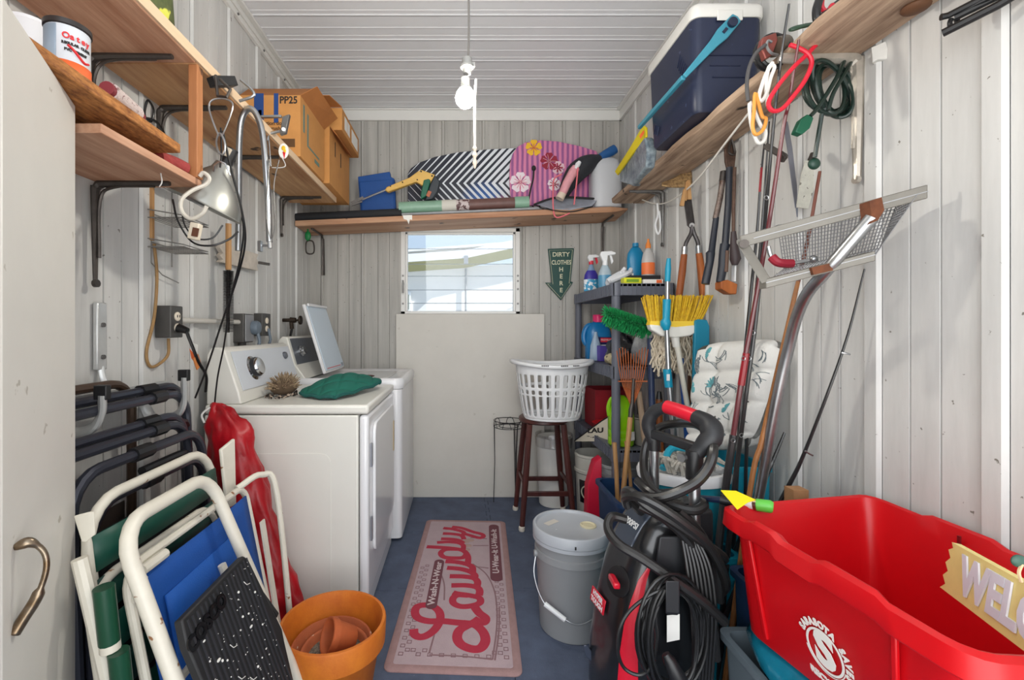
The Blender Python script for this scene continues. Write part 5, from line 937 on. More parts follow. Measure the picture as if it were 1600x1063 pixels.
# ================================================================ hung on the right wall
S('white_cord_line', 'white cord strung under the board between the shelves', 'string', ('white_cord_line', B().tube(cr(IP((984, 292, 2.98), (1000, 310, 2.9), (1028, 319, 2.68), (1055, 310, 2.4), (1090, 280, 2.1), (1130, 228, 1.85), (1172, 174, 1.66)), 6), .004, 6).tube(cr(IP((984, 292, 2.98), (990, 302, 2.95), (988, 318, 2.95)), 4), .004, 6), MC['rope_white']))
S('white_hook', 'small white plastic hook hanging from the cord', 'hook', ('white_hook', B().tube(cr(IP((1027, 318, 2.66), (1028, 335, 2.66), (1024, 352, 2.66), (1028, 366, 2.66), (1032, 356, 2.66), (1030, 330, 2.66)), 5), .006, 7), PLAST))
Y = 2.24; pg = B()
for i, (x0, y0, x1, y1) in enumerate(((1068, 314, 1074, 284), (1076, 312, 1076, 282), (1064, 322, 1070, 296))):
    S('clothes_peg', ['wooden clothes peg clipped on the cord over the shears, tilted one', 'wooden clothes peg clipped on the cord over the shears, upright one', 'wooden clothes peg clipped on the cord, lowest of three'][i], 'clothes peg', ('clothes_peg', B().bar(P(x0, y0, Y - .005 * i), P(x1, y1, Y - .005 * i), .012, .01, (0, 1, 0)).bar(P(x0 + 3, y0, Y - .005 * i), P(x1 + .5, y1, Y - .005 * i), .008, .009, (0, 1, 0)), TANW), group='pegs on the cord')
S('straw_mat', 'piece of woven straw tucked between the rough board and the wall', 'mat', ('straw_mat', B().grid(lambda u, v: P(1034 + 47 * u, 290 - 26 * u * v + 3 * math.sin(u * 3.1) - (4 * v), 2.36 + .04 * v), 14, 6), mat('straw', (190, 156, 108), .8, var=.6, vs=60, rgb2=(96, 70, 44), bump=.8, bs=120), dict(solid=.006)))
Y = 2.25
S('hedge_shears', 'old hedge shears with two orange wooden handles hanging on the wall', 'shears', ('blade', B().poly(IP((1067, 300, Y), (1071, 292, Y), (1084, 350, Y), (1080, 358, Y), (1074, 352, Y)), (0, .006, 0)).poly(IP((1074, 296, Y + .008), (1078, 292, Y + .008), (1086, 350, Y + .008), (1078, 356, Y + .008)), (0, .006, 0)), mat('old_steel', (92, 88, 88), .4, m=.8, var=.35, vs=30), dict(bev=.001)),
  ('shank', B().tube(cr(IP((1081, 352, Y), (1080, 364, Y), (1072, 380, Y), (1070, 390, Y)), 5), .010, 8).tube(cr(IP((1081, 352, Y), (1084, 364, Y), (1090, 378, Y), (1091, 388, Y)), 5), .010, 8), MC['old_steel']), ('ferrule', B().cyl(P(1070, 386, Y), P(1069, 399, Y), .0145, n=12), STEEL), ('ferrule', B().cyl(P(1091, 384, Y), P(1092, 397, Y), .0145, n=12), STEEL),
  ('wooden_handle', B().tube(IP((1069, 398, Y), (1066, 425, Y), (1061, 462, Y)), [.015, .017, .016], 12), ORW), ('wooden_handle', B().tube(IP((1092, 396, Y), (1096, 425, Y), (1098, 462, Y)), [.015, .019, .016], 12), ORW), ('pivot', B().cyl(P(1081, 352, Y - .008), P(1081, 352, Y + .01), .012, n=10), DULL))
Y = 1.97
GRP = mat('grip_black', (36, 40, 50), .45)
S('bypass_lopper', 'long lopper with a bare steel shaft and black grip on the wall', 'lopper', ('shaft', B().tube(IP((1130, 275, Y), (1125, 310, Y), (1118, 342, Y)), .012, 12), mat('rusty_steel', (150, 138, 130), .5, m=.6, var=.5, vs=30, rgb2=(84, 60, 50))), ('grip', B().tube(IP((1119, 340, Y), (1112, 392, Y), (1110, 396, Y), (1109, 410, Y), (1102, 444, Y)), [.012, .0135, .019, .016, .017], 12), GRP), ('collar', B().cyl(P(1131, 268, Y), P(1129, 283, Y), .014, n=12), IRON))
S('wooden_lopper', 'black handled lopper hanging beside the bare steel lopper', 'lopper', ('blade', B().poly(IP((1133, 232, Y - .03), (1140, 220, Y - .03), (1151, 236, Y - .03), (1148, 262, Y - .03), (1138, 268, Y - .03), (1134, 252, Y - .03)), (0, .012, 0)), mat('rusty_blade', (108, 84, 72), .6, m=.5, var=.5, vs=30), dict(bev=.002)), ('arm', B().tube(IP((1140, 262, Y - .03), (1138, 320, Y - .03), (1133, 384, Y - .03)), .014, 12), GRP), ('grip', B().tube(IP((1133, 382, Y - .03), (1131, 392, Y - .03), (1130, 415, Y - .03), (1125, 441, Y - .03)), [.02, .018, .02, .016], 12), GRP), ('grip_inset', B().tube(IP((1136, 392, Y - .045), (1134, 425, Y - .045)), .009, 8), mat('grip_brown', (96, 70, 56), .6)), ('ring', B().tube(cr(IP((1139, 238, Y - .035), (1143, 218, Y - .035), (1148, 240, Y - .035)), 4, True), .005, 6, True), IRON))
S('dark_grip_tool', 'thin iron rod tool with a dark bulbous grip next to the loppers', 'tool', ('rod', B().tube(IP((1148, 262, Y - .06), (1146, 330, Y - .06), (1146, 372, Y - .06)), .007, 8), MC['rusty_blade']), ('grip', B().tube(IP((1146, 362, Y - .06), (1147, 385, Y - .06), (1149, 405, Y - .06), (1148, 414, Y - .06)), [.010, .016, .022, .012], 12), mat('grip_plum', (58, 46, 48), .5)))
S('wood_block_tool', 'tan wooden block end of a tool hanging under the loppers', 'tool', ('block', B().loft([[p + V((0, dy, 0)) for p in IP((1127, 440, Y - .05), (1137, 437, Y - .05), (1153, 444, Y - .05), (1151, 460, Y - .05), (1140, 459, Y - .05), (1127, 451, Y - .05))] for dy in (0, .05)]), ORW, dict(bev=.004)), ('stem', B().bar(P(1147, 415, Y - .03), P(1146, 440, Y - .03), .022, .006), PLAST))
# fishing rods
def rod(b, pts, r0, r1): q = cr(IP(*pts), 6); return b.tube(q, [r0 + (r1 - r0) * i / (len(q) - 1) for i in range(len(q))], 8)
def guides(b, pts, r=.007):
    for a in pts: c = P(*a); b.tube([c + V((r * math.cos(t) - r, -.006, r * math.sin(t))) for t in [i * .785 for i in range(8)]], .0016, 5, True)
    return b
MAR = mat('rod_maroon', (96, 28, 36), .3, coat=.5); BLR = mat('rod_black', (30, 30, 32), .3, coat=.4)
S('maroon_fishing_rod', 'maroon fishing rod standing against the wall before the cushion', 'fishing rod', ('blank', rod(B(), [(1248, 62, 1.30), (1232, 162, 1.35), (1224, 200, 1.38), (1200, 358, 1.46), (1175, 500, 1.52), (1162, 571, 1.55), (1146, 678, 1.575), (1130, 790, 1.58), (1112, 960, 1.57)], .0035, .011), MAR), ('grip', rod(B(), [(1146, 680, 1.576), (1130, 790, 1.58), (1112, 960, 1.57), (1101, 1072, 1.565)], .0125, .0135), BLR), ('guide', guides(B(), [(1199, 310, 1.43), (1197, 362, 1.45), (1163, 560, 1.54), (1147, 688, 1.56)]), STEEL), ('wrap', rod(B(), [(1166, 552, 1.541), (1158, 602, 1.555)], .0105, .0115), mat('rod_red', (140, 24, 34), .3)))
S('black_fishing_rod', 'black fishing rod close behind the maroon one against the wall', 'fishing rod', ('blank', rod(B(), [(1233, 6, 1.30), (1221, 86, 1.34), (1208, 200, 1.42), (1194, 361, 1.50), (1181, 500, 1.56), (1165, 622, 1.59), (1155, 700, 1.61), (1147, 767, 1.61), (1130, 940, 1.60), (1124, 1066, 1.60)], .003, .0105), BLR), ('guide', guides(B(), [(1178, 520, 1.55), (1172, 560, 1.56), (1160, 680, 1.59)]), STEEL))
S('fishing_rod', 'thinnest dark rod with red bands beside the maroon rod', 'fishing rod', ('blank', rod(B(), [(1194, 225, 1.60), (1187, 300, 1.60), (1183, 361, 1.61), (1172, 470, 1.64), (1160, 600, 1.66), (1150, 767, 1.67), (1140, 1030, 1.69)], .0028, .008), BLR), ('red_band', rod(B(), [(1190, 262, 1.598), (1187, 300, 1.598)], .004, .004), MC['rod_red']))
S('fishing_rod', 'thin black rod between the thin banded rod and the maroon rod', 'fishing rod', ('blank', rod(B(), [(1202, 190, 1.58), (1190, 361, 1.60), (1177, 500, 1.655), (1168, 640, 1.70), (1160, 1010, 1.72)], .0026, .007), BLR))
S('rod_clamp', 'dark metal clamp holding the rods below the rough board', 'clamp', ('rod_clamp', B().bar(P(1196, 228, 1.50), P(1228, 246, 1.46), .022, .018).bar(P(1218, 240, 1.46), P(1226, 250, 1.44), .012, .02), IRON, dict(bev=.002)))
S('brown_wood_rod', 'tan wooden rod with a rust-red top leaning behind the sand scoop', 'rod', ('lower', rod(B(), [(1247, 440, 1.46), (1240, 470, 1.46), (1210, 600, 1.47), (1190, 690, 1.48), (1172, 767, 1.49), (1128, 1105, 1.51)], .006, .009), mat('rod_tan', (160, 104, 56), .5, var=.3, vs=20)), ('upper', rod(B(), [(1281, 268, 1.45), (1263, 370, 1.45), (1247, 441, 1.46)], .0045, .006), mat('rod_rust', (110, 56, 40), .5)))
S('leaning_fishing_rod', 'slim black fishing rod leaning alone on the metal wall behind the red bin', 'fishing rod', ('blank', rod(B(), [(1351, 420, 1.30), (1318, 545, 1.35), (1258, 705, 1.42), (1228, 768, 1.45), (1150, 920, 1.52), (1105, 1055, 1.555)], .0022, .0095), BLR), ('guide', B().tube(IP((1315, 551, 1.345), (1321, 552, 1.34), (1328, 554, 1.34)), .003, 6).tube(IP((1258, 705, 1.41), (1264, 709, 1.41), (1270, 712, 1.41)), .003, 6), STEEL))
S('short_black_rod', 'short black rod end poking out beside the tan rod', 'rod', ('short_black_rod', rod(B(), [(1226, 676, 1.58), (1212, 710, 1.58), (1198, 742, 1.58), (1150, 860, 1.62)], .004, .009), BLR))
Y = 1.62
S('pruning_saw', 'grey toothed pruning saw blade hanging behind the fishing rods', 'saw', ('blade', B().poly(IP((1224, 190, Y), (1231, 190, Y), (1238, 230, Y), (1245, 290, Y), (1247, 322, Y), (1243, 325, Y), (1238, 290, Y), (1231, 235, Y)), (0, .003, 0)), mat('saw_steel', (150, 152, 164), .35, m=.7)), ('tang', B().bar(P(1247, 320, Y), P(1250, 345, Y), .016, .006, (0, 1, 0)), mat('tang_blue', (120, 126, 140), .4)))
Y = 1.56
S('garden_trowel', 'worn white bladed tool hanging beside the saw', 'trowel', ('blade', B().poly(IP((1259, 251, Y), (1253, 271, Y), (1245, 324, Y), (1263, 326, Y), (1280, 266, Y), (1271, 250, Y)), (0, .004, 0)), mat('worn_white', (206, 204, 192), .6, var=.25, vs=26, spots=(120, 116, 106), ss=50, st2=.6)), ('neck', B().tube(IP((1265, 252, Y), (1270, 240, Y)), .008, 8), IRON))
# sand scoop
ALU = mat('aluminium', (128, 124, 116), .55, m=.4, var=.2, vs=14); RUST = mat('rust', (112, 62, 34), .8, var=.5, vs=30)
t1, t2, l1, l2 = P(1157, 378, 1.28), P(1450, 299, 1.12), P(1197, 442, 1.26), P(1368, 398, 1.16)
b1, b2, b3, b4 = P(1215, 352, 1.40), P(1400, 322, 1.20), P(1225, 420, 1.38), P(1375, 388, 1.22)
def mesh_face(b, p00, p10, p11, p01, nu, nv, r=.0013):
    for i in range(nu + 1): b.tube([p00.lerp(p10, i / nu), p01.lerp(p11, i / nu)], r, 4)
    for j in range(nv + 1): b.tube([p00.lerp(p01, j / nv), p10.lerp(p11, j / nv)], r, 4)
    return b
ms_ = B(); mesh_face(ms_, b1, b2, b4, b3, 34, 12); mesh_face(ms_, t1.lerp(t2, .08), t2, b2, b1, 40, 8); mesh_face(ms_, l1, l2, b4, b3, 30, 6); mesh_face(ms_, t2.lerp(t1, .05), l2, b4, b2, 16, 8)
o = S('sand_scoop', 'aluminium sand scoop with a wire mesh basket and a bent pole leaning on the wall', 'scoop', ('top_bar', B().bar(t1, t2, .034, .008, (0, 0, 1)) if 0 else B().loft([[p + V((0, dy, dz)) for dy, dz in ((0, -.017), (.006, -.017), (.006, .017), (0, .017))] for p in (t1, t2)]), ALU, dict(bev=.002)), ('side_bar', B().loft([[p + V((dx, 0, dz)) for dx, dz in ((-.012, -.004), (.012, .004), (.012, .014), (-.012, .006))] for p in (t1, l1)]), ALU, dict(bev=.002)), ('lower_bar', B().loft([[p + V((0, dy, dz)) for dy, dz in ((0, -.016), (.03, -.016), (.03, .010), (0, .010))] for p in (l1, l2)]), ALU, dict(bev=.002)),
  ('mesh', ms_, mat('mesh_wire', (150, 150, 152), .4, m=.6)), ('pole', B().tube(cr(IP((1363, 340, 1.14), (1330, 378, 1.17), (1290, 425, 1.22), (1262, 458, 1.29), (1245, 495, 1.35), (1232, 545, 1.4), (1215, 620, 1.44), (1187, 768, 1.5), (1160, 900, 1.53), (1128, 1085, 1.56)), 6), .0155, 14), STEEL), ('rust_joint', B().loft([[p + V((0, dy, 0)) for p in IP((1353, 316, 1.155), (1372, 310, 1.145), (1376, 330, 1.135), (1366, 346, 1.13), (1352, 352, 1.14), (1356, 336, 1.15))] for dy in (-.010, .02)]), RUST), ('rust_joint', B().bar(P(1265, 425, 1.22), P(1295, 418, 1.21), .03, .02), RUST), ('bolt', B().cyl(P(1163, 381, 1.262), P(1163, 381, 1.275), .012, n=12), IRON),
  ('red_grip', B().tube(cr(IP((1206, 402, 1.35), (1215, 410, 1.34), (1228, 412, 1.34), (1238, 412, 1.34)), 5), .013, 10), mat('grip_red', (150, 28, 48), .5)), ('grip_rod', B().tube(cr(IP((1200, 385, 1.35), (1204, 400, 1.35), (1210, 406, 1.345)), 4), .006, 7), STEEL), ('grip_rod', B().tube(IP((1236, 412, 1.34), (1270, 406, 1.30)), .006, 8).ball(P(1271, 405, 1.30), .011), STEEL))

for q in bpy.data.objects:
    if q.name.startswith('grip_rib'): q['kind'] = 'stuff'
# ================================================================ stool, basket, plant stand, bin and buckets at the back
SW = wood('stool_wood', (88, 44, 38), (58, 26, 24), 'z', r=.4, knots=False)
sc = V((.545, 3.0, 0)); parts = [('seat', B().lathe([(.02, .652), (.15, .652), (.162, .66), (.162, .678), (.152, .687), (.10, .684), (.001, .682)], sc, 36), SW, dict(sharp=50))]
def lp(sx, sy, z): f = .108 + (.165 - .108) * (1 - z / .652); return sc + V((sx * f, sy * f, z))
for sx, sy in ((-1, -1), (1, -1), (-1, 1), (1, 1)): parts.append(('leg', B().tube([lp(sx, sy, .652), lp(sx, sy, .33), lp(sx, sy, .024)], [.019, .021, .016], 10), SW)); 
for k, (a, c, z) in enumerate((((-1, -1), (1, -1), .225), ((-1, 1), (1, 1), .225), ((-1, -1), (-1, 1), .275), ((1, -1), (1, 1), .275))): parts.append(('rung', B().bar(lp(*a, z), lp(*c, z), .016, .03, (0, 0, 1)), SW, dict(bev=.003)))
for sx, sy in ((-1, -1), (1, -1), (-1, 1), (1, 1)): parts.append(('foot_cap', B().lathe([(.017, 0), (.020, .008), (.019, .026), (.015, .03)], lp(sx, sy, 0), 12), mat('cream_rubber', (222, 214, 200), .5)))
S('wooden_stool', 'dark brown round wooden stool carrying the white laundry basket', 'stool', *parts)
# laundry basket
kc = V((.585, 2.93, .688)); kh = .335; NB = 26
def kr(t): return .178 + (.232 - .178) * t ** .8
def kp(u, v, out=0):
    a = 2 * math.pi * u; r = kr(v) + out; return kc + V((r * 1.0 * math.cos(a), r * .80 * math.sin(a), kh * v + .012))
rows = [0, .05, .22, .235, .40, .425, .455, .535, .56, .59, .615, .80, .815, .90, 1.0]
cols = NB * 4
open_rows = {2: 1, 3: 1, 6: 2, 10: 1}
vs = []; fs = []
for j, v in enumerate(rows):
    for i in range(cols): vs.append(kp(i / cols, v))
tall = {(1, 4), }
for j in range(len(rows) - 1):
    mid = (rows[j] + rows[j + 1]) / 2
    for i in range(cols):
        q = i % 4
        hole = ((.06 < mid < .42 and .06 < mid) and q in (1, 2) and rows[j] >= .22 - .17 and rows[j + 1] <= .4251 and rows[j] >= .05) or (.58 < mid < .81 and q in (1, 2)) or (.455 <= rows[j] < .53 and q in (1, 2))
        if hole: continue
        fs.append((j * cols + i, j * cols + (i + 1) % cols, (j + 1) * cols + (i + 1) % cols, (j + 1) * cols + i))
wall_ = B().add(vs, fs)
rimb = []
for i in range(64):
    a = 2 * math.pi * i / 64; ey = abs(math.cos(a)) ** 3; r = kr(1); up = .012 * math.cos(2 * a) + .004
    c0_ = kc + V((0, 0, kh + .012 + up))
    pt = lambda ro, z: c0_ + V(((r + ro) * math.cos(a), (r * .8 + ro) * math.sin(a), z))
    rimb.append([pt(-.004, -.012 - up), pt(.004, -.012), pt(.018 + .012 * ey, -.012), pt(.026 + .012 * ey, .0), pt(.022 + .012 * ey, .012), pt(.004, .014), pt(-.004, .008)])
fl = B().lathe([(.001, 0), (.17, 0), (.178, .012)], kc, cols, None, 1, .8, cap=False)
dots = B()
for a0 in (-1.95, -1.2, -1.5):
    for i in range(4): a = a0 + i * .045; dots.ball(kc + V(((kr(1) + .027) * math.cos(a), (kr(1) * .8 + .027) * math.sin(a), kh + .014)), .005, .003, .004, 6, 4)
S('laundry_basket', 'white plastic slotted laundry basket standing on the brown stool', 'basket', ('body', wall_, PLAST, dict(solid=.004, sub=1, sharp=180)), ('base', fl, PLAST, dict(solid=.004)), ('rim', B().loft(rimb, cap=False, closed=True), PLAST, dict(sharp=60)), ('rim_hole', dots, mat('hole_dark', (70, 66, 66), .7)))
for q in bpy.data.objects:
    if q.name.startswith('rim_hole'): q['kind'] = 'stuff'
BW = mat('black_wire', (40, 40, 42), .45, m=.4); pc_ = V((.345, 3.285, 0)); b = B()
for z, r in ((.60, .106), (.555, .106), (.558, .07)): b.tube([pc_ + V((r * math.cos(i * .2618), r * math.sin(i * .2618), z)) for i in range(24)], .0028, 6, True)
for k in range(6):
    a = k * 1.047 + .3; b.tube(cr([pc_ + V((.106 * math.cos(a - .3), .106 * math.sin(a - .3), .555)), pc_ + V((.106 * math.cos(a - .2), .106 * math.sin(a - .2), .59)), pc_ + V((.106 * math.cos(a), .106 * math.sin(a), .603)), pc_ + V((.106 * math.cos(a + .2), .106 * math.sin(a + .2), .59)), pc_ + V((.106 * math.cos(a + .3), .106 * math.sin(a + .3), .555))], 4), .0022, 5)
pp = [('basket', b, BW)]
for k in range(3):
    for d in (-.12, .12):
        a = k * 2.094 + .9; pp.append(('leg', B().tube([pc_ + V((.104 * math.cos(a + d), .104 * math.sin(a + d), .56)), pc_ + V((.10 * math.cos(a + d * .3), .10 * math.sin(a + d * .3), .3)), pc_ + V((.108 * math.cos(a), .108 * math.sin(a), .003))], .0027, 6), BW))
S('wire_plant_stand', 'thin black wire plant stand beside the brown stool', 'plant stand', *pp)
wc = V((.672, 3.288, 0))
S('white_bin', 'white bin with a translucent liner behind the stool legs', 'bin', ('body', B().lathe([(.10, 0), (.104, .005), (.125, .48), (.128, .485), (.120, .485), (.10, .03), (.001, .03)], wc, 30), mat('bin_white', (232, 230, 224), .4)), ('liner', B().lathe([(.112, .36), (.124, .50), (.132, .505), (.134, .47), (.1315, .43), (.134, .42)], wc, 36, cap=False), glassy('liner', (.97, .97, .97), .15, .2), dict(solid=.001)), ('liner_knot', B().ball(wc + V((-.03, -.11, .50)), .03, .015, .02), PLAST))
kc2 = V((.895, 3.06, 0))
def ringsolid(c, prof, n=30, **k): return B().lathe(prof, c, n, **k)
dg = B(); 
S('labelled_bucket', 'off-white bucket with a black printed label under the grey shelving', 'bucket', ('body', ringsolid(kc2, [(.105, 0), (.108, .005), (.12, .30), (.128, .31), (.128, .325), (.122, .33), (.124, .41), (.128, .415), (.126, .43), (.118, .43), (.105, .03), (.001, .03)]), mat('bucket_white', (206, 204, 194), .4, var=.12, vs=8)),
  ('label', B().grid(lambda u, v: kc2 + V(((.1125 + .006 * v) * math.cos(-2.75 + 1.5 * u), (.1125 + .006 * v) * math.sin(-2.75 + 1.5 * u), .115 + .15 * v)), 14, 2, None), mat('label_black', (26, 26, 28), .4), dict(solid=.0008)), ('label_ring', B().tube([kc2 + V(((.1195 + .0012 * math.sin(t)) * math.cos(-2.15 + .42 * math.cos(t)), (.1195 + .0012 * math.sin(t)) * math.sin(-2.15 + .42 * math.cos(t)), .19 + .045 * math.sin(t))) for t in [i * .3142 for i in range(20)]], .0045, 6, True), mat('label_cream', (214, 214, 190), .5)))
gc = V((.955, 2.76, 0))
S('grey_pail', 'grey plastic pail stacked inside another under the lowest grey shelf', 'bucket', ('body', ringsolid(gc, [(.10, 0), (.103, .004), (.125, .38), (.134, .385), (.134, .40), (.126, .402), (.10, .03), (.001, .03)]), mat('pail_grey', (150, 152, 154), .45)), ('inner_pail', ringsolid(gc, [(.118, .36), (.128, .435), (.136, .44), (.136, .452), (.128, .455), (.11, .38), (.001, .38)]), mat('pail_pale', (176, 178, 178), .45)))
S('red_dustpan', 'upright red plastic dustpan beside the grey pail', 'dustpan', ('red_dustpan', B().loft([[V((.715, 2.60, 0)), V((.80, 2.58, 0)), V((.80, 2.65, 0)), V((.715, 2.67, 0))], [V((.725, 2.60, .36)), V((.80, 2.58, .38)), V((.80, 2.65, .38)), V((.725, 2.67, .36))], [V((.765, 2.60, .50)), V((.80, 2.58, .53)), V((.80, 2.65, .53)), V((.765, 2.67, .50))]]), mat('dustpan_red', (204, 22, 58), .4), dict(bev=.006)))

# ================================================================ grey shelving unit and its contents
ux0, ux1, uy0, uy1 = .845, 1.182, 2.52, 3.38
def shelf_(z):
    b = B().bx(ux0, ux1, uy0, uy1, z - .012, z)
    for x0, x1, y0, y1 in ((ux0, ux0 + .012, uy0, uy1), (ux1 - .012, ux1, uy0, uy1), (ux0, ux1, uy0, uy0 + .012), (ux0, ux1, uy1 - .012, uy1)): b.bx(x0, x1, y0, y1, z - .062, z + .004)
    n = 13
    for i in range(1, n): x = ux0 + (ux1 - ux0) * i / n; b.bx(x - .002, x + .002, uy0 - .004, uy0, z - .058, z)
    n = 30
    for i in range(1, n): y = uy0 + (uy1 - uy0) * i / n; b.bx(ux0 - .004, ux0, y - .002, y + .002, z - .058, z)
    return b
parts = [('shelf', shelf_(z), GREYP) for z in (1.508, 1.045, .585)]
for x in (ux0 + .022, ux1 - .022):
    for y in (uy0 + .024, uy1 - .024): parts.append(('post', B().cyl((x, y, .002), (x, y, 1.50), .0235, n=18), GREYP)); 
for z in (1.508, 1.045, .585):
    for x in (ux0 + .022, ux1 - .022):
        for y in (uy0 + .024, uy1 - .024): parts.append(('corner_sleeve', B().cyl((x, y, z - .064), (x, y, z + .006), .030, n=18), GREYP))
S('grey_shelving', 'grey plastic shelving unit loaded with cleaning bottles beside the metal wall', 'shelving', *parts)
ZT1, ZT2, ZT3 = 1.5125, 1.0495, .5895
def trigger(b, c, h, sg, s=1.0):                              # spray head
    return b.loft([[c + V((x * sg * s, dy, h + z * s)) for x, z in ((-.026, .034), (-.02, .05), (.03, .052), (.052, .044), (.05, .034), (.012, .030), (.010, .0), (-.012, .0))] for dy in (-.012, .012)])
def trig2(b, c, h, sg, s=1.0): return b.loft([[c + V((x * sg * s, dy, h + z * s)) for x, z in ((.022, .030), (.032, .030), (.040, .002), (.032, -.012), (.028, .004))] for dy in (-.006, .006)])
c = V((.897, 3.13, ZT1))
S('red_spray_bottle', 'spray bottle with a red and white trigger at the corner of the top shelf', 'spray bottle', ('body', B().lathe([(.044, 0), (.05, .006), (.05, .09), (.044, .12), (.022, .16), (.014, .185), (.013, .20)], c, 24, None, 1, .62), mat('clear_blue', (150, 180, 214), .2, trans=.35)), ('label', B().lathe([(.0508, .008), (.0508, .085)], c, 24, None, 1, .63, cap=False), mat('label_aqua', (56, 156, 200), .4, spots=(236, 240, 244), ss=36, st2=.53)), ('blue_top', B().lathe([(.0505, .088), (.045, .12), (.030, .148)], c, 24, None, 1, .63, cap=False), mat('label_indigo', (58, 48, 150), .4)), ('head', trigger(B(), c, .205, 1, 1.0), PLAST, dict(bev=.003)), ('trigger', trig2(B(), c, .205, 1, 1.15).lathe([(.016, .19), (.016, .215)], c, 14), mat('trigger_red', (214, 40, 62), .4)))
c = V((.897, 2.83, ZT1))
S('white_spray_bottle', 'spray bottle with a white trigger and pale blue liquid on the top shelf', 'spray bottle', ('body', B().lathe([(.034, 0), (.04, .006), (.042, .07), (.038, .10), (.02, .14), (.014, .15)], c, 22, None, 1, .7), mat('clear_pale', (196, 214, 224), .25, trans=.35)), ('liquid', B().lathe([(.0405, .004), (.0425, .07), (.0415, .08)], c, 22, None, 1, .71, cap=False), mat('liquid_blue', (78, 140, 174), .3)), ('head', trigger(B(), c, .165, 1, 1.25).lathe([(.017, .14), (.015, .175)], c, 14), PLAST, dict(bev=.004)), ('trigger', trig2(B(), c, .165, 1, 1.25), PLAST))
gl = B(); rg = random.Random(4); gcx = V((.965, 2.76, ZT1))
for i in range(7):
    a = V((R(-.02, .06), R(-.04, .04), .012 + .008 * i)); gl.tube(cr([gcx + V((-.07, .0, .02)) + a * .4, gcx + a + V((0, 0, .03)), gcx + V((.0 + .016 * i, -.02 + .01 * i, .075 + .022 * (i % 3)))], 5), [.018, .018, .018, .017, .017, .017, .016, .015, .014, .013, .010], 8)
S('white_gloves', 'crumpled pair of white rubber gloves between the spray bottles and the blue bottle', 'gloves', ('white_gloves', gl, mat('glove_white', (222, 224, 228), .5)))
c = V((1.05, 2.62, ZT1))
S('yellow_packet', 'flat yellow packet lying on the front edge of the top shelf', 'packet', ('packet', B().box(c + V((-.085, -.04, .018)), (.10, .05, .034), Rz(.06)), mat('packet_yellow', (214, 214, 40), .5), dict(bev=.002)), ('print', B().box(c + V((-.085, -.0662, .018)), (.07, .001, .016), Rz(.06)), mat('packet_print', (120, 160, 40), .5)))
S('white_packet', 'narrow white and orange packet next to the yellow packet', 'packet', ('packet', B().box(c + V((.03, -.05, .013)), (.11, .035, .024), Rz(-.03)), WPAP, dict(bev=.002)), ('print', B().box(c + V((.062, -.0695, .013)), (.03, .0015, .018), Rz(-.03)), MC['orange_print']))
S('black_tray', 'shallow black box holding the blue and the orange labelled bottles', 'box', ('black_tray', openbox(.99, 1.168, 2.66, 2.86, ZT1 + .0, .06, .004), mat('tray_black', (30, 30, 34), .5)))
for q in (): pass
c = V((1.075, 2.80, ZT1 + .006))
S('blue_bottle', 'bright blue plastic bottle standing in the black box on the top shelf', 'bottle', ('body', B().lathe([(.045, 0), (.05, .006), (.053, .17), (.048, .205), (.03, .235), (.018, .245)], c, 26, None, 1, .55), mat('bottle_blue', (14, 120, 164), .35), dict(sharp=60)), ('cap', B().lathe([(.019, .245), (.018, .268), (.001, .27)], c, 16), mat('bottle_blue', (14, 120, 164), .35)), ('print', B().box(c + V((-.03, -.0305, .05)), (.012, .001, .06)), WPAP))
c = V((1.12, 2.72, ZT1 + .006))
S('orange_label_bottle', 'clear bottle with an orange label and orange cap in the black box', 'bottle', ('body', B().lathe([(.036, 0), (.038, .006), (.038, .15), (.03, .19), (.016, .215), (.013, .225)], c, 24, None, 1, .8), mat('bottle_clear', (212, 208, 206), .3, trans=.3)), ('label', B().lathe([(.0388, .065), (.0388, .135)], c, 24, None, 1, .81, cap=False), mat('label_orange', (236, 118, 60), .5)), ('cap', B().lathe([(.016, .222), (.015, .245), (.007, .262), (.006, .278)], c, 16), mat('cap_orange', (226, 132, 56), .4)))
# middle shelf
def jug(c, w, d, h, body, cap, lab, handle_sg=-1):
    b = B().lathe([(w * .92, 0), (w, .01), (w, h * .55), (w * .92, h * .72), (w * .6, h * .86), (w * .38, h * .92)], c, 28, None, 1, d / w, pw=2.6)
    hb = B().tube(cr([c + V((handle_sg * w * .35, 0, h * .84)), c + V((handle_sg * w * .85, 0, h * .80)), c + V((handle_sg * w * 1.12, 0, h * .62)), c + V((handle_sg * w * 1.1, 0, h * .45)), c + V((handle_sg * w * .9, 0, h * .36))], 6), .017, 10)
    return [('body', b, body, dict(sharp=60)), ('handle', hb, body), ('cap', B().lathe([(w * .4, h * .9), (w * .42, h * 1.06), (w * .38, h * 1.08), (.001, h * 1.08)], c, 18), cap)]
c = V((.948, 3.14, ZT2))
S('blue_detergent_jug', 'blue detergent jug with a pink cap on the middle grey shelf', 'jug', *jug(c, .088, .06, .285, mat('detergent_blue', (22, 116, 176), .3), mat('cap_pink', (226, 40, 110), .4), None), ('label', B().box(c + V((.025, -.0615, .09)), (.11, .002, .13)), mat('label_navy', (30, 34, 92), .4)), ('red_band', B().box(c + V((.035, -.0632, .135)), (.075, .0015, .03)), mat('band_red', (214, 40, 60), .4)), ('lettering', B().text('PREMIUM', .018, c + V((.035, -.0642, .135)), (1, 0, 0), (0, 0, 1)), WPAP), ('white_lines', B().box(c + V((.02, -.0632, .10)), (.06, .0015, .006)).box(c + V((.02, -.0632, .085)), (.05, .0015, .005)), WPAP))
c = V((1.03, 3.26, ZT2))
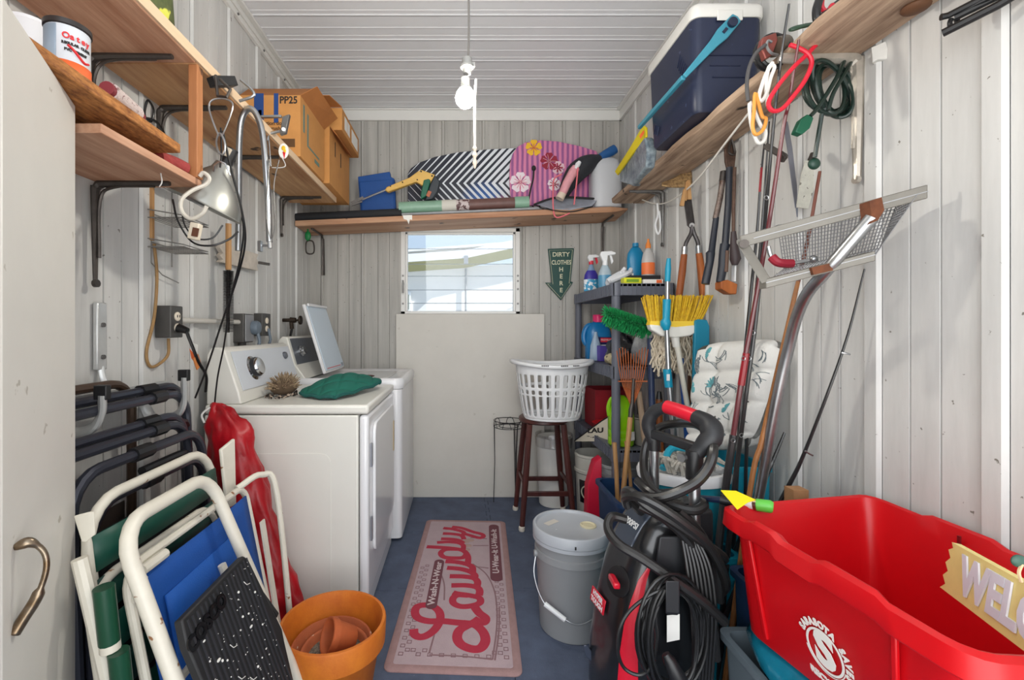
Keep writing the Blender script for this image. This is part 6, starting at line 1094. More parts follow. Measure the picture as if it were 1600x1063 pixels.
S('purple_capped_jug', 'orange jug with a purple cap behind the blue detergent jug', 'jug', *jug(c, .07, .05, .29, mat('jug_orange', (220, 150, 50), .35), mat('cap_purple', (120, 50, 140), .4), None, 1))
c = V((.895, 3.02, ZT2))
S('pale_spray', 'pale blue see-through bottle squeezed beside the detergent jug', 'bottle', ('pale_spray', B().lathe([(.036, 0), (.04, .005), (.034, .10), (.012, .17), (.010, .19)], c, 20, None, 1, .7), mat('pale_bottle', (184, 206, 228), .3, trans=.3)))
S('striped_box', 'small purple and white box leaning by the pale bottle', 'box', ('box', B().box(V((.925, 2.98, ZT2 + .05)), (.05, .04, .10), Rz(.2)), mat('box_violet', (86, 70, 160), .5)), ('white_side', B().box(V((.96, 2.97, ZT2 + .045)), (.016, .04, .09), Rz(.2)), WPAP))
def lump(c, rx, ry, rz, seed, n=26, m=14, amp=.22):
    rg = random.Random(seed); k = [(rg.randint(1, 5), rg.randint(1, 4), rg.uniform(0, 6)) for _ in range(6)]
    def fn(u, v):
        a, e = 2 * math.pi * u, math.pi * v; q = 1 + amp * sum(math.sin(x * a + p) * math.sin(y * e) for x, y, p in k) / 3
        return c + V((rx * q * math.cos(a) * math.sin(e), ry * q * math.sin(a) * math.sin(e), max(-rz * q * math.cos(e), -rz * .8)))
    return B().grid(fn, n, m)
BAGB = mat('black_bag', (26, 27, 32), .3, bump=1, bs=40)
S('black_plastic_bag', 'shiny black plastic bag slumped on the middle shelf beside the grey post', 'bag', ('black_plastic_bag', lump(V((1.01, 2.80, ZT2 + .075)), .10, .12, .09, 3, amp=.35), BAGB, dict(sharp=180)))
S('tan_rag', 'small tan rag lying at the edge of the middle shelf', 'cloth', ('tan_rag', lump(V((.905, 2.72, ZT2 + .026)), .035, .07, .032, 8, amp=.4), mat('rag_tan', (200, 186, 150), .9, spots=(90, 80, 70), ss=30, st2=.6), dict(sharp=180)))
S('clear_bag', 'crumpled grey see-through bag behind the rake on the middle shelf', 'bag', ('clear_bag', lump(V((1.08, 2.655, ZT2 + .085)), .08, .10, .10, 12, amp=.4), mat('bag_clear', (170, 172, 174), .2, var=.4, vs=20, bump=1, bs=50), dict(sharp=180)))
# lowest shelf
S('red_crate', 'dark red open crate at the far end of the lowest grey shelf', 'crate', ('red_crate', openbox(.90, 1.15, 3.05, 3.30, ZT3, .26, .008), mat('crate_red', (150, 22, 36), .45)))
S('red_basin', 'red plastic basin tilted in front of the red crate', 'basin', ('red_basin', B().lathe([(.06, 0), (.09, .05), (.11, .07), (.115, .07), (.10, .05), (.065, .008), (.001, .008)], (.955, 2.93, ZT3 + .0), 26, None, .95, .8), mat('basin_red', (196, 36, 40), .4)))
c = V((.985, 2.76, ZT3))
S('tan_container', 'tan plastic container with a red lid edge behind the painted sign', 'container', ('body', B().bx(c.x - .075, c.x + .055, c.y - .03, c.y + .05, c.z, c.z + .19), mat('tan_plastic', (206, 178, 124), .5), dict(bev=.02, seg=3)), ('panel', B().bx(c.x - .055, c.x + .035, c.y - .034, c.y - .03, c.z + .03, c.z + .15), mat('tan_pale', (220, 200, 156), .5), dict(bev=.01)), ('red_lid', B().tube(cr([c + V((-.05, .0, .185)), c + V((-.03, .0, .205)), c + V((.03, .0, .205)), c + V((.05, .0, .19))], 5), .008, 8), MC['basin_red']))
Ysn = 2.66
sux = (P(962, 690, 2.70) - P(900, 690, 3.05)).normalized()
S('painted_sign', 'small cream sign with black letters LAU propped before the tan container', 'sign', ('board', B().poly(IP((898, 690, 3.05), (901, 686, 3.04), (940, 659, 2.83), (962, 646, 2.70), (962, 690, 2.70), (940, 690, 2.83)), (.008, .003, 0)), mat('sign_cream', (222, 214, 194), .6)), ('lettering', B().text('LAU', .042, P(931, 673, 2.872) - V((.004, .002, 0)), sux, (0, 0, 1), bold=.0015, squash=2.0).text('Catch', .034, P(927, 684.5, 2.892) - V((.004, .002, 0)), sux, (0, 0, 1), bold=.0006, squash=1.8), INK), ('dark_edge', B().tube(IP((898, 689, 3.05), (940, 658, 2.83), (962, 645, 2.70)), .004, 6), INK))
c = V((.925, 2.63, ZT3))
LIME = mat('lime_plastic', (136, 196, 14), .32)
b = B().lathe([(.066, 0), (.072, .008), (.072, .045), (.069, .05), (.072, .055), (.072, .085), (.069, .09), (.072, .095), (.072, .17), (.066, .21), (.05, .25), (.032, .275), (.02, .285)], c, 30, None, 1, .75, pw=2.5)
S('lime_jug', 'lime green cleaner jug with a handle at the front of the lowest shelf', 'jug', ('body', b, LIME, dict(sharp=60)), ('handle', B().tube(cr([c + V((-.02, 0, .27)), c + V((-.055, -.005, .265)), c + V((-.072, -.005, .22)), c + V((-.068, -.005, .17))], 5), .013, 10), LIME), ('blue_label', B().box(c + V((-.055, -.047, .115)), (.03, .002, .075), Rz(-.5)), mat('label_aqua2', (40, 130, 190), .4)), ('barcode', B().box(c + V((.05, -.047, .06)), (.03, .002, .05), Rz(.45)), WPAP), ('yellow_bit', B().box(c + V((-.06, -.045, .03)), (.02, .002, .03), Rz(-.5)), YEL))
S('clear_tub', 'dull grey see-through tub beside the lime jug', 'tub', ('clear_tub', B().lathe([(.06, 0), (.075, .15), (.08, .155), (.075, .16), (.058, .01), (.001, .01)], (1.07, 2.64, ZT3), 24), mat('tub_grey', (140, 136, 130), .3)))

# ================================================================ long tools standing before the shelving
NT = mat('tub_navy', (30, 58, 96), .4)
def tub(x0, x1, y0, y1, z0, z1, r=.03, th=.006, tap=.012, lip=.012):
    def rg(pad, z, rr=r): return [V(((x0 + x1) / 2 + a, (y0 + y1) / 2 + c, z)) for a, c in rrect(x1 - x0 - 2 * pad, y1 - y0 - 2 * pad, max(rr, .006), 4)]
    return B().loft([rg(tap, z0), rg(0, z1 - .02), rg(-lip, z1 - .018), rg(-lip, z1), rg(th, z1), rg(tap + th, z0 + .01)])
S('navy_tub', 'navy blue plastic tub on the floor holding the brooms and rake', 'tub', ('navy_tub', tub(.715, 1.17, 2.04, 2.40, 0, .47, .04), NT))
BAM = mat('rake_orange', (176, 94, 50), .6, var=.3, vs=24)
Y = 2.29; hb = P(987, 632, Y); tn = B()
for i in range(12):
    u = i / 11; tx, ty = 964 + 48 * u, 552 - 5 * math.sin(u * 9) + (1 - abs(2 * u - 1)) * 0
    tn.tube(cr([hb + V(((u - .5) * .016, -.004, .0)), P(971 + 33 * u, 594, Y), P(tx, ty, Y - .012), P(tx + (u - .5) * 1, ty - 2, Y - .03)], 4), [.0026] * 9 + [.0024, .0022, .002, .0018], 5)
S('fan_rake', 'small upside-down fan rake with orange tines and a wooden handle', 'rake', ('tines', tn, BAM), ('spreader', B().bar(P(966, 596, Y - .004), P(1011, 596, Y - .004), .012, .006, (0, 0, 1)), BAM), ('socket', B().tube(IP((990, 592, Y - .01), (988, 630, Y - .01), (986, 640, Y - .01), (985, 655, Y - .01)), [.007, .009, .012, .011], 10), IRON), ('handle', B().tube(IP((985, 652, Y - .01), (980, 705, Y - .01), (975, 757, Y - .01), (966, 840, Y - .02)), .0125, 10), TANW))
for q in t_parts[[o.name for o in bpy.data.objects if o.name.startswith('fan_rake')][0]]:
    if q.name.startswith('tines'): q['kind'] = 'stuff'
S('wood_pole', 'thick pale wooden handle leaning behind the fan rake', 'pole', ('wood_pole', B().tube(IP((998, 612, 2.36), (1004, 660, 2.36), (1010, 712, 2.36), (1020, 830, 2.35)), .0145, 10), mat('pale_handle', (176, 150, 124), .6, var=.3, vs=20, st=(1, 1, .2))))
S('short_wood_stick', 'short wooden stick rising from the navy tub beside the rake handle', 'stick', ('short_wood_stick', B().tube(IP((960, 692, 2.3), (963, 735, 2.3), (966, 810, 2.3)), .011, 8), TANW)); 
S('thin_wood_stick', 'thin wooden stick leaning in the navy tub against the grey post', 'stick', ('thin_wood_stick', B().tube(IP((978, 690, 2.33), (984, 740, 2.33), (990, 820, 2.32)), .009, 8), TANW))
Y = 2.34; du = B(); rg = random.Random(2); a0, a1 = P(947, 491, Y), P(1014, 513, Y); dv = a1 - a0
for i in range(620):
    t = rg.random(); an = rg.uniform(0, 6.283); p = a0 + dv * t; n = V((.3 * math.cos(an) * .31, math.sin(an), math.cos(an))).normalized() - dv.normalized() * rg.uniform(.0, .5)
    L_ = .056 * (1 if .05 < t else .8); du.tube([p, p + n * L_ * .6 - V((0, 0, .004)), p + n * L_ - V((.004, 0, .009))], [.0055, .004, .0012], 5)
S('green_duster', 'fluffy bright green duster on a long navy pole', 'duster', ('fluff', du, mat('duster_green', (20, 160, 84), .8, var=.5, vs=60, rgb2=(8, 104, 56))), ('core', B().tube([a0, a1], .02, 10), mat('duster_core', (8, 96, 54), .8)), ('neck', B().tube(cr(IP((1012, 513, Y), (1022, 520, Y), (1022, 535, Y)), 4), .010, 8), BLACK), ('pole', B().tube(IP((1016, 528, Y), (1018, 610, Y), (1021, 700, Y), (1027, 836, Y - .02)), .0165, 12), mat('pole_navy', (42, 54, 84), .4)))
for q in bpy.data.objects:
    if q.name.startswith('fluff'): q['kind'] = 'stuff'
Y = 2.12; TQ = mat('turquoise_grip', (10, 140, 172), .4)
S('telescopic_pole', 'silver telescopic pole with turquoise grips standing in front of the broom head', 'pole', ('shaft', B().tube(IP((1043, 436, Y), (1042, 520, Y), (1045, 590, Y), (1054, 690, Y), (1062, 840, Y)), [.0105, .0105, .0125, .014, .014], 12), STEEL), ('top_grip', B().tube(IP((1045, 404, Y), (1044, 420, Y), (1043, 440, Y)), [.009, .0135, .0125], 12), TQ), ('grip', B().tube(IP((1042, 468, Y), (1041, 498, Y), (1040, 503, Y), (1040, 508, Y), (1041, 516, Y)), [.0185, .0165, .024, .024, .013], 14), TQ), ('joint', B().tube(IP((1042, 577, Y), (1045, 605, Y)), .0185, 14), TQ), ('joint_tag', B().box(P(1044, 590, Y - .019), (.014, .003, .03)), PLAST, dict(to=3)))
Y = 2.17; bt_ = B(); rg = random.Random(6)
for i in range(280):
    u = rg.random(); d = rg.uniform(-.022, .022); x0, x1 = 1015 + 75 * u, 1006 + 104 * u
    bt_.tube([P(x0, 508, Y) + V((0, d * .6, 0)), P(x0 * .45 + x1 * .55, 486, Y) + V((0, d, 0)), P(x1 + rg.uniform(-1.5, 1.5), 463 + rg.uniform(-2, 2), Y) + V((0, d * 1.3, 0))], [.0030, .0028, .0022], 4)
S('yellow_broom', 'upside-down broom with yellow bristles and a white head', 'broom', ('bristles', bt_, mat('bristle_yellow', (232, 196, 40), .6, var=.35, vs=60, rgb2=(190, 140, 20))), ('head', B().loft([[p + V((0, dy, 0)) for p in IP((1012, 507, Y), (1052, 511, Y), (1093, 507, Y), (1091, 516, Y), (1075, 525, Y), (1052, 528, Y), (1030, 525, Y), (1015, 516, Y))] for dy in (-.024, .024)]), mat('broom_white', (226, 224, 216), .4), dict(bev=.006)), ('yellow_band', B().loft([[p + V((0, dy, 0)) for p in IP((1014, 502, Y), (1091, 502, Y), (1093, 508, Y), (1052, 512, Y), (1012, 508, Y))] for dy in (-.02, .02)]), mat('band_yellow', (238, 200, 60), .5)), ('handle', B().tube(IP((1055, 526, Y), (1060, 552, Y), (1068, 600, Y), (1078, 655, Y), (1098, 822, Y + .02)), [.016, .0125, .012, .012, .012], 12), mat('handle_white', (226, 222, 208), .4)), ('socket', B().tube(IP((1054, 524, Y), (1057, 542, Y)), [.02, .0165], 12), MC['broom_white']))
for q in bpy.data.objects:
    if q.name.startswith('bristles') and q.parent and q.parent.name == 'yellow_broom': q['kind'] = 'stuff'
Y = 2.27; mp_ = B(); rg = random.Random(11)
for i in range(110):
    u = rg.random(); x = 1024 + 62 * u; L_ = rg.uniform(35, 68); dd_ = rg.uniform(-.05, .05); w_ = rg.uniform(0, 6)
    mp_.tube([P(x + 3.6 * math.sin(w_ + k * 1.7) + (x - 1052) * .12 * k / 6, 520 + L_ * k / 6, Y) + V((0, dd_, 0)) for k in range(7)], .0042, 5)
S('string_mop', 'cream string mop head hanging upside down behind the broom', 'mop', ('strings', mp_, mat('mop_cream', (232, 222, 202), .95, var=.3, vs=50, rgb2=(186, 170, 146))), ('head', B().bar(P(1030, 522, Y), P(1080, 522, Y), .05, .03), mat('mop_brown', (96, 66, 48), .6)), ('handle', B().tube(IP((1078, 520, Y), (1084, 600, Y), (1090, 680, Y), (1101, 815, Y)), .012, 10), TANW))
for q in bpy.data.objects:
    if q.name.startswith('strings'): q['kind'] = 'stuff'
S('blue_pole', 'dark blue tool pole half hidden behind the white broom handle', 'pole', ('blue_pole', B().tube(IP((1064, 560, 2.24), (1070, 640, 2.24), (1084, 815, 2.24)), .013, 10), mat('handle_deep_blue', (20, 74, 146), .4)))
S('hand_tool', 'brown wooden tool handle with a black top behind the poles', 'tool', ('grip', B().tube(IP((1030, 624, 2.38), (1030, 660, 2.38), (1033, 720, 2.38), (1036, 822, 2.36)), .017, 10), ORW), ('ferrule', B().tube(IP((1030, 612, 2.38), (1030, 626, 2.38)), [.010, .0175], 10), BLACK))
S('brown_board', 'narrow brown board standing behind the mop strings', 'board', ('brown_board', B().bar(P(1084, 560, 2.33), P(1082, 680, 2.33), .05, .02, (0, 1, 0)).bar(P(1082, 680, 2.33), P(1086, 826, 2.33), .05, .02, (0, 1, 0)), mat('brown_board', (122, 82, 58), .7, var=.3, vs=14)))
S('teal_board', 'tall teal foam board standing behind the mop and cushion', 'board', ('teal_board', B().loft([[p + V((0, dy, 0)) for p in IP((1086, 502, 2.14), (1091, 499, 2.14), (1105, 500, 2.14), (1109, 510, 2.14), (1108, 820, 2.14), (1078, 820, 2.14))] for dy in (0, .02)]), mat('teal_foam', (14, 126, 156), .5), dict(bev=.004)))
# ================================================================ cushion, teal bucket and totes
TL, TRc, BRc, BLc = P(1098, 538, 1.98), P(1238, 528, 1.60), P(1178, 702, 1.70), P(1076, 704, 1.95)
nrm = ((TRc - TL).cross(BLc - TL)).normalized()
if nrm.x > 0: nrm = -nrm
def cush(sg):
    def fn(u, v):
        p = (TL * (1 - u) + TRc * u) * (1 - v) + (BLc * (1 - u) + BRc * u) * v
        e = min(u, 1 - u, v, 1 - v); edge = min(1, e / .12); puff = math.sqrt(max(0, 1 - (1 - edge) ** 2))
        tu, tv = abs((u * 3) % 1 - .5) * 2, abs((v * 3.5) % 1 - .5) * 2; q = 1 - .35 * tu ** 5; r_ = 1 - .45 * tv ** 5 - .25 * (tu * tv) ** 3
        t = .012 + .045 * puff * q * r_
        corner = 1
        c = (TL + TRc + BLc + BRc) / 4; uu, vv = abs(u - .5) * 2, abs(v - .5) * 2; k = 1 - .10 * (uu ** 6) * (vv ** 6) * 2
        return c + (p - c) * k + nrm * t * sg
    return fn
def cushmat():
    a = mat('cushion_cloth', (222, 221, 216), .85, var=.10, vs=8, bump=.3, bs=200)
    return a
def onc(u, v, o=.003): return cush(1)(u, v) + nrm * o
pr = B(); pr2 = B(); pr3 = B(); rg = random.Random(21)
for i in range(34):                                            # printed shells and reeds
    u, v = rg.uniform(.06, .9), rg.uniform(.04, .95); 
    for k in range(rg.randint(2, 5)):
        a = rg.uniform(-.6, .6) + (i % 4) * 1.2; pr2.tube([onc(min(.98, max(.02, u + t * .10 * math.cos(a + t * .5))), min(.98, max(.02, v + t * .09 * math.sin(a + t * .5))), .0012) for t in (0, .35, .7, 1)], .0014, 4); u += .012; v += .006
for cu, cv, s in ((.34, .42, .09), (.12, .42, .06), (.25, .12, .06), (.72, .18, .05), (.60, .62, .05), (.20, .75, .05)):
    for k in range(9):
        a = k * .35 + cu * 9; pr.tube([onc(min(.98, max(.02, cu + s * t * math.cos(a) * .6)), min(.98, max(.02, cv + s * t * math.sin(a))), .0012) for t in (.15, .5, 1)], [.004, .005, .002], 4)
for k in range(16): u = .33 + .012 * k; v = .76 - .004 * k; pr3.tube([onc(u, v, .0012), onc(u + .01, v + .03, .0012)], .0022, 4)
for k in range(12): u = .02 + .014 * k; pr3.tube([onc(u, .03, .0012), onc(u + .01, .07, .0012)], .0026, 4)
cb = B().grid(cush(1), 48, 56)
cb2 = B().grid(cush(-1), 24, 28)
o = S('patio_cushion', 'white tufted patio cushion printed with sea shells leaning on the metal wall', 'cushion', ('front', cb, cushmat(), dict(sharp=180)), ('back', cb2, MC['cushion_cloth'], dict(sharp=180)), ('teal_print', pr, mat('print_teal', (96, 160, 166), .85)), ('grey_print', pr2, mat('print_grey', (110, 120, 124), .85)), ('dark_print', pr3, mat('print_dark', (74, 72, 66), .85)))
for q in t_parts[o.name][2:]: q['kind'] = 'stuff'
S('tall_teal_tote', 'tall teal plastic tote under the patio cushion behind the fishing rods', 'tote', ('tote', tub(1.0, 1.178, 1.72, 2.0, 0, .735, .02, .005, .01, .006), TEAL))
S('teal_tote', 'teal storage tote on the floor carrying the white rimmed mop bucket', 'tote', ('teal_tote', tub(.70, .985, 1.60, 1.86, 0, .452, .03, .006, .012, .008), TEAL))
bc_ = V((.845, 1.73, .455))
st_ = B(); rg = random.Random(31)
for i in range(70):
    a, r = rg.uniform(0, 6.28), .11 * math.sqrt(rg.random()); st_.tube(cr([bc_ + V((r * math.cos(a), r * .8 * math.sin(a), .27)), bc_ + V((r * math.cos(a) + R(-.02, .02), r * .8 * math.sin(a), .318)), bc_ + V((r * math.cos(a) + R(-.05, .05), r * .8 * math.sin(a) + R(-.04, .04), .30))], 3), .006, 5)
o = S('mop_bucket', 'teal oval mop bucket with a white rim holding a grey string mop', 'bucket', ('body', B().lathe([(.12, 0), (.124, .005), (.146, .25), (.138, .25), (.116, .012), (.001, .012)], bc_, 32, None, 1, .82), mat('bucket_teal', (28, 148, 168), .35)), ('rim', B().lathe([(.146, .235), (.166, .24), (.17, .262), (.164, .278), (.146, .278), (.140, .25)], bc_, 32, None, 1, .82), PLAST, dict(sharp=50)), ('mop_strings', st_, mat('mop_grey', (198, 194, 184), .95, var=.4, vs=60)), ('label', B().box(bc_ + V((-.04, -.118, .12)), (.05, .002, .07), M.Rotation(-.12, 3, 'X') @ Rz(-.3)), WPAP), ('teal_wringer', B().tube(cr([bc_ + V((-.09, -.03, .28)), bc_ + V((-.03, .03, .34)), bc_ + V((.06, .02, .33)), bc_ + V((.11, -.02, .29))], 5), .013, 8), TEAL))
for q in t_parts[o.name]:
    if q.name.startswith('mop_strings'): q['kind'] = 'stuff'
# ================================================================ grey lidded bucket
gb = V((.468, 1.935, 0)); GB = mat('bucket_grey', (146, 148, 150), .42, var=.05, vs=6); GB2 = mat('lid_grey', (176, 180, 186), .38, spots=(226, 226, 224), ss=18, st2=.74)
er = V((-.152, -.02, .315)); el = V((.150, -.06, .315))
wire = [gb + er, gb + V((-.165, -.06, .24)), gb + V((-.135, -.125, .165)), gb + V((-.06, -.165, .125))]
S('grey_bucket', 'grey lidded bucket with a wire handle standing beside the laundry mat', 'bucket', ('body', B().lathe([(.126, 0), (.130, .004), (.145, .30), (.1465, .305), (.152, .308), (.152, .335), (.1475, .338), (.148, .365), (.1535, .368), (.1535, .385), (.149, .388), (.149, .40), (.001, .40)], gb, 48), GB, dict(sharp=40)),
  ('lid', B().lathe([(.156, .385), (.160, .388), (.160, .425), (.156, .430), (.148, .430), (.144, .420), (.138, .417), (.001, .418)], gb, 48), GB2, dict(sharp=40)), ('lid_skirt', B().lathe([(.157, .372), (.1595, .372), (.1595, .386), (.157, .386)], gb, 48), GB2), ('spout_cap', B().lathe([(.034, 0), (.034, .006), (.028, .008), (.024, .004), (.001, .004)], gb + V((.075, .005, .418)), 24), mat('cream_cap', (216, 206, 172), .45), dict(to=1)), ('sticker', B().box(gb + V((-.075, .04, .4185)), (.03, .07, .0008), Rz(-.9)), mat('sticker', (206, 200, 190), .7), dict(to=1)),
  ('wire_handle', B().tube(cr(wire + [gb + V((.0, -.175, .115)), gb + V((.09, -.155, .16)), gb + V((.15, -.10, .24)), gb + el], 6), .0026, 6), STEEL), ('grip', B().tube([gb + V((-.135, -.128, .166)), gb + V((-.062, -.166, .126))], .010, 12), PLAST, dict(to=5)), ('ear', B().cyl(gb + er + V((.006, 0, 0)), gb + er + V((-.008, 0, 0)), .014, n=12), GB), ('lid_nick', B().box(gb + V((-.02, -.1602, .40)), (.006, .002, .012)), INK, dict(to=1)))
# ================================================================ pressure washer
pc2 = V((.594, 1.43, 0)); sv = V((.16, -.987, 0)); fv = V((-.987, -.16, 0)); PB = mat('washer_black', (24, 25, 28), .28, coat=.4); PBm = mat('washer_matt', (34, 35, 38), .5)
PR = mat('washer_red', (206, 18, 44), .32, coat=.3)
def pw(a, b_, z): return pc2 + sv * a + fv * b_ + V((0, 0, z))
secs = [(0.0, .135, -.16, .165), (.06, .14, -.165, .175), (.25, .135, -.155, .172), (.40, .128, -.15, .150), (.52, .118, -.145, .122), (.60, .108, -.14, .092), (.66, .098, -.135, .058), (.70, .085, -.125, .02), (.722, .06, -.11, -.03)]
rings = []
for z, a, b0, b1 in secs:
    cb_, hb_ = (b0 + b1) / 2, (b1 - b0) / 2
    rings.append([pw(math.copysign(abs(math.cos(t)) ** .55, math.cos(t)) * a, cb_ + math.copysign(abs(math.sin(t)) ** .62, math.sin(t)) * hb_, z) for t in [2 * math.pi * i / 40 for i in range(40)]])
def fb(z):                                                      # front face distance at height z
    for (z0, _, _, f0), (z1, _, _, f1) in zip(secs, secs[1:]):
        if z0 <= z <= z1: return f0 + (f1 - f0) * (z - z0) / (z1 - z0)
    return secs[-1][3]
def fa_(z):
    for (z0, f0, _, _), (z1, f1, _, _) in zip(secs, secs[1:]):
        if z0 <= z <= z1: return f0 + (f1 - f0) * (z - z0) / (z1 - z0)
    return secs[-1][1]
stripe = B(); sl_ = []
def skin(t, z, o):
    for (z0, a0_, c0__, d0), (z1, a1_, c1_, d1) in zip(secs, secs[1:]):
        if z0 <= z <= z1: q = (z - z0) / (z1 - z0); a_, c_, d_ = a0_ + (a1_ - a0_) * q, c0__ + (c1_ - c0__) * q, d0 + (d1 - d0) * q
    t = math.radians(t); return pw((a_ + o) * math.cos(t) ** .55, (c_ + d_) / 2 + ((d_ - c_) / 2 + o) * math.sin(t) ** .62, z)
for z, w0, w1 in ((.03, 24, 58), (.12, 26, 59), (.22, 29, 60), (.32, 32, 60), (.40, 34, 58), (.47, 34, 53), (.53, 32, 46), (.565, 30, 36), (.575, 29, 31)):
    ts = [w0 + (w1 - w0) * i / 5 for i in range(6)]
    sl_.append([skin(t, z, .005) for t in ts] + [skin(t, z, -.01) for t in ts[::-1]])
stripe.loft(sl_)
lt, rt = P(1022, 692, 1.546), P(1085, 717, 1.342)
tubes = [('tube', B().tube([lt + V((0, 0, .01)), V((lt.x, lt.y, .55))], .0165, 14), STEEL), ('tube', B().tube([rt + V((0, 0, .01)), V((rt.x, rt.y, .55))], .0165, 14), STEEL)]
hpth = IP((1022, 692, 1.546), (1013, 664, 1.552), (1022, 644, 1.535), (1042, 636, 1.50))
hp2_ = IP((1042, 636, 1.50), (1064, 643, 1.45), (1088, 652, 1.40))
hp3 = IP((1088, 652, 1.40), (1108, 664, 1.352), (1112, 682, 1.33), (1102, 694, 1.33), (1085, 712, 1.342))
HB = mat('handle_black', (36, 37, 40), .5)
handle = [('handle', B().tube(cr(hpth, 5), [.021, .021, .021, .021, .022, .022, .022, .022, .022, .021, .021, .021, .020, .020, .020, .020], 12), HB), ('red_grip', B().tube(cr(hp2_, 5), .0225, 14), PR), ('handle', B().tube(cr(hp3, 5), [.024, .025, .026, .027, .028, .029, .031, .032, .032, .032, .031, .031, .030, .029, .028, .027, .025, .023, .022, .022, .022][:21], 12), HB),
          ('crossbar', B().bar(P(1020, 678, 1.54), P(1092, 702, 1.35), .026, .03), HB, dict(bev=.005)), ('collar', B().tube([lt + V((0, 0, .02)), lt + V((0, 0, -.025))], .0215, 14), BLACK), ('collar', B().tube([rt + V((0, 0, .025)), rt + V((0, 0, -.06))], .024, 14), BLACK), ('bolt', B().cyl(P(1068, 715, 1.33), P(1064, 716, 1.32), .012, n=10), STEEL)]
zz = lambda px, py, y: P(px, py, y)
HOSE = mat('hose_black', (34, 33, 33), .32); CORD = mat('cord_black', (24, 24, 25), .38)
h1 = B().tube(cr(IP((985, 768, 1.36), (998, 776, 1.33), (1030, 778, 1.29), (1062, 768, 1.27), (1090, 752, 1.27), (1108, 728, 1.28), (1114, 702, 1.30), (1108, 680, 1.36), (1090, 664, 1.45), (1062, 662, 1.55), (1032, 668, 1.60), (1012, 690, 1.60), (1006, 720, 1.58), (1010, 750, 1.52), (1030, 775, 1.46), (1062, 788, 1.42)), 7), .0145, 10)
hs = [IP((996, 752, 1.42), (1014, 768, 1.36), (1046, 788, 1.32), (1082, 798, 1.30), (1100, 790, 1.31), (1092, 784, 1.34), (1070, 786, 1.36)),
      IP((1002, 800, 1.40), (978, 775, 1.36), (984, 768, 1.31), (1010, 790, 1.27), (1050, 815, 1.25), (1090, 842, 1.25), (1124, 866, 1.28), (1131, 874, 1.31), (1120, 872, 1.36)),
      IP((980, 790, 1.38), (978, 778, 1.33), (996, 776, 1.28), (1030, 792, 1.25), (1070, 820, 1.24), (1105, 850, 1.25), (1128, 890, 1.28), (1134, 915, 1.31), (1128, 925, 1.36)),
      IP((978, 812, 1.36), (956, 808, 1.36), (950, 826, 1.34), (966, 850, 1.30), (1005, 874, 1.26), (1050, 905, 1.22), (1095, 938, 1.21), (1132, 972, 1.23)),
      IP((1000, 790, 1.3), (1040, 812, 1.27), (1078, 850, 1.27), (1098, 900, 1.27), (1112, 960, 1.27), (1118, 1030, 1.28)),
      IP((1060, 800, 1.3), (1085, 822, 1.29), (1104, 850, 1.30), (1118, 880, 1.31), (1124, 940, 1.32))]
b = B()
for q in hs: b.tube(cr(q, 7), .0135, 9)
cd = B(); rg = random.Random(17)
for i in range(11):
    cx, cy, rx, ry = 1050 + rg.uniform(-4, 6), 992 + rg.uniform(-8, 10), 48 + rg.uniform(-12, 10), 82 + rg.uniform(-16, 12)
    cd.tube([P(cx + rx * math.cos(t), cy + ry * math.sin(t), 1.222 - .006 * (i % 5) + .025 * math.cos(t)) for t in [2 * math.pi * k / 30 for k in range(30)]], .0048, 7, True)
cd.tube(cr(IP((1050, 916, 1.19), (1016, 930, 1.19), (984, 955, 1.20), (968, 985, 1.20), (966, 1020, 1.20), (976, 1045, 1.20), (1000, 1055, 1.19), (1018, 1040, 1.18), (1026, 1000, 1.18), (1024, 960, 1.18), (1040, 922, 1.18)), 7), .0046, 7)
for i in range(7): x = 1074 + 6 * i; cd.tube(cr(IP((1066 + 4 * i, 842, 1.27), (x, 890, 1.245), (x + 8, 960, 1.235), (x + 10 - i, 1030, 1.24), (x + 6 - i, 1085, 1.24)), 5), .0052, 7)
kb = P(963, 885, 1.375); kn_ = (fv * .93 + sv * .35 + V((0, 0, .3))).normalized()
zk = .50; kb = pw(.045, fb(zk) + .002, zk)
zl = .40; lgc = pw(-.035, fb(zl) + .005, zl); upv = (fv * (fb(.45) - fb(.35)) + V((0, 0, .10))).normalized()
zc2 = .655; upc = (fv * (fb(.69) - fb(.62)) + V((0, 0, .07))).normalized()
wheel = lambda c: B().lathe([(.08, -.025), (.09, -.015), (.09, .015), (.08, .025)], c, 28, frame(sv)).lathe([(.05, -.03), (.05, .03)], c, 20, frame(sv))
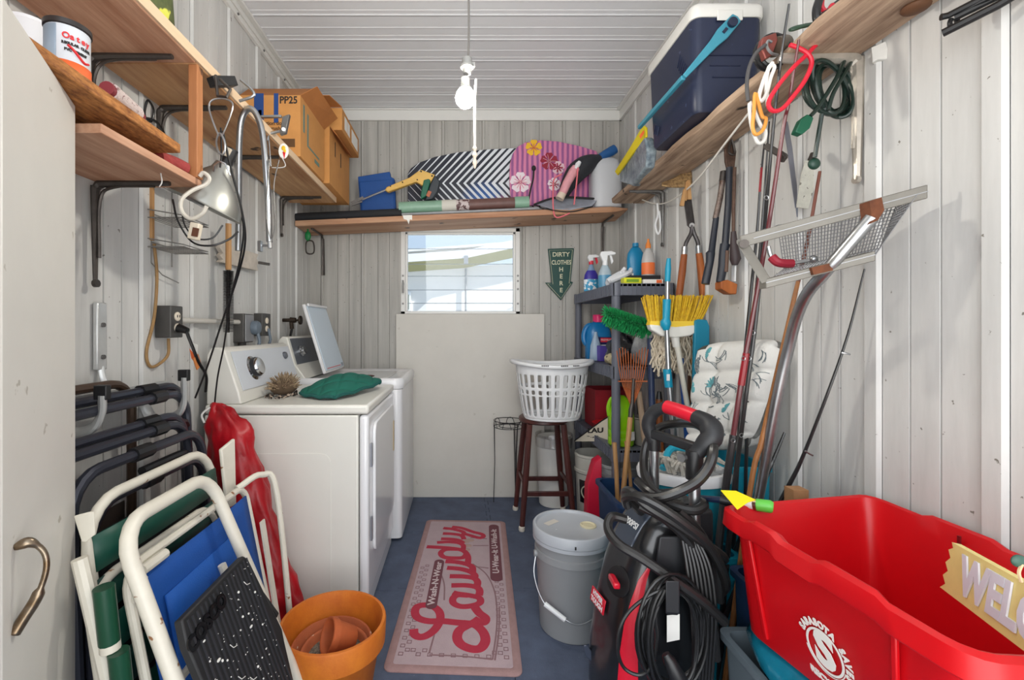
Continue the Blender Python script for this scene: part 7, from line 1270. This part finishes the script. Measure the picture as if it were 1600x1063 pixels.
S('pressure_washer', 'black and red upright electric pressure washer draped with hose and cord', 'pressure washer', ('body', B().loft(rings), PB, dict(sharp=50)), ('red_stripe', stripe, PR, dict(bev=.004)), *tubes, *handle,
  ('tank_cover', B().loft([[pw(a, b0, z) for a, b0 in ((-.10, -.15), (.10, -.15), (.10, -.06), (-.10, -.06))] for z in (.35, .72)]), PBm, dict(bev=.015)),
  ('top_panel', B().loft([[pw(a, fb(z) + .004, z) for a in (-.05, -.02, .02, .05)] + [pw(a, fb(z) - .02, z) for a in (.05, .02, -.02, -.05)] for z in (.585, .61, .64, .67, .695)]), mat('washer_slate', (58, 66, 80), .25, coat=.4), dict(bev=.003)),
  ('lettering', B().text('1800PSI', .026, pw(.0, fb(zc2) + .0055, zc2), sv, upc, bold=.0006), PLAST), ('logo_plate', B().loft([[lgc + sv * a + upv * c + fv * o for a, c in ((-.045, -.022), (.045, -.022), (.045, .022), (-.045, .022))] for o in (0, .004)]), PR, dict(bev=.0015)), ('logo_lettering', B().text('HYPER\nTOUGH', .021, lgc + fv * .0045, sv, upv, bold=.0006), PLAST),
  ('knob_recess', B().lathe([(.042, -.012), (.042, .004), (.034, .006), (.001, .002)], kb, 24, frame(kn_)), BLACK), ('knob', B().bar(kb + kn_ * .012 - sv * .03, kb + kn_ * .03 + sv * .03, .02, .018), PR, dict(bev=.005)),
  ('gun_holster', B().loft([[p + V((0, 0, 0)) for p in IP((1030, 838, y_), (1075, 838, y_), (1084, 850, y_), (1080, 900, y_), (1062, 906, y_), (1024, 886, y_))] for y_ in (1.285, 1.34)]), PBm, dict(bev=.006)), ('hose_hook', B().loft([IP((1040, 912, y_), (1060, 912, y_), (1060, 962, y_), (1040, 960, y_)) for y_ in (1.175, 1.29)]), PBm, dict(bev=.004)), ('hook_lip', B().loft([IP((1040, 908, y_), (1062, 908, y_), (1062, 960, y_), (1040, 958, y_)) for y_ in (1.165, 1.18)]), PBm, dict(bev=.003)),
  ('sticker', B().loft([IP((1042, 962, y_), (1062, 960, y_), (1062, 1000, y_), (1042, 1004, y_)) for y_ in (1.268, 1.27)]), WPAP), ('red_button', B().cyl(P(1082, 918, 1.28), P(1082, 918, 1.25), .012, n=12).cyl(P(1016, 1032, 1.28), P(1016, 1032, 1.24), .014, n=12), PR),
  ('hose_loop', h1, HOSE), ('hose', b, HOSE), ('power_cord', cd, CORD), ('plug', B().tube(IP((1040, 1022, 1.165), (1046, 1032, 1.16), (1060, 1062, 1.15), (1068, 1085, 1.15)), [.010, .016, .022, .022], 12), BLACK), ('intake_bezel', B().loft([IP((911, 1008, y_), (918, 1008, y_), (934, 1034, y_), (930, 1040, y_), (914, 1026, y_)) for y_ in (1.455, 1.48)]), mat('bezel_blue', (60, 66, 80), .3), dict(bev=.004)),
  ('wheel', wheel(pw(.17, -.02, .091)), BLACK), ('wheel', wheel(pw(-.17, -.02, .091)), BLACK))
# ================================================================ red recycling bin, its stand, sign and wand
RB = mat('bin_red', (200, 6, 18), .38, var=.06, vs=5)
A, Bq, Cq, Dq = V((.700, 1.215, .785)), V((1.165, 1.30, .785)), V((.745, .66, .785)), V((1.172, .62, .785))
def bilin(u, v, z, pad=0):
    c = (A + Bq + Cq + Dq) / 4; p = (A * (1 - u) + Bq * u) * (1 - v) + (Cq * (1 - u) + Dq * u) * v
    d = p - c; L_ = max(d.length, 1e-4); return V((c.x + d.x * (1 - pad / L_), c.y + d.y * (1 - pad / L_), z))
def bring(pad, z, wob=0, n=24, rc=.07):
    o = []
    sides = (((0, 0), (1, 0)), ((1, 0), (1, 1)), ((1, 1), (0, 1)), ((0, 1), (0, 0)))
    for s, (p0, p1) in enumerate(sides):
        for i in range(n):
            t = rc + (1 - 2 * rc) * i / (n - 1); u, v = p0[0] + (p1[0] - p0[0]) * t, p0[1] + (p1[1] - p0[1]) * t
            dz_ = (.010 if s in (1, 3) and (5 <= i <= 10 or 16 <= i <= 19) else 0) * wob
            o.append(bilin(u, v, z + dz_, pad))
        cu, cv = p1; nx = sides[(s + 1) % 4]; du, dv = nx[1][0] - nx[0][0], nx[1][1] - nx[0][1]
        for k in (30, 60):
            a = math.radians(k); eu, ev = p1[0] - p0[0], p1[1] - p0[1]
            u = cu - eu * rc * (1 - math.sin(a)) + du * rc * (1 - math.cos(a)); v = cv - ev * rc * (1 - math.sin(a)) + dv * rc * (1 - math.cos(a)); o.append(bilin(u, v, z, pad))
    return o
bz0 = .484
body = B().loft([bring(.055, bz0), bring(.05, bz0 + .006), bring(.022, .735), bring(.012, .737, .6), bring(-.012, .738, .8), bring(-.016, .742, 1), bring(-.012, .780, 1), bring(.0, .786, 1), bring(.010, .782, 1), bring(.026, .745, .5), bring(.058, bz0 + .012)])
fl_ = lambda t, z, o=0.0: bilin(0, t, z, .014 + .04 * (.737 - z) / .25) + V((-1, .02, 0)).normalized() * o    # left side face
ud = (fl_(.8, .6) - fl_(.2, .6)).normalized(); vd = (fl_(.5, .7) - fl_(.5, .55)).normalized(); lc = fl_(.485, .585, .003)
lg = B(); CWH = mat('decal_white', (236, 232, 226), .5)
lnv = V((-1, -.1, 0)).normalized()
R1 = .064
def ring2(b, r0, r1, n=48, a0=0, a1=6.2832):
    for i in range(n):
        a, c = a0 + (a1 - a0) * i / n, a0 + (a1 - a0) * (i + 1) / n
        b.poly([lc + ud * (r * math.cos(t)) + vd * (r * math.sin(t)) for r, t in ((r0, a), (r1, a), (r1, c), (r0, c))], lnv * .0012)
    return b
ring2(lg, .040, .0445); ring2(lg, .0465, .048, 24, 3.4, 6.0)
sb = B().text('S', .098, lc + lnv * .0005, ud, vd, bold=.005, squash=1.0)
def arctext(b, s, r, a0, da, size):
    for i, ch in enumerate(s):
        a = a0 - da * i
        if ch == ' ': continue
        rad = ud * math.cos(a) + vd * math.sin(a); tg_ = ud * math.sin(a) - vd * math.cos(a)
        b.text(ch, size, lc + rad * r + lnv * .0005, tg_, rad, bold=.0012, squash=.9)
    return b
at = arctext(B(), 'SARASOTA SAVES', .0555, 2.75, .235, .020)
rt_ = B().text('RECYCLES', .019, lc - vd * .066 + lnv * .0005 + ud * .0, ud, vd, bold=.0012, squash=1.05).text('311', .019, lc - vd * .086 + lnv * .0005, ud, vd, bold=.0012)
ribs = [('rib', B().bar(fl_(t, .735, .003), fl_(t, bz0 + .02, .003), .01, .008, lnv), RB, dict(bev=.002)) for t in (.14, .80)]
S('red_recycling_bin', 'big red recycling bin with a round white printed emblem', 'recycling bin', ('body', body, RB, dict(sharp=40)), *ribs, ('emblem', lg, CWH), ('emblem_letter', sb, CWH), ('arched_lettering', at, CWH), ('lettering', rt_, CWH),
  ('notch', B().box(bilin(1, .36, .765, .028), (.004, .006, .035)).box(bilin(1, .66, .765, .028), (.004, .006, .035)), mat('notch_dark', (110, 4, 12), .5)))
GT = mat('tote_grey', (112, 124, 132), .4)
S('grey_tote', 'grey storage tote under the red bin with a turquoise bag on it', 'tote', ('grey_tote', tub(.752, 1.165, .70, 1.31, 0, .392, .03, .006, .015, .012), GT))
TB = mat('turquoise_bag', (22, 122, 150), .22, var=.3, vs=8, bump=1, bs=18, coat=.3)
tbr = []
for k, (z, gx) in enumerate(((.393, -.02), (.40, .002), (.425, .016), (.455, .010), (.478, -.012), (.481, -.05))):
    tbr.append([V((.955 + (.20 + gx) * math.copysign(abs(math.cos(t)) ** .6, math.cos(t)) + .008 * math.sin(5 * t + k), .99 + (.30 + gx * .9) * math.copysign(abs(math.sin(t)) ** .6, math.sin(t)) + .010 * math.sin(7 * t + 2 * k), z)) for t in [2 * math.pi * i / 48 for i in range(48)]])
S('turquoise_bag', 'shiny turquoise plastic bag squashed between the red bin and the grey tote', 'bag', ('turquoise_bag', B().loft(tbr), TB, dict(sharp=180)))
S('navy_crate', 'navy plastic crate between the pressure washer and the grey tote', 'crate', ('navy_crate', tub(.86, 1.15, 1.335, 1.45, 0, .50, .03, .006, .012, .010), mat('crate_navy', (28, 50, 84), .4)))
S('wood_offcut', 'small tan wooden offcut lying on the navy crate by the wall', 'wood', ('wood_offcut', B().bx(.995, 1.04, 1.36, 1.40, .5005, .775), mat('offcut', (168, 124, 84), .7, var=.3, vs=20)))
# sign
s0, sd_ = V((1.0, .95, .0)), V((-.447, -.894, 0)); sup = V((.10, -.05, .99)).normalized(); sn = sd_.cross(sup).normalized()
zb_ = lambda t: .712 + .125 * t
def sp_(t, h): return s0 + sd_ * t + V((0, 0, .718 + .13 * t)) + sup * h
zig = [(.0, .0), (.018, .014), (.004, .028), (.02, .042), (.006, .056), (.022, .07), (.010, .084), (.026, .092), (.018, .102)]
pts = [sp_(t, h) for t, h in zig] + [sp_(.52, .102), sp_(.53, .085), sp_(.515, .07), sp_(.535, .05), sp_(.52, .03), sp_(.54, .0)]
wlt = B()
wlt.text('WELCOME', .098, sp_(.275, .051) + sn * .0005, (sp_(.4, .05) - sp_(.2, .05)), sup, bold=.004, squash=.86, h=.003)
S('welcome_sign', 'yellow wooden welcome sign with pale letters leaning across the red bin', 'sign', ('board', B().poly(pts, -sn * .014), mat('sign_yellow', (244, 224, 146), .6, var=.10, vs=16, spots=(200, 160, 80), ss=40, st2=.72)), ('lettering', wlt, mat('letter_pale', (226, 228, 240), .5)),
  ('hanging_leaf', B().ball(P(1592, 877, .72), .012, .006, .010), mat('leaf_green', (60, 92, 80), .5)), ('string', B().tube(cr(IP((1597, 882, .716), (1592, 895, .714), (1596, 910, .712)), 4), .0022, 5), mat('jute', (206, 178, 140), .9)))
S('spray_lance', 'spray lance with a green tip and yellow tag laid over the red bin corner', 'lance', ('tube', B().tube(IP((1086, 778, 1.40), (1132, 782, 1.27)), .009, 10), mat('lance_navy', (30, 44, 74), .4)), ('joint', B().tube(IP((1126, 780, 1.27), (1152, 786, 1.245)), .014, 12), BLACK), ('white_sleeve', B().tube(IP((1150, 785, 1.245), (1182, 789, 1.215)), .0135, 14), PLAST), ('green_tip', B().tube(IP((1182, 789, 1.215), (1204, 792, 1.195), (1208, 793, 1.192)), [.016, .0165, .013], 14), mat('tip_green', (96, 190, 70), .4)), ('brass_ring', B().tube(IP((1178, 788, 1.22), (1184, 789, 1.213)), .0155, 14), CH),
  ('yellow_tag', B().poly(IP((1126, 767, 1.235), (1150, 768, 1.225), (1181, 782, 1.19), (1168, 786, 1.17), (1152, 797, 1.16)), (0, 0, .0015)), mat('tag_yellow', (244, 226, 20), .6)), ('tag_print', B().poly([p + V((0, -.001, .002)) for p in IP((1134, 772, 1.228), (1150, 773, 1.22), (1168, 782, 1.19), (1154, 788, 1.18))], (0, 0, .0008)), mat('tag_print', (190, 170, 20), .6), dict(to=5)))
